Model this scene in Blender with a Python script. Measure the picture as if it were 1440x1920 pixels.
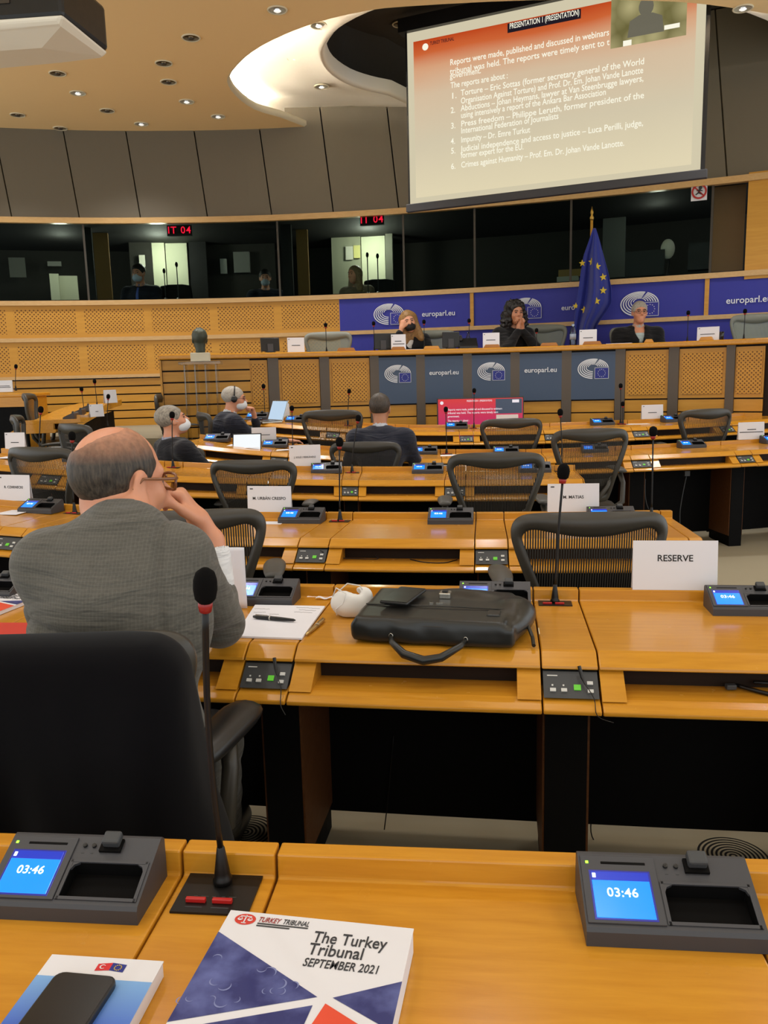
import bpy, bmesh, math, random
import numpy as np
from mathutils import Vector, Matrix
random.seed(7)
sc = bpy.context.scene
C = sc.collection
for o in list(bpy.data.objects): bpy.data.objects.remove(o)

# ------------------------------------------------------------ camera
F_PX, TILT, ROLL, CAM_Z = 1516.6, .1658, .0256, 1.424
_R0 = np.array([1., 0, 0]); CF = np.array([0, math.cos(TILT), -math.sin(TILT)]); _U0 = np.array([0, math.sin(TILT), math.cos(TILT)])
CR = math.cos(ROLL)*_R0 - math.sin(ROLL)*_U0
CU = math.cos(ROLL)*_U0 + math.sin(ROLL)*_R0
cam_data = bpy.data.cameras.new('camera'); cam = bpy.data.objects.new('camera', cam_data); C.objects.link(cam)
cam_data.sensor_fit = 'VERTICAL'; cam_data.sensor_height = 36; cam_data.lens = F_PX/1920*36
cam_data.clip_start = .05; cam_data.clip_end = 100
cam.matrix_world = Matrix(((CR[0], CU[0], -CF[0], 0), (CR[1], CU[1], -CF[1], 0), (CR[2], CU[2], -CF[2], CAM_Z), (0, 0, 0, 1)))
sc.camera = cam

# ------------------------------------------------------------ light and exposure
sc.view_settings.view_transform = 'Standard'; sc.view_settings.look = 'None'
sc.view_settings.gamma = 1; sc.view_settings.use_curve_mapping = False
sc.view_settings.exposure = 0.0
sc.cycles.use_denoising = True; sc.cycles.denoising_prefilter = 'ACCURATE'; sc.cycles.sample_clamp_indirect = 4
W = bpy.data.worlds.new('room_ambient'); sc.world = W; W.use_nodes = True
W.node_tree.nodes['Background'].inputs[0].default_value = (.93, .98, 1, 1)
W.node_tree.nodes['Background'].inputs[1].default_value = 1.5
def lamp(kind, name, loc, energy, color=(1, .94, .82), **kw):
    l = bpy.data.lights.new(name, kind); l.energy = energy; l.color = color
    for k, v in kw.items(): setattr(l, k, v)
    o = bpy.data.objects.new(name, l); o.location = loc; C.objects.link(o); return o
CEIL = 4.6
# the ceiling's rows of recessed downlights, also those above and behind the camera
for lx in (-3.6, -1.6, .6, 2.8):
    for ly in (-1.2, 1.0, 2.8, 4.5):
        lamp('SPOT', 'downlight_beam', (lx, ly, CEIL-.03), 42, (.97, .99, 1), spot_size=2.2, spot_blend=.6, shadow_soft_size=.09)
for lx, ly in ((-3.2, 8.2), (-1.9, 8.0), (-3.0, 10.0), (-4.3, 9.6), (3.4, 7.4), (1.2, 7.1)):
    lamp('SPOT', 'downlight_beam', (lx, ly, CEIL-.03), 125, (.98, .99, 1), spot_size=2.0, spot_blend=.7, shadow_soft_size=.09)
for lx, ly in ((-.48, 8.01), (-.78, 8.75), (-.57, 9.58), (3.33, 7.88)):
    lamp('SPOT', 'cove_downlight_beam', (lx, ly, CEIL+.0), 80, (1, .98, .94), spot_size=1.9, spot_blend=.6, shadow_soft_size=.08)

# ------------------------------------------------------------ helpers
def ray(px, py): return CF + (px-720)/F_PX*CR - (py-960)/F_PX*CU
def at(px, py, d):
    v = ray(px, py); return Vector(v*d/v[1] + np.array([0, 0, CAM_Z]))
def onz(px, py, z):
    v = ray(px, py); return Vector(v*(z-CAM_Z)/v[2] + np.array([0, 0, CAM_Z]))
def sstep(t): t = min(1, max(0, t)); return t*t*(3-2*t)
def zf(x, y):      # the bowl of the floor: level near the camera, rising ahead and to the left
    return min(.58, .17*sstep((y-6.5)/1.3) + .085*min(4, max(0, -x-.3))*min(1, max(0, (y-4)/1.6)))

class MB:
    def __init__(s): s.v = []; s.f = []; s.uv = None; s.M = Matrix.Identity(4)
    def add(s, vs, fs):
        n = len(s.v); s.v += [tuple(s.M @ Vector(p)) for p in vs]; s.f += [tuple(n+i for i in f) for f in fs]; return s
    def box(s, x0, x1, y0, y1, z0, z1):
        return s.add([(x0,y0,z0),(x1,y0,z0),(x1,y1,z0),(x0,y1,z0),(x0,y0,z1),(x1,y0,z1),(x1,y1,z1),(x0,y1,z1)],
                     [(0,3,2,1),(4,5,6,7),(0,1,5,4),(1,2,6,5),(2,3,7,6),(3,0,4,7)])
    def prism(s, poly, z0, z1, ax='z'):
        n = len(poly)
        def P(a, b, h): return (a, b, h) if ax == 'z' else ((h, a, b) if ax == 'x' else (a, h, b))
        vs = [P(a, b, z0) for a, b in poly] + [P(a, b, z1) for a, b in poly]
        fs = [tuple(range(n))[::-1], tuple(range(n, 2*n))] + [(i, (i+1) % n, n+(i+1) % n, n+i) for i in range(n)]
        return s.add(vs, fs)
    def loft(s, rings, caps=True, close=True):
        n = len(rings[0]); vs = [p for r in rings for p in r]; fs = []
        for k in range(len(rings)-1):
            for i in range(n if close else n-1):
                j = (i+1) % n; fs.append((k*n+i, k*n+j, (k+1)*n+j, (k+1)*n+i))
        if caps: fs += [tuple(range(n))[::-1], tuple(range((len(rings)-1)*n, len(rings)*n))]
        return s.add(vs, fs)
    def tube(s, pts, r, n=8, closed=False):
        pts = [Vector(p) for p in pts]; m = len(pts); rs = r if isinstance(r, (list, tuple)) else [r]*m
        rings = []; prev = None
        for i, p in enumerate(pts):
            if closed: t = pts[(i+1) % m]-pts[i-1]
            else: t = pts[min(i+1, m-1)]-pts[max(i-1, 0)]
            t = t.normalized() if t.length > 1e-9 else Vector((0, 0, 1))
            if prev is None: a = t.cross(Vector((0, 0, 1)) if abs(t.z) < .9 else Vector((1, 0, 0))).normalized()
            else: a = (prev - t*prev.dot(t)).normalized()
            prev = a; b = t.cross(a)
            rings.append([tuple(p + (a*math.cos(6.28318*k/n) + b*math.sin(6.28318*k/n))*rs[i]) for k in range(n)])
        if closed: rings.append(rings[0]); return s.loft(rings, caps=False)
        return s.loft(rings)
    def lathe(s, prof, n=20, c=(0, 0, 0)):
        return s.loft([[(c[0]+r*math.cos(6.28318*k/n), c[1]+r*math.sin(6.28318*k/n), c[2]+z) for k in range(n)] for r, z in prof])
    def ell(s, c, r, n=14, m=8):
        return s.lathe_ax([(math.sin(math.pi*i/m), -math.cos(math.pi*i/m)) for i in range(m+1)], c, r, n)
    def lathe_ax(s, prof, c, r, n):
        return s.loft([[(c[0]+r[0]*max(q, 1e-3)*math.cos(6.28318*k/n), c[1]+r[1]*max(q, 1e-3)*math.sin(6.28318*k/n), c[2]+r[2]*z) for k in range(n)] for q, z in prof])
    def grid(s, P, nu, nv):      # P(i,j) -> point
        vs = [tuple(P(i, j)) for j in range(nv) for i in range(nu)]
        return s.add(vs, [(j*nu+i, j*nu+i+1, (j+1)*nu+i+1, (j+1)*nu+i) for j in range(nv-1) for i in range(nu-1)])
    def mesh(s, name, mat, smooth=False):
        me = bpy.data.meshes.new(name); me.from_pydata(s.v, [], s.f); me.materials.append(mat)
        if s.uv:
            ul = me.uv_layers.new(name='uv')
            for p in me.polygons:
                for li in p.loop_indices: ul.data[li].uv = s.uv[me.loops[li].vertex_index]
        if smooth:
            for p in me.polygons: p.use_smooth = True
        me.update(); return me
    def build(s, name, mat, parent=None, smooth=False, bevel=0, fix=True, thick=0):
        me = s.mesh(name, mat, smooth)
        if fix:
            bm = bmesh.new(); bm.from_mesh(me); bmesh.ops.recalc_face_normals(bm, faces=bm.faces); bm.to_mesh(me); bm.free()
        o = bpy.data.objects.new(name, me); C.objects.link(o)
        if parent: o.parent = parent
        if thick:
            md = o.modifiers.new('thick', 'SOLIDIFY'); md.thickness = thick; md.offset = 0
        if bevel:
            md = o.modifiers.new('bevel', 'BEVEL'); md.width = bevel; md.segments = 2; md.limit_method = 'ANGLE'; md.angle_limit = .7
        return o
def tag(o, label, cat, group=None):
    o['label'] = label; o['category'] = cat
    if group: o['group'] = group
    return o
def thing(name, label, cat, loc=(0, 0, 0), rz=0, group=None):
    o = bpy.data.objects.new(name, None); C.objects.link(o); o.empty_display_size = .1
    o.location = loc; o.rotation_euler = (0, 0, rz); return tag(o, label, cat, group)
def struct(o): o['kind'] = 'structure'; return o
def dup(root, loc, rz, label, group=None, rot=None):
    def cp(o, par):
        c = o.copy(); C.objects.link(c)
        if par: c.parent = par
        for ch in list(o.children): cp(ch, c)
        return c
    r = cp(root, None); r.location = loc; r.rotation_euler = rot or (0, 0, rz); r['label'] = label
    if group: r['group'] = group
    return r
def local(root, p):        # world point into a thing's own frame (thing = location + z rotation)
    v = Vector(p)-Vector(root.location); return Matrix.Rotation(-root.rotation_euler[2], 3, 'Z') @ v
_tx = {}
def text_mesh(txt, size, align='CENTER', depth=.0006, spacing=1.0, shear=0):
    key = (txt, size, align, depth, spacing, shear)
    if key not in _tx:
        cu = bpy.data.curves.new('lettering', 'FONT'); cu.body = txt; cu.size = size; cu.align_x = align; cu.align_y = 'CENTER'
        cu.extrude = depth; cu.space_character = spacing; cu.resolution_u = 3; cu.shear = shear; cu.offset = size*.009
        o = bpy.data.objects.new('lettering', cu); C.objects.link(o)
        dg = bpy.context.evaluated_depsgraph_get(); me = bpy.data.meshes.new_from_object(o.evaluated_get(dg))
        bpy.data.objects.remove(o); _tx[key] = me
    return _tx[key]
def lettering(txt, size, mat, M, parent=None, name='lettering', **kw):
    me = text_mesh(txt, size, **kw).copy(); me.materials.clear(); me.materials.append(mat)
    for p in me.polygons: p.material_index = 0
    me.transform(M); o = bpy.data.objects.new(name, me); C.objects.link(o)
    if parent: o.parent = parent
    return o
def frame(o, xa, ya):      # matrix whose plane has x axis xa, y axis ya at o
    xa = Vector(xa).normalized(); za = xa.cross(Vector(ya)).normalized(); ya = za.cross(xa)
    return Matrix(((xa.x, ya.x, za.x, o[0]), (xa.y, ya.y, za.y, o[1]), (xa.z, ya.z, za.z, o[2]), (0, 0, 0, 1)))

# ------------------------------------------------------------ materials
def L(c):   # sRGB 0-255 -> linear
    return tuple(((x/255)/12.92 if x/255 <= .04045 else ((x/255+.055)/1.055)**2.4) for x in c) + (1,)
def mat(name, col, rough=.5, metal=0, coat=0, emit=None, es=0, spec=.5, sheen=0):
    m = bpy.data.materials.new(name); m.use_nodes = True; b = m.node_tree.nodes['Principled BSDF']
    b.inputs['Base Color'].default_value = L(col); b.inputs['Roughness'].default_value = rough; b.inputs['Metallic'].default_value = metal
    b.inputs['Coat Weight'].default_value = coat; b.inputs['Coat Roughness'].default_value = .12; b.inputs['Specular IOR Level'].default_value = spec
    b.inputs['Sheen Weight'].default_value = sheen
    if emit: b.inputs['Emission Color'].default_value = L(emit); b.inputs['Emission Strength'].default_value = es
    # every surface carries a little procedural unevenness
    nt = m.node_tree; n = nt.nodes.new('ShaderNodeTexNoise'); n.inputs['Scale'].default_value = 22; n.inputs['Detail'].default_value = 3
    tc = nt.nodes.new('ShaderNodeTexCoord'); nt.links.new(tc.outputs['Object'], n.inputs['Vector'])
    mr = nt.nodes.new('ShaderNodeMapRange'); mr.inputs['To Min'].default_value = max(.02, rough-.06); mr.inputs['To Max'].default_value = min(1, rough+.06)
    nt.links.new(n.outputs['Fac'], mr.inputs['Value']); nt.links.new(mr.outputs['Result'], b.inputs['Roughness'])
    return m
def nodes(m): return m.node_tree, m.node_tree.nodes['Principled BSDF']
def N(nt, t, **kw):
    n = nt.nodes.new('ShaderNode'+t)
    for k, v in kw.items():
        if k.startswith('i_'): n.inputs[int(k[2:]) if k[2:].isdigit() else k[2:].replace('_', ' ')].default_value = v
        else: setattr(n, k, v)
    return n
def mathn(nt, op, a, b=None, c=None):
    n = nt.nodes.new('ShaderNodeMath'); n.operation = op
    for i, x in enumerate((a, b, c)):
        if x is None: continue
        if isinstance(x, (int, float)): n.inputs[i].default_value = x
        else: nt.links.new(x, n.inputs[i])
    return n.outputs[0]
def mixc(nt, fac, a, b):
    n = nt.nodes.new('ShaderNodeMix'); n.data_type = 'RGBA'
    for s_, x in ((0, fac), (6, a), (7, b)):
        if isinstance(x, (int, float)): n.inputs[s_].default_value = x
        elif isinstance(x, tuple): n.inputs[s_].default_value = x
        else: nt.links.new(x, n.inputs[s_])
    return n.outputs[2]
def wood(name, c1, c2, rough=.28, coat=.35, scale=(3, 30, 30)):
    m = mat(name, c1, rough, coat=coat, spec=.25); nt, b = nodes(m)
    tc = N(nt, 'TexCoord'); mp = N(nt, 'Mapping'); mp.inputs['Scale'].default_value = scale
    no = N(nt, 'TexNoise', i_Scale=2.2, i_Detail=6, i_Roughness=.6, i_Distortion=.4)
    nt.links.new(tc.outputs['Object'], mp.inputs[0]); nt.links.new(mp.outputs[0], no.inputs['Vector'])
    r = N(nt, 'ValToRGB'); r.color_ramp.elements[0].position = .3; r.color_ramp.elements[1].position = .75
    r.color_ramp.elements[0].color = L(c2); r.color_ramp.elements[1].color = L(c1)
    nt.links.new(no.outputs['Fac'], r.inputs[0]); nt.links.new(r.outputs[0], b.inputs['Base Color'])
    return m
M_ = {}
M_['wood'] = wood('beech_veneer', (208, 147, 44), (190, 128, 33), .25, .38)
M_['wood_dk'] = wood('beech_lip', (176, 118, 46), (156, 98, 34), .32, .3)
M_['woodin'] = wood('shade_brown_backing', (40, 25, 12), (30, 18, 8), .6, 0)  # brown darkened to paint in the shade of the desk void
M_['woodleg'] = wood('brown_support', (96, 58, 28), (80, 46, 20), .6, 0)
M_['wallwood'] = wood('wall_veneer', (206, 152, 62), (192, 136, 50), .4, .15, (1.2, 1.2, 14))
M_['rail'] = wood('pale_rail', (208, 170, 118), (196, 156, 100), .35, .2)
M_['black'] = mat('black_panel', (6, 5, 5), .7, spec=.12)
M_['blackplastic'] = mat('charcoal_plastic', (56, 56, 60), .45)
M_['darkplastic'] = mat('dark_plastic', (20, 20, 21), .38)
M_['foam'] = mat('black_foam', (12, 11, 11), .95, spec=.1)
M_['stem'] = mat('black_metal_stem', (18, 16, 15), .4, .3)
M_['grey'] = mat('console_grey', (56, 58, 60), .5)
M_['button'] = mat('pale_button', (200, 200, 196), .4)
M_['green'] = mat('green_display', (90, 160, 40), .4, emit=(70, 190, 30), es=.45)
M_['greenled'] = mat('green_led', (120, 255, 60), .4, emit=(130, 255, 40), es=3)
M_['red'] = mat('red_button', (176, 30, 28), .35, emit=(200, 20, 16), es=.05)
M_['redring'] = mat('red_ring', (150, 30, 28), .4)
M_['screen'] = mat('blue_screen', (10, 90, 220), .2, emit=(8, 140, 250), es=1.0)
M_['screentop'] = mat('blue_screen_band', (20, 40, 150), .2, emit=(28, 50, 170), es=.8)
M_['digits'] = mat('clock_digits', (240, 250, 255), .3, emit=(235, 248, 255), es=1.0)
M_['card'] = mat('white_card', (222, 221, 226), .7)
M_['cardink'] = mat('black_ink', (30, 28, 28), .8)
M_['paper'] = mat('white_paper', (230, 230, 238), .75)
M_['ink'] = mat('dark_ink', (52, 52, 56), .8)
M_['frame'] = mat('graphite_chair_frame', (58, 54, 47), .42)
M_['meshw'] = mat('chair_mesh_strand', (44, 40, 34), .7)
M_['meshgrey'] = mat('pale_chair_mesh', (132, 138, 126), .8)
M_['framegrey'] = mat('grey_chair_frame', (112, 114, 104), .5)
M_['armpad'] = mat('armrest_pad', (70, 68, 64), .45)
M_['armdark'] = mat('black_armrest', (26, 25, 25), .38)
M_['alu'] = mat('cast_metal', (110, 108, 100), .35, .7)
M_['ceiling'] = mat('ceiling_plaster', (238, 206, 152), .9, spec=.1)
M_['white'] = mat('white_plaster', (236, 230, 214), .85, spec=.1)
M_['lip'] = mat('cream_lip', (214, 202, 172), .8)
M_['clad'] = mat('grey_cladding', (104, 95, 78), .6)
M_['cladgap'] = mat('cladding_joint', (10, 9, 8), .9)
M_['dark'] = mat('dark_recess', (66, 60, 52), .8)
M_['blueband'] = mat('blue_banner', (42, 46, 150), .6)
M_['bluepanel'] = mat('slate_blue_panel', (64, 80, 104), .5)
M_['pilaster'] = mat('dark_pilaster', (88, 76, 64), .4, .1)
M_['logowhite'] = mat('white_print', (226, 228, 232), .6)
M_['flagblue'] = mat('emblem_blue', (34, 44, 130), .6)
M_['navy'] = mat('flag_cloth', (24, 40, 140), .7, sheen=.2)
M_['gold'] = mat('gold_star', (226, 196, 44), .6)
M_['glassdark'] = None
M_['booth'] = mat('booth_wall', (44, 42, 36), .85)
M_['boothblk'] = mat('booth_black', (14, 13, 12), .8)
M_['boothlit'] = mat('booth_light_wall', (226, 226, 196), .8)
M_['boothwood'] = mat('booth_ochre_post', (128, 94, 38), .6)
M_['led'] = mat('red_led', (255, 20, 50), .4, emit=(255, 20, 60), es=1.6)
M_['skin'] = mat('skin', (206, 150, 116), .5)
M_['leather'] = mat('black_leather', (34, 34, 32), .34)
M_['steel'] = mat('steel', (190, 186, 176), .25, .9)
M_['goldpen'] = mat('brass_pen', (196, 164, 104), .28, .8)
M_['bronze'] = mat('green_bronze', (66, 70, 58), .5, .35)
M_['stone'] = mat('pale_stone', (206, 196, 172), .7)
M_['fabricblk'] = mat('black_wool', (9, 8, 11), .95, sheen=.06, spec=.08)
M_['maskw'] = mat('white_mask', (226, 224, 220), .8)
# glass: tinted pane and clear acrylic
def glass(name, tint, rough, refl):
    m = bpy.data.materials.new(name); m.use_nodes = True; nt = m.node_tree
    for n in list(nt.nodes):
        if n.type != 'OUTPUT_MATERIAL': nt.nodes.remove(n)
    out = [n for n in nt.nodes if n.type == 'OUTPUT_MATERIAL'][0]
    t = N(nt, 'BsdfTransparent'); t.inputs[0].default_value = tint
    g = N(nt, 'BsdfGlossy'); g.inputs['Roughness'].default_value = rough
    fr = N(nt, 'LayerWeight'); fr.inputs[0].default_value = refl
    mx = N(nt, 'MixShader'); nt.links.new(fr.outputs['Fresnel'], mx.inputs[0]); nt.links.new(t.outputs[0], mx.inputs[1]); nt.links.new(g.outputs[0], mx.inputs[2])
    nt.links.new(t.outputs[0] if refl == 0 else mx.outputs[0], out.inputs[0]); return m
M_['pane'] = glass('booth_glass', (.66, .72, .70, 1), .03, 0)
M_['acrylic'] = glass('clear_acrylic', (.93, .93, .9, 1), .05, .35)
M_['bottle'] = glass('clear_bottle', (.75, .82, .85, 1), .05, .4)
# perforated veneer: staggered dark holes, plain margins
def perf(name, pitch, pw, ph, mx_, c=(206, 150, 58)):
    m = wood(name, c, (c[0]-14, c[1]-14, c[2]-10), .42, .12, (1, 1, 10)); nt, b = nodes(m)
    base = b.inputs['Base Color'].links[0].from_socket
    uv = N(nt, 'UVMap'); sp = N(nt, 'SeparateXYZ'); nt.links.new(uv.outputs[0], sp.inputs[0])
    u, v = sp.outputs[0], sp.outputs[1]
    a = mathn(nt, 'DIVIDE', mathn(nt, 'ADD', u, v), pitch); c_ = mathn(nt, 'DIVIDE', mathn(nt, 'SUBTRACT', u, v), pitch)
    def fr(x): return mathn(nt, 'SUBTRACT', mathn(nt, 'FRACT', x), .5)
    d2 = mathn(nt, 'ADD', mathn(nt, 'POWER', mathn(nt, 'ABSOLUTE', fr(a)), 2), mathn(nt, 'POWER', mathn(nt, 'ABSOLUTE', fr(c_)), 2))
    hole = mathn(nt, 'LESS_THAN', d2, .075)
    mu = mathn(nt, 'MODULO', u, pw)
    ins = mathn(nt, 'MULTIPLY', mathn(nt, 'GREATER_THAN', mu, mx_), mathn(nt, 'LESS_THAN', mu, pw-mx_))
    ins = mathn(nt, 'MULTIPLY', ins, mathn(nt, 'MULTIPLY', mathn(nt, 'GREATER_THAN', v, mx_), mathn(nt, 'LESS_THAN', v, ph-mx_)))
    fac = mathn(nt, 'MULTIPLY', hole, ins)
    nt.links.new(mixc(nt, fac, base, L((112, 70, 20))), b.inputs['Base Color']); return m
# carpet: pale ground with clusters of dark concentric rings
def carpet():
    m = mat('ringed_carpet', (150, 138, 116), .95, spec=.1); nt, b = nodes(m)
    ge = N(nt, 'NewGeometry'); sp = N(nt, 'SeparateXYZ'); nt.links.new(ge.outputs['Position'], sp.inputs[0])
    tot = None
    for cx, cy, rad in ((-.469, 2.383, .1), (1.007, 2.187, .1), (.3, 4.9, .2), (2.6, 4.4, .12), (-2.4, 3.2, .15), (1.9, .9, .16)):
        dx = mathn(nt, 'SUBTRACT', sp.outputs[0], cx); dy = mathn(nt, 'SUBTRACT', sp.outputs[1], cy)
        r = mathn(nt, 'SQRT', mathn(nt, 'ADD', mathn(nt, 'MULTIPLY', dx, dx), mathn(nt, 'MULTIPLY', dy, dy)))
        ringv = mathn(nt, 'MULTIPLY', mathn(nt, 'GREATER_THAN', mathn(nt, 'FRACT', mathn(nt, 'DIVIDE', r, .0125)), .48), mathn(nt, 'LESS_THAN', r, rad))
        tot = ringv if tot is None else mathn(nt, 'MAXIMUM', tot, ringv)
    no = N(nt, 'TexNoise', i_Scale=3.0, i_Detail=5)
    g = mixc(nt, no.outputs['Fac'], L((128, 118, 98)), L((168, 158, 134)))
    nt.links.new(mixc(nt, tot, g, L((30, 28, 26))), b.inputs['Base Color']); return m
M_['carpet'] = carpet()
# ------------------------------------------------------------ smooth solids for bodies, cloth and leather
def s_cap(P, a, b, ra, rb):
    a = np.array(a, float); b = np.array(b, float); ba = b-a; L2 = max(ba@ba, 1e-12)
    t = np.clip(((P-a)@ba)/L2, 0, 1); return np.linalg.norm(P-a-t[:, None]*ba, axis=1)-(ra+(rb-ra)*t)
def s_ell(P, c, r, Rm=None):
    q = P-np.array(c, float)
    if Rm is not None: q = q@Rm
    r = np.array(r, float); k0 = np.linalg.norm(q/r, axis=1); k1 = np.linalg.norm(q/(r*r), axis=1)
    return k0*(k0-1)/np.maximum(k1, 1e-9)
def s_box(P, c, h, rnd=.01, Rm=None):
    q = P-np.array(c, float)
    if Rm is not None: q = q@Rm
    q = np.abs(q)-(np.array(h, float)-rnd)
    return np.linalg.norm(np.maximum(q, 0), axis=1)+np.minimum(q.max(1), 0)-rnd
def smin(a, b, k):
    if k <= 0: return np.minimum(a, b)
    h = np.maximum(k-np.abs(a-b), 0)/k; return np.minimum(a, b)-h*h*k*.25
def smax(a, b, k): return -smin(-a, -b, k)
def union(P, prims):
    d = None
    for p in prims:
        k = p[-1]
        if p[0] == 'c': e = s_cap(P, *p[1:5])
        elif p[0] == 'e': e = s_ell(P, p[1], p[2], p[3])
        elif p[0] == 'b': e = s_box(P, p[1], p[2], p[3], p[4])
        d = e if d is None else smin(d, e, k)
    return d
def net(fn, lo, hi, h):      # naive surface nets
    lo = np.array(lo, float); n = np.ceil((np.array(hi)-lo)/h).astype(int)+1
    ax = [lo[i]+h*np.arange(n[i]) for i in range(3)]
    G = np.stack(np.meshgrid(*ax, indexing='ij'), -1).reshape(-1, 3)
    V = np.concatenate([fn(G[i:i+400000]) for i in range(0, len(G), 400000)]).reshape(n)
    ins = V < 0; cn = n-1
    off = [(i, j, k) for i in (0, 1) for j in (0, 1) for k in (0, 1)]
    sl = lambda A, o: A[o[0]:o[0]+cn[0], o[1]:o[1]+cn[1], o[2]:o[2]+cn[2]]
    cnt = sum(sl(ins, o).astype(int) for o in off); act = (cnt > 0) & (cnt < 8)
    idx = np.full(cn, -1, int); idx[act] = np.arange(act.sum())
    acc = np.zeros((act.sum(), 3)); num = np.zeros(act.sum()); base = np.argwhere(act).astype(float)
    for a in range(8):
        for b in range(a+1, 8):
            oa, ob = off[a], off[b]
            if sum(abs(oa[i]-ob[i]) for i in range(3)) != 1: continue
            va = sl(V, oa)[act]; vb = sl(V, ob)[act]; m = (va < 0) != (vb < 0)
            t = va[m]/(va[m]-vb[m])
            acc[m] += np.array(oa)+t[:, None]*(np.array(ob)-np.array(oa)); num[m] += 1
    verts = lo+(base+acc/num[:, None])*h
    faces = []
    for d in range(3):
        e1, e2 = [(1, 2), (2, 0), (0, 1)][d]
        sh = list(n); sh[d] -= 1
        A = ins[tuple(slice(0, sh[i]) for i in range(3))]
        s2 = [slice(None)]*3; s2[d] = slice(1, None); B = ins[tuple(s2)]
        E = np.argwhere(A != B); ok = (E[:, e1] > 0) & (E[:, e2] > 0) & (E[:, e1] < cn[e1]) & (E[:, e2] < cn[e2]); E = E[ok]
        def cell(d1, d2):
            q = E.copy(); q[:, e1] -= d1; q[:, e2] -= d2; return idx[q[:, 0], q[:, 1], q[:, 2]]
        Q = np.stack([cell(1, 1), cell(0, 1), cell(0, 0), cell(1, 0)], 1)
        fl = A[E[:, 0], E[:, 1], E[:, 2]]
        Q[~fl] = Q[~fl][:, ::-1]; faces.append(Q)
    return verts, np.concatenate(faces)
def solid(name, fn, lo, hi, h, mat, parent=None, smooth_it=2):
    v, f = net(fn, lo, hi, h)
    # relax
    for _ in range(smooth_it):
        s_ = np.zeros_like(v); c = np.zeros(len(v))
        for i in range(4):
            a, b = f[:, i], f[:, (i+1) % 4]
            np.add.at(s_, a, v[b]); np.add.at(c, a, 1)
        v = v*.5+.5*s_/np.maximum(c, 1)[:, None]
    me = bpy.data.meshes.new(name); me.from_pydata(v.tolist(), [], f.tolist()); me.materials.append(mat)
    me.polygons.foreach_set('use_smooth', [True]*len(me.polygons)); me.update()
    o = bpy.data.objects.new(name, me); C.objects.link(o)
    if parent: o.parent = parent
    return o
def rotm(yaw=0, pitch=0, roll=0):      # yaw>0 turns to the right (towards +x), pitch>0 looks up, roll>0 tilts to own right
    return np.array(Matrix.Rotation(-yaw, 3, 'Z') @ Matrix.Rotation(pitch, 3, 'X') @ Matrix.Rotation(roll, 3, 'Y'))
def noise3(P, s, seed=0):
    r = np.random.RandomState(seed); o = np.zeros(len(P))
    for i in range(7):
        k = r.normal(size=3)*s; o += np.sin(P@k+r.uniform(0, 6.28))
    return o/7

def head_sdf(Q, male=True, nose=1.0):      # Q in head frame, metres, facing +y, origin between the ears
    d = s_ell(Q, (0, -.014, .032), (.077, .097, .086))
    d = smin(d, s_ell(Q, (0, .030, -.045), (.058, .062, .078)), .05)
    d = smin(d, s_ell(Q, (0, .062, -.098), (.028, .026, .022)), .035)
    for s in (-1, 1):
        d = smin(d, s_ell(Q, (s*.036, .066, -.028), (.022, .02, .02)), .03)
        d = smin(d, s_cap(Q, (s*.012, .088, .027), (s*.045, .072, .026), .008, .007), .018)
        d = smax(d, -s_ell(Q, (s*.031, .098, .006), (.017, .016, .012)), .014)
    d = smin(d, s_cap(Q, (0, .088, .014), (0, .112*1.0+.004*nose, -.022), .008, .0125), .014)
    for s in (-1, 1): d = smin(d, s_ell(Q, (s*.013, .1, -.027), (.008, .01, .007)), .008)
    d = smin(d, s_ell(Q, (0, .091, -.057), (.024, .01, .0055)), .008)
    d = smin(d, s_ell(Q, (0, .088, -.068), (.021, .01, .007)), .008)
    d = smax(d, -s_cap(Q, (-.02, .103, -.0615), (.02, .103, -.0615), .003, .003), .004)
    Re = [rotm(s*-.35, .0, 0) for s in (-1, 1)]
    for s, R_ in zip((-1, 1), Re):
        c = np.array((s*.081, -.004, -.004))
        e = s_ell(Q, c, (.009, .021, .034), R_); e = smin(e, s_ell(Q, c+np.array((s*-.003, .006, -.026)), (.007, .011, .012)), .01)
        e = smax(e, -s_ell(Q, c+np.array((s*.010, .004, .003)), (.006, .011, .02), R_), .006)
        d = smin(d, e, .007)
    return d
def hand_prims(w, fdir, pdir, side, curl=(.5, .6, .7, .8), spread=.06, s=1.0, thumb=.6):
    """w wrist, fdir finger direction, pdir palm-facing direction, side +1 when the thumb lies along fdir x pdir"""
    f = np.array(Vector(fdir).normalized()); p = np.array(pdir, float); p = p-f*(p@f); p /= np.linalg.norm(p)
    t = np.cross(f, p)*side; w = np.array(w, float); pr = []
    pr.append(('c', w-f*.03*s, w+f*.02*s, .024*s, .026*s, .0))
    for i, u in enumerate((.027, .009, -.009, -.026)):
        k = w+f*.088*s+t*u*s
        pr.append(('c', w+f*.02*s+t*u*.6*s, k, .0145*s, .0115*s, .016))
    lens = (.044, .049, .046, .036)
    for i, u in enumerate((.027, .009, -.009, -.026)):
        a = w+f*.088*s+t*u*s; ang = 0; sp = spread*(1.5-i)
        for j, (lf, r) in enumerate(((1, .0098), (.62, .0086), (.5, .0078))):
            ang += curl[i]*(1, 1.1, .8)[j]
            dv = (f*math.cos(ang)+p*math.sin(ang))+t*sp; dv /= np.linalg.norm(dv)
            b = a+dv*lens[i]*lf*s; pr.append(('c', a, b, r*s*1.06, r*s, .006)); a = b
    a = w+f*.022*s+t*.024*s
    for lf, r, an in ((.044, .0135, .55), (.034, .0112, .35+thumb*.4), (.027, .0098, .25+thumb*.6)):
        dv = f*math.cos(an-.1)+t*math.sin(.75-an*.35)+p*thumb*.6; dv /= np.linalg.norm(dv)
        b = a+dv*lf*s; pr.append(('c', a, b, r*s, r*.92*s, .008)); a = b
    return pr

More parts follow.
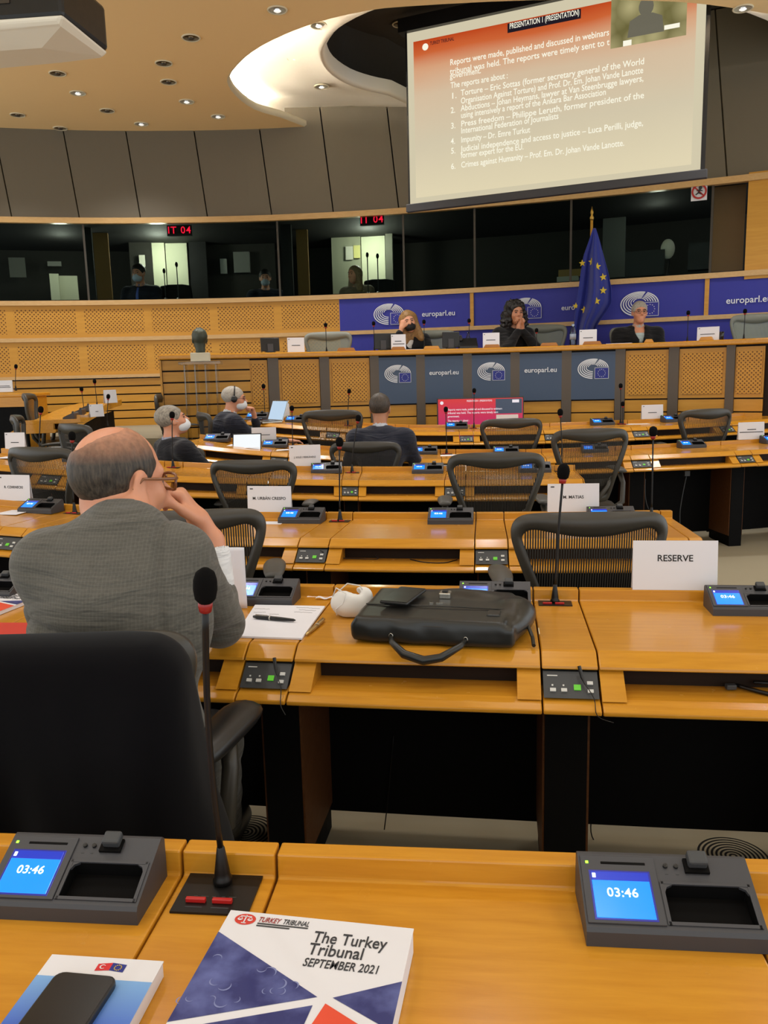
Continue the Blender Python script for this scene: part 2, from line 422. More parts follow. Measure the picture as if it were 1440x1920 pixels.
def cloth_mat(name, c, rough=.85, weave=0, c2=None):
    m = mat(name, c, rough, sheen=.15, spec=.2); nt, b = nodes(m)
    tc = N(nt, 'TexCoord'); no = N(nt, 'TexNoise', i_Scale=160, i_Detail=2); nt.links.new(tc.outputs['Object'], no.inputs['Vector'])
    c2 = c2 or tuple(max(0, x-10) for x in c); col = mixc(nt, no.outputs['Fac'], L(c2), L(c))
    if weave:
        for d in ('X', 'Z'):
            w = N(nt, 'TexWave', i_Scale=weave, i_Distortion=1.2); w.bands_direction = d; w.inputs['Detail'].default_value = 2; w.inputs['Detail Scale'].default_value = 3
            nt.links.new(tc.outputs['Object'], w.inputs['Vector'])
            col = mixc(nt, mathn(nt, 'MULTIPLY', mathn(nt, 'POWER', w.outputs['Fac'], 6), .13), col, L(tuple(min(255, x+34) for x in c)))
    nt.links.new(col, b.inputs['Base Color'])
    mp = N(nt, 'Mapping'); mp.inputs['Scale'].default_value = (2.6, 2.6, 11); mp.inputs['Rotation'].default_value = (0, .35, 0); nt.links.new(tc.outputs['Object'], mp.inputs[0])
    fo = N(nt, 'TexNoise', i_Scale=1.5, i_Detail=3, i_Distortion=.8); nt.links.new(mp.outputs[0], fo.inputs['Vector'])
    bp = N(nt, 'Bump', i_Strength=.8, i_Distance=.035); nt.links.new(fo.outputs['Fac'], bp.inputs['Height']); nt.links.new(bp.outputs[0], b.inputs['Normal']); return m
def skin_mat(name, c, red=(188, 112, 88)):
    m = mat(name, c, .46); nt, b = nodes(m); tc = N(nt, 'TexCoord')
    no = N(nt, 'TexNoise', i_Scale=16, i_Detail=4); nt.links.new(tc.outputs['Object'], no.inputs['Vector'])
    nt.links.new(mixc(nt, mathn(nt, 'MULTIPLY', no.outputs['Fac'], .55), L(c), L(red)), b.inputs['Base Color'])
    b.inputs['Subsurface Weight'].default_value = .08; b.inputs['Subsurface Radius'].default_value = (.01, .004, .002); return m
def hair_mat(name, c1, c2, sc_=(60, 12, 14)):
    m = mat(name, c1, .55); nt, b = nodes(m); tc = N(nt, 'TexCoord'); mp = N(nt, 'Mapping'); mp.inputs['Scale'].default_value = sc_
    no = N(nt, 'TexNoise', i_Scale=3, i_Detail=6, i_Roughness=.7); nt.links.new(tc.outputs['Object'], mp.inputs[0]); nt.links.new(mp.outputs[0], no.inputs['Vector'])
    r = N(nt, 'ValToRGB'); r.color_ramp.elements[0].position = .35; r.color_ramp.elements[1].position = .68
    r.color_ramp.elements[0].color = L(c2); r.color_ramp.elements[1].color = L(c1)
    nt.links.new(no.outputs['Fac'], r.inputs[0]); nt.links.new(r.outputs[0], b.inputs['Base Color']); return m
SK = {'fair': skin_mat('fair_skin', (214, 158, 124)), 'mid': skin_mat('olive_skin', (190, 134, 100), (160, 96, 70)), 'pink': skin_mat('ruddy_skin', (216, 156, 122), (198, 116, 90))}

def tp(Rm, o, p): return np.array(o)+Rm@np.array(p, float)
def seated(name, label, seat, yaw, s=1.0, lean=.1, side_lean=0, head=(0, 0, 0), headoff=(0, .03, 0), skin='fair', coat='x', coat_col=(30, 30, 34), trousers=(28, 28, 32),
           hair=None, arms=None, h=.012, male=True, mask=None, glasses=None, shirt=None, collar=True, beard=None, headset=False, shoulder=.2, legs=True, weave=0, longhair=None, tie=None, eyes=True, neckopen=None, group=None, hands=None, hs=1.0, wide=1.0):
    """a seated figure: root Empty at the foot of the seat, body one surface (head, neck, trunk, arms, hands, legs), hair and clothes as children.
    own frame: facing +y, z up, origin on the floor below the hips"""
    root = thing(name, label, 'person', seat, -yaw, group); root.scale = (s*wide, s*wide, s)
    hip = np.array((0, 0, .52)); T = rotm(0, -lean, side_lean)
    ch = hip+T@np.array((0, 0, .36)); sh = hip+T@np.array((0, .0, .47)); nk = hip+T@np.array((0, 0, .55)); hd = nk+T@np.array((0, .02, .0))+np.array((headoff[0], headoff[1], .155+headoff[2]))
    Hm = rotm(*head); Hq = Hm/hs; Hm = Hm*hs
    arms = arms or {}
    J = {}
    for sd, s_ in (('L', -1), ('R', 1)):
        S = sh+T@np.array((s_*shoulder, 0, -.005)); e, w = arms.get(sd, ((s_*.27, .12, .68), (s_*.17, .36, .70)))
        J[sd] = (S, np.array(e, float), np.array(w, float))
    pr = [('e', hip, (.17, .12, .13), None, 0), ('c', hip, ch, .115, .10, .1), ('e', ch, (.17, .10, .155), T, .05), ('c', sh, nk, .07, .052, .06), ('c', nk, hd+Hm@np.array((0, -.02, -.05)), .054, .056, .03)]
    for sd, s_ in (('L', -1), ('R', 1)):
        S, e, w = J[sd]; pr += [('c', sh, S, .07, .06, .05), ('c', S, e, .055, .043, .04), ('c', e, w, .043, .028, .02)]
        if legs: pr += [('c', hip+np.array((s_*.09, 0, -.01)), (s_*.13, .42, .50), .085, .06, .06), ('c', (s_*.13, .42, .50), (s_*.13, .44, .1), .058, .04, .03), ('c', (s_*.13, .42, .05), (s_*.14, .6, .035), .042, .034, .02)]
    hp = []
    for sd, s_ in (('L', -1), ('R', 1)):
        S, e, w = J[sd]; fd = w-e
        if hands and sd in hands: f_, p_, cu = hands[sd]
        else: f_, p_, cu = fd, (-s_*.6, .1, -.8), (.35, .4, .45, .5)
        hp += hand_prims(w+np.array(f_)/np.linalg.norm(f_)*.03, f_, p_, -s_ if np.cross(f_, p_)[0]*s_ > 0 else s_, cu)
    def body(P):
        d = union(P, pr); d = np.minimum(d, union(P, hp)); q = (P-hd)@Hq
        near = np.linalg.norm(q, axis=1) < .3; e = np.full(len(P), 1.); e[near] = head_sdf(q[near], male)
        return smin(d, e, .02)
    zlo = 0 if legs else .4
    pts = np.array([J[a][i] for a in 'LR' for i in range(3)]+[hd, hip]); lo = pts.min(0)-.25; hi = pts.max(0)+.25; lo[2] = zlo; lo[1] = min(lo[1], -.3); hi[1] = max(hi[1], .68 if legs else .2)
    solid('body', body, lo, hi, h, SK[skin], root)
    # jacket
    cm = cloth_mat(name+'_jacket', coat_col, .85, weave)
    jp = [('e', hip+np.array((0, 0, -.02)), (.195, .145, .15), None, 0), ('c', hip, ch, .145, .16, .1), ('e', ch, (.198, .132, .17), T, .08), ('c', sh+T@np.array((-.03, -.015, .005)), sh+T@np.array((.03, -.015, .005)), .088, .088, .06)]
    for sd, s_ in (('L', -1), ('R', 1)):
        S, e, w = J[sd]; wv = e+(w-e)*.93; jp += [('c', sh, S+T@np.array((s_*-.005, 0, 0)), .085, .07, .06), ('c', S, e, .066, .058, .07), ('c', e, wv, .06, .043, .03)]
    ncut = nk+T@np.array((0, .015, .02))
    def jack(P):
        d = union(P, jp)+noise3(P, 26, 3)*.006+noise3(P, 60, 5)*.002
        d = smax(d, -s_cap(P, ncut-T@np.array((0, 0, .1)), ncut+np.array((0, 0, .2)), .066, .075), .012)
        if neckopen: d = smax(d, -s_cap(P, nk+T@np.array((0, .085, -.03)), hip+T@np.array((0, .16, .5-neckopen)), .058, .02), .012)
        return smax(d, .44-P[:, 2], .01)
    solid('jacket', jack, lo-.05, hi+.05, h, cm, root)
    if shirt:
        shm = cloth_mat(name+'_shirt', shirt, .8)
        sp = [('e', ch+T@np.array((0, .008, 0)), (.182, .117, .165), T, 0), ('c', hip+T@np.array((0, .01, .1)), ch+T@np.array((0, .01, 0)), .12, .112, .03), ('c', sh+T@np.array((0, -.008, .0)), nk+T@np.array((0, .0, .012)), .084, .066, .05)]
        def shf(P): return smax(smax(union(P, sp), (.70-P[:, 2]), .01), -s_cap(P, nk, nk+T@np.array((0, .012, .12)), .057, .062), .006)
        solid('shirt', shf, sh-.3, sh+.32, h*.85, shm, root)
    if legs:
        tm = cloth_mat(name+'_trousers', trousers, .85)
        lp = []
        for s_ in (-1, 1): lp += [('c', hip+np.array((s_*.09, 0, -.01)), (s_*.13, .43, .50), .1, .075, .04), ('c', (s_*.13, .43, .50), (s_*.13, .44, .1), .073, .06, .04)]
        solid('trousers', lambda P: union(P, lp)+noise3(P, 22, 8)*.004, (-.35, -.2, .04), (.35, .6, .68), h*1.2, tm, root)
        for s_ in (-1, 1):
            solid('shoe', lambda P, s_=s_: smax(union(P, [('c', (s_*.13, .43, .05), (s_*.145, .62, .035), .052, .042, 0)]), .004-P[:, 2], .01), (s_*.14-.1, .3, -.01), (s_*.14+.1, .72, .13), .012, M_['blackplastic'], root)
    # hair
    def H(p): return hd+Hm@np.array(p, float)
    if hair:
        hm = hair_mat(name+'_hair', hair[0], hair[1]); style = hair[2]
        def hf(P):
            q = (P-hd)@Hq
            d = s_ell(q, (0, -.018, .036), (.087, .104, .095))
            if style == 'short':
                d = smax(d, -(q[:, 2]*.75-q[:, 1]*1.0+.055+np.abs(q[:, 0])*.1)*.8, .02); d = smax(d, -.045-q[:, 2]-.0*q[:, 1], .015)
                d = smax(d, -s_ell(q, (0, .1, -.02), (.067, .085, .07)), .015)
            elif style == 'fringe':
                d = smax(d, -(q[:, 2]*.6-q[:, 1]+.02)*.8, .02); d = smax(d, -.05-q[:, 2], .015); d = smax(d, -s_ell(q, (0, .02, .09), (.06, .1, .06)), .015)
            elif style == 'long':
                for s2 in (-1, 1): d = smin(d, s_cap(q, (s2*.062, -.02, .03), (s2*.095, .0, -.22), .042, .05), .05)
                d = smin(d, s_cap(q, (0, -.06, 0), (0, -.05, -.2), .07, .075), .05)
                d = smax(d, -s_ell(q, (.0, .1, -.03), (.066, .085, .098)), .015)
            elif style == 'curly':
                d = smin(d, s_ell(q, (0, -.04, .03), (.118, .11, .112)), .04)
                for s2 in (-1, 1): d = smin(d, s_ell(q, (s2*.095, -.025, -.1), (.062, .075, .12)), .05)
                d = d+noise3(q, 62, 2)*.03+noise3(q, 150, 3)*.014
                d = smax(d, -s_ell(q, (-.005, .125, -.03), (.068, .115, .108)), .012)
            return d+noise3(q*np.array((1, 1, .4)), 90, 4)*.003
        solid('hair', hf, hd-.34, hd+.2, h*.8, hm, root)
    if eyes:
        for s_ in (-1, 1):
            e = MB().ell((0, 0, 0), (.0125, .006, .005), 10, 6); o = e.build('eye', M_['ink'], root, True); o.matrix_local = Matrix.Translation(H((s_*.031, .0865, .006))) @ Matrix(Hm.tolist()).to_4x4()
            b = MB().tube([(s_*.012, .096, .026), (s_*.03, .095, .031), (s_*.048, .082, .026)], .004, 6); o = b.build('eyebrow', hair_mat(name+'_brow', (90, 80, 70), (60, 50, 44)), root, True); o.matrix_local = Matrix.Translation(hd) @ Matrix(Hm.tolist()).to_4x4()
    if mask:
        mm = mat(name+'_mask', mask, .8)
        def mf(P):
            q = (P-hd)@Hq; a = np.minimum(s_ell(q, (0, .05, -.055), (.062, .066, .058)), s_cap(q, (0, .09, -.02), (0, .1, -.05), .018, .024)); a = smin(s_ell(q, (0, .05, -.06), (.064, .064, .056)), s_cap(q, (0, .092, -.024), (0, .094, -.06), .017, .024), .03)
            return smax(a, .02-q[:, 1], .004)
        solid('face_mask', mf, hd-.16, hd+.16, .007, mm, root)
        for s_ in (-1, 1):
            t = MB().tube([(s_*.056, .05, -.03), (s_*.078, .01, -.005), (s_*.086, -.014, .012)], .0018, 5); o = t.build('mask_loop', mm, root, True); o.matrix_local = Matrix.Translation(hd) @ Matrix(Hm.tolist()).to_4x4()
    if glasses:
        gm = mat(name+'_glasses', glasses, .35); g = MB()
        for s_ in (-1, 1):
            g.tube([(s_*.033+.024*math.cos(a), .102-.006*abs(math.cos(a)), .002+.017*math.sin(a)) for a in [k*.5236 for k in range(12)]], .0022, 6, closed=True)
            g.tube([(s_*.057, .094, .006), (s_*.08, .05, .008), (s_*.086, -.005, .01), (s_*.085, -.02, -.008)], .002, 6)
        g.tube([(-.01, .104, .006), (.01, .104, .006)], .002, 6)
        o = g.build('glasses', gm, root, True); o.matrix_local = Matrix.Translation(hd) @ Matrix(Hm.tolist()).to_4x4()
    if headset:
        g = MB(); g.tube([(.089*math.cos(a)*1.06, -.0, .03+.1*math.sin(a)) for a in [k*math.pi/10 for k in range(11)]], .006, 8)
        for s_ in (-1, 1): g.ell((s_*.1, .0, -.002), (.016, .03, .034), 12, 8)
        o = g.build('headphones', M_['darkplastic'], root, True); o.matrix_local = Matrix.Translation(hd) @ Matrix(Hm.tolist()).to_4x4()
    if tie:
        o = MB().tube([tp(T, nk, (0, .105, -.035)), tp(T, nk, (0, .15, -.13)), tp(T, nk, (0, .158, -.3))], [.014, .022, .034], 8).build('necktie', mat(name+'_tie', tie, .6), root, True)
    return root, hd, Hm
# ------------------------------------------------------------ floor, dais
m = MB()
NX, NY = 57, 61
m.grid(lambda i, j: (-7+13*i/(NX-1), -4+16*j/(NY-1), zf(-7+13*i/(NX-1), -4+16*j/(NY-1))), NX, NY)
struct(m.build('floor', M_['carpet'], smooth=True, fix=False))
DAIS = .86
WALL = [(-7.2, 9.9), (-6.0, 10.35), (-4.82, 10.68), (-3.9, 10.88), (-2.97, 11.0), (-1.7, 11.05), (-.49, 10.95), (.4, 10.78), (1.18, 10.55), (2.0, 10.3), (2.71, 10.05), (3.3, 9.82), (3.9, 9.57), (4.41, 9.34), (5.2, 8.98), (6.4, 8.4)]
def catmull(P, k=4):
    out = []
    for i in range(len(P)-1):
        p0 = P[max(i-1, 0)]; p1 = P[i]; p2 = P[i+1]; p3 = P[min(i+2, len(P)-1)]
        for t in [j/k for j in range(k)]:
            out.append(tuple(.5*((2*p1[a])+(-p0[a]+p2[a])*t+(2*p0[a]-5*p1[a]+4*p2[a]-p3[a])*t*t+(-p0[a]+3*p1[a]-3*p2[a]+p3[a])*t**3) for a in range(len(p1))))
    return out+[tuple(P[-1])]
WC = catmull(WALL, 4)
def wy(x):      # depth of the wall's face at x
    for (x0, y0), (x1, y1) in zip(WC, WC[1:]):
        if x0 <= x <= x1: return y0+(y1-y0)*(x-x0)/(x1-x0)
    return WC[0][1] if x < WC[0][0] else WC[-1][1]
def onwall(px, py, off=0):
    v = ray(px, py); v = v/v[1]; d = 7.
    for _ in range(60): d = wy(v[0]*d)-off if abs(v[0]*d) < 7.2 else d
    return Vector(v*d+np.array([0, 0, CAM_Z]))
def normal2(path, i):
    a = path[max(i-1, 0)]; b = path[min(i+1, len(path)-1)]; t = Vector((b[0]-a[0], b[1]-a[1])).normalized(); return Vector((t.y, -t.x))
def ribbon(path, z0, z1, off0, off1, uv=True):
    """a strip following a plan path, standing off0..off1 in front of it (towards the room)"""
    m = MB(); n = len(path); m.uv = []; acc = 0; rings = []
    for i, p in enumerate(path):
        if i: acc += math.dist(p[:2], path[i-1][:2])
        nn = normal2(path, i); a = (p[0]+nn.x*off0, p[1]+nn.y*off0); b = (p[0]+nn.x*off1, p[1]+nn.y*off1)
        rings.append([(b[0], b[1], z0), (b[0], b[1], z1), (a[0], a[1], z1), (a[0], a[1], z0)])
        m.uv += [(acc, 0), (acc, z1-z0), (acc, z1-z0), (acc, 0)]
    m.loft(rings); return m
def sub(path, xa, xb): 
    q = [(xa, wy(xa))]+[p for p in path if xa < p[0] < xb]+[(xb, wy(xb))]; return q
XB = onwall(637, 600)[0]       # the blue banners begin here
P1 = perf('wall_perforation', .05, .86, 5, .06)
P2 = perf('bench_perforation', .04, 50, 50, .0)
left = sub(WC, -7.2, XB)
def wallpart(m, name, mt, lab=None):
    o = m.build(name, mt); return struct(o)
hi = ribbon(left, 2.03, 2.44, -.03, 0); lo_ = ribbon(left, 1.54, 1.98, -.03, 0)
perf_hi = perf('upper_perforation', .05, .86, .41, .05); perf_lo = perf('lower_perforation', .05, .86, .44, .05)
wallpart(hi, 'wall_back', perf_hi); wallpart(lo_, 'wall_back_low', perf_lo)
bn = ribbon(sub(WC, XB, 6.4), 1.0, 2.44, -.03, 0); wallpart(bn, 'wall_front', M_['blueband'])
for nm, z0, z1, mt, of in (('trim_1', 2.44, 2.50, 'rail', .04), ('trim_2', 1.98, 2.03, 'rail', .03), ('trim_4', 3.46, 3.53, 'rail', .05)):
    wallpart(ribbon(WC, z0, z1, -.04, of), nm, M_[mt])
wallpart(ribbon(left, 1.50, 1.54, -.03, .05), 'trim_3', M_['rail'])
wallpart(ribbon(left, .8, 1.50, -.12, -.06), 'wall_back_base', M_['woodin'])
for i in range(6):
    z0 = .86+i*.107; wallpart(ribbon(left, z0, z0+.09, -.05, .0), 'trim_%d' % (5+i), M_['wallwood'])
# dais along the wall, its edge towards the room
edge = [(-7.2, 8.6), (-6.0, 9.0), (-4.6, 9.3), (-3.4, 8.9), (-2.6, 8.4), (-2.1, 8.35), (-1.2, 8.8), (0, 9.05), (1.1, 9.05), (2.2, 8.9), (3.2, 8.55), (4.2, 8.1), (5.6, 7.4), (6.4, 7.0)]
m = MB(); ec = catmull(edge, 3); back = [(p[0], p[1]+.1) for p in WC]
m.prism(ec+back[::-1], .3, DAIS); struct(m.build('floor_dais', M_['carpet']))
# blue banners: posts between and prints
for px in (885, 1325):
    a = onwall(px, 560); x = a[0]; wallpart(ribbon(sub(WC, x-.022, x+.022), 2.03, 2.44, 0, .02), 'trim_11', M_['wallwood'])
def emblem(M, w, mt_line, flag_fill, parent, star='logowhite'):
    """oval of concentric seat rows with a starred flag at its lower right; w = overall width"""
    m = MB(); a0 = w*.5; b0 = a0*.66
    for k in range(6):
        a = a0*(1-.132*k); b = b0*(1-.135*k); cy = .02*w*k*.55; th = a0*.062*(1-.06*k)
        n = 40; t0, t1 = math.radians(-92 if k < 5 else -180), math.radians(-352 if k < 5 else -352)
        vs = []; fs = []
        for i in range(n+1):
            t = t0+(t1-t0)*i/n
            for rr in (0, 1):
                aa = a-rr*th; bb = b-rr*th*(.9 if math.sin(t) > -.2 else 1.05); vs.append((aa*math.cos(t), bb*math.sin(t)+cy, 0))
        keep = []
        for i in range(n):
            mid = vs[2*i]
            if mid[0] > .04*w and mid[1] < .045*w: continue
            deg = math.degrees(t0+(t1-t0)*(i+.5)/n) % 360
            if abs(deg-112) < 2.5 or abs(deg-70) < 2.5: continue
            keep.append((2*i, 2*i+1, 2*i+3, 2*i+2))
        m.add(vs, keep)
    x0, x1, y0, y1 = .05*w, .5*w, -b0, .035*w; t = .011*w
    for q in ((x0, x1, y0, y0+t), (x0, x1, y1-t, y1), (x0, x0+t, y0, y1), (x1-t, x1, y0, y1)):
        m.add([(q[0], q[2], 0), (q[1], q[2], 0), (q[1], q[3], 0), (q[0], q[3], 0)], [(0, 1, 2, 3)])
    me = m.mesh('emblem', M_[mt_line]); me.transform(M); o = bpy.data.objects.new('emblem', me); C.objects.link(o); o.parent = parent
    f = MB().add([(x0, y0, -.001), (x1, y0, -.001), (x1, y1, -.001), (x0, y1, -.001)], [(0, 1, 2, 3)]); me = f.mesh('emblem_flag', M_[flag_fill]); me.transform(M)
    of = bpy.data.objects.new('emblem_flag', me); C.objects.link(of); of.parent = o
    s = MB(); cx, cy, r = (x0+x1)/2, (y0+y1)/2, (y1-y0)*.33
    for k in range(12):
        a = k*math.pi/6; c = (cx+r*math.cos(a), cy+r*math.sin(a)); q = w*.017
        s.add([(c[0]+q*(1 if j % 2 == 0 else .45)*math.sin(j*math.pi/5), c[1]+q*(1 if j % 2 == 0 else .45)*math.cos(j*math.pi/5), .001) for j in range(10)], [tuple(range(10))[::-1]])
    me = s.mesh('emblem_stars', M_[star]); me.transform(M); os_ = bpy.data.objects.new('emblem_stars', me); C.objects.link(os_); os_.parent = o
    return o
def wallframe(px, py, off=.02):
    p = onwall(px, py, off); x = p[0]; t = Vector((.1, wy(x+.05)-wy(x-.05), 0)); return frame(p, t, (0, 0, 1))
wallobj = bpy.data.objects['wall_front']
for px, py, wd in ((729, 589, 57), (986, 578, 58), (1199, 570, 72)):
    a = onwall(px-wd/2, py); b = onwall(px+wd/2, py); emblem(wallframe(px, py), (b-a).length, 'logowhite', 'blueband', wallobj)
for px, py, wd in ((822, 588, 61), (1084, 576, 62), (1404, 562, 84)):
    a = onwall(px-wd/2, py); b = onwall(px+wd/2, py); w_ = (b-a).length
    lettering('europarl.eu', w_/4.55, M_['logowhite'], wallframe(px, py), wallobj)

# ------------------------------------------------------------ interpreters' booths behind glass
GZ0, GZ1 = 2.50, 3.46
MX = [onwall(px, 480)[0] for px in (-60, 160, 522, 757, 890, 1070, 1332)]
for i, (a, b) in enumerate(zip(MX, MX[1:])):
    p = sub(WC, a+.01, b-.01); o = ribbon(p, GZ0, GZ1, -.012, -.002).build('window_%d' % (i+1), M_['pane']); struct(o)
    q = ribbon(sub(WC, b-.012, b+.012), GZ0, GZ1, -.02, .0).build('window_mullion', M_['dark']); q.parent = o
inner = [(p[0], p[1]+2.6) for p in WC]
struct(ribbon(inner, 1.6, 3.9, -.1, 0).build('wall_booths', M_['booth']))
struct(MB().prism([(p[0], p[1]+.05) for p in WC]+inner[::-1], 1.55, 1.65).build('floor_booths', M_['boothblk']))
struct(MB().prism([(p[0], p[1]+.12) for p in WC]+inner[::-1], 3.50, 3.56).build('ceiling_booths', M_['boothblk']))
desk_b = [(p[0], p[1]+.08) for p in WC]; struct(MB().prism(desk_b+[(p[0], p[1]+.55) for p in WC][::-1], 2.42, 2.52).build('trim_booth_ledge', M_['boothblk']))
def upright(name, px0, px1, py0, py1, off, mt, th=.06, lab=None, cat=None, st=True):
    """a vertical slab behind the glass, off metres beyond the wall face"""
    a = onwall(px0, (py0+py1)/2, -off); b = onwall(px1, (py0+py1)/2, -off); top = onwall((px0+px1)/2, py0, -off)[2]; bot = onwall((px0+px1)/2, py1, -off)[2]
    t = (Vector((b[0]-a[0], b[1]-a[1], 0))).normalized(); n = Vector((-t.y, t.x, 0)); q = [a, b, b+n*th, a+n*th]
    o = MB().prism([(v[0], v[1]) for v in q], bot, top).build(name, mt)
    if st: struct(o)
    else: tag(o, lab, cat)
    return o
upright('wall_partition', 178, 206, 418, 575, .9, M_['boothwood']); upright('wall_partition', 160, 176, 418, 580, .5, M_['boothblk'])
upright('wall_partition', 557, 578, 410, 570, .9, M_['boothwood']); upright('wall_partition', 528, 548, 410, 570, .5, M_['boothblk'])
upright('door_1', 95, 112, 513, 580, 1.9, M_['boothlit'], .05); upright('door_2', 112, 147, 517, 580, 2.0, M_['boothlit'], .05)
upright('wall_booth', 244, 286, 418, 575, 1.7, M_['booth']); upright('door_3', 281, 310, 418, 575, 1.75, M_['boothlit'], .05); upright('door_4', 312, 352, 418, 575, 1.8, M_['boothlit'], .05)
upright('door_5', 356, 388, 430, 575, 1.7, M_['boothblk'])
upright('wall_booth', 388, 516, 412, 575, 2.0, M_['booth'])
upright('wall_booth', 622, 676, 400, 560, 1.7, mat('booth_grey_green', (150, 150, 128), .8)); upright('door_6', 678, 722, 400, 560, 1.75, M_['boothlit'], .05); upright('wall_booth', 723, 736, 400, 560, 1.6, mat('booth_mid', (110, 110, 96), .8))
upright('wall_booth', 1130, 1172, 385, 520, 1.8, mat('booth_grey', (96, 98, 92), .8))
upright('wall_partition', 1337, 1396, 330, 512, .35, mat('booth_ochre_wall', (104, 80, 40), .6))
upright('wall_right', 1400, 1500, 318, 520, -.02, M_['wallwood'], .3)
for px, py, e in ((298, 470, 26), (122, 535, 10), (690, 470, 26), (1230, 480, 4)):
    p = onwall(px, py, -1.25); lamp('POINT', 'booth_lamp', (p[0], p[1], 3.3), e, (1, .98, .82), shadow_soft_size=.1)
def sheet(name, lab, cat, px0, px1, py0, py1, off, mt, th=.01, group=None):
    o = upright(name, px0, px1, py0, py1, off, mt, th, lab, cat, False)
    if group: o['group'] = group
    return o
pale = mat('booth_paper', (196, 194, 178), .8)
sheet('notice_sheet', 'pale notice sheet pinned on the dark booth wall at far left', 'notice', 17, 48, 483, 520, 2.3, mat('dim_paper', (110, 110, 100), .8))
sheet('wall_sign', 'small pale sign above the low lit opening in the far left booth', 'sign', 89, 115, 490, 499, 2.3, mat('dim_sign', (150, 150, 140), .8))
sheet('notice_sheet', 'white notice sheet on booth wall beside the masked man', 'notice', 261, 272, 478, 500, 1.6, pale)
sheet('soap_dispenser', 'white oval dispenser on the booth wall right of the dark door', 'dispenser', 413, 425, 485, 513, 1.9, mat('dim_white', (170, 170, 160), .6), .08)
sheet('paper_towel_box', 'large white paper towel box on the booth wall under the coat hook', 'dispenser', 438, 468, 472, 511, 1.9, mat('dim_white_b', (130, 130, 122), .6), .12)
sheet('notice_sheet', 'pale notice on the grey booth wall above the blonde interpreter', 'notice', 648, 662, 462, 487, 1.65, pale)
sheet('notice_sheet', 'yellowish notice on the grey booth wall next to lit booth door', 'notice', 663, 675, 460, 484, 1.65, mat('yellow_paper', (196, 190, 120), .8))
for i, (cx, cy, w_, lab) in enumerate(((336, 432, 46, 'red lettered booth sign above the masked man, left window'), (697, 412, 44, 'red lettered booth sign above the blonde interpreter, beside the screen'))):
    o = sheet('booth_sign', lab, 'sign', cx-w_/2, cx+w_/2, cy-10, cy+10, .06, M_['boothblk'], .05, 'red booth number signs')
    lettering('IT 04', .125, M_['led'], wallframe(cx, cy, -.052), o, spacing=1.15)
# seats, microphones and equipment inside the booths
def booth_chair(px, py, lab):
    p = onwall(px, py, -.8); t = thing('booth_chair', lab, 'chair', (p[0], p[1], 1.65)); z = p[2]-1.65
    MB().prism([(-.24, 0), (.24, 0), (.26, z*.5), (.22, z-.02), (.1, z), (-.1, z), (-.22, z-.02), (-.26, z*.5)][::1], 0, .06, 'y').build('backrest', M_['boothblk'], t, bevel=.02)
    MB().box(-.24, .24, -.45, .0, .42, .5).build('seat', M_['boothblk'], t, bevel=.02); MB().tube([(0, -.2, 0), (0, -.2, .42)], .03).build('column', M_['boothblk'], t)
booth_chair(328, 533, 'dark office chair in front of lit door behind the left glass'); booth_chair(712, 523, 'dark office chair right of the blonde interpreter behind glass'); booth_chair(305, 541, 'dark office chair beside the masked man behind glass')
def gooseneck_booth(px, py0, py1, lab):
    a = onwall(px, py1, -.3); b = onwall(px, py0, -.3); t = thing('booth_microphone', lab, 'microphone', (a[0], a[1], 2.52), group='booth microphones')
    MB().tube([(0, 0, 0), (0, 0, b[2]-2.52)], .007).build('gooseneck', M_['stem'], t); MB().ell((0, 0, b[2]-2.52), (.02, .02, .035)).build('head', M_['foam'], t, True); MB().lathe([(.04, 0), (.04, .015), (.012, .03)]).build('base', M_['stem'], t)
for px, a, b, lab in ((310, 508, 545, 'thin booth microphone left of its neighbour before the lit door'), (334, 496, 545, 'thin taller booth microphone before the lit door under the sign'), (690, 478, 530, 'left booth microphone before the lit door by the blonde interpreter'), (709, 480, 530, 'right booth microphone before the lit door by the blonde interpreter')): gooseneck_booth(px, a, b, lab)
sheet('booth_monitor', 'black monitor back behind glass at right of the flag', 'monitor', 1172, 1246, 470, 517, .5, M_['darkplastic'], .06)
p = onwall(1252, 467, -.6); t = thing('desk_lamp', 'round white lamp behind glass right of the black monitor', 'lamp', (p[0], p[1], 2.52))
MB().ell((0, 0, p[2]-2.52), (.085, .07, .12), 18, 12).build('shade', M_['white'], t, True); MB().tube([(0, 0, 0), (.02, 0, .2), (0, 0, p[2]-2.62)], .012).build('stem', M_['stem'], t)
sheet('cardboard_box', 'brown cardboard box on the booth ledge left of the flag', 'box', 1047, 1090, 505, 519, .3, mat('cardboard', (150, 120, 70), .8), .15)
sheet('towel_pack', 'white pack lying before the cardboard box behind glass', 'pack', 1044, 1084, 518, 528, .2, mat('dim_pack', (170, 170, 160), .7), .1)
sheet('equipment_rack', 'black equipment with green lights behind glass below the no entry sign', 'equipment', 1290, 1330, 455, 505, .5, M_['darkplastic'], .2)
# no-running notice on the glass
o = sheet('prohibition_sign', 'white square sign with red ring and crossed out running figure, right of the screen', 'sign', 1296, 1326, 342, 376, -.03, M_['card'], .01)
Mf = wallframe(1311, 359, .045)
m = MB(); ri, ro = .062, .082
m.add([((ro if k % 2 else ri)*math.cos((k//2)*.2618), (ro if k % 2 else ri)*math.sin((k//2)*.2618), 0) for k in range(48)], [(2*i, 2*i+1, (2*i+3) % 48, (2*i+2) % 48) for i in range(24)])
m.add([(-.052, .042, 0), (-.042, .052, 0), (.052, -.042, 0), (.042, -.052, 0)], [(0, 1, 2, 3)])
me = m.mesh('red_ring', mat('sign_red', (170, 30, 26), .6)); me.transform(Mf); q = bpy.data.objects.new('red_ring', me); C.objects.link(q); q.parent = o
m = MB().add([(.02*math.cos(a*.5236)+.012, .02*math.sin(a*.5236)+.04, 0) for a in range(12)], [tuple(range(12))])
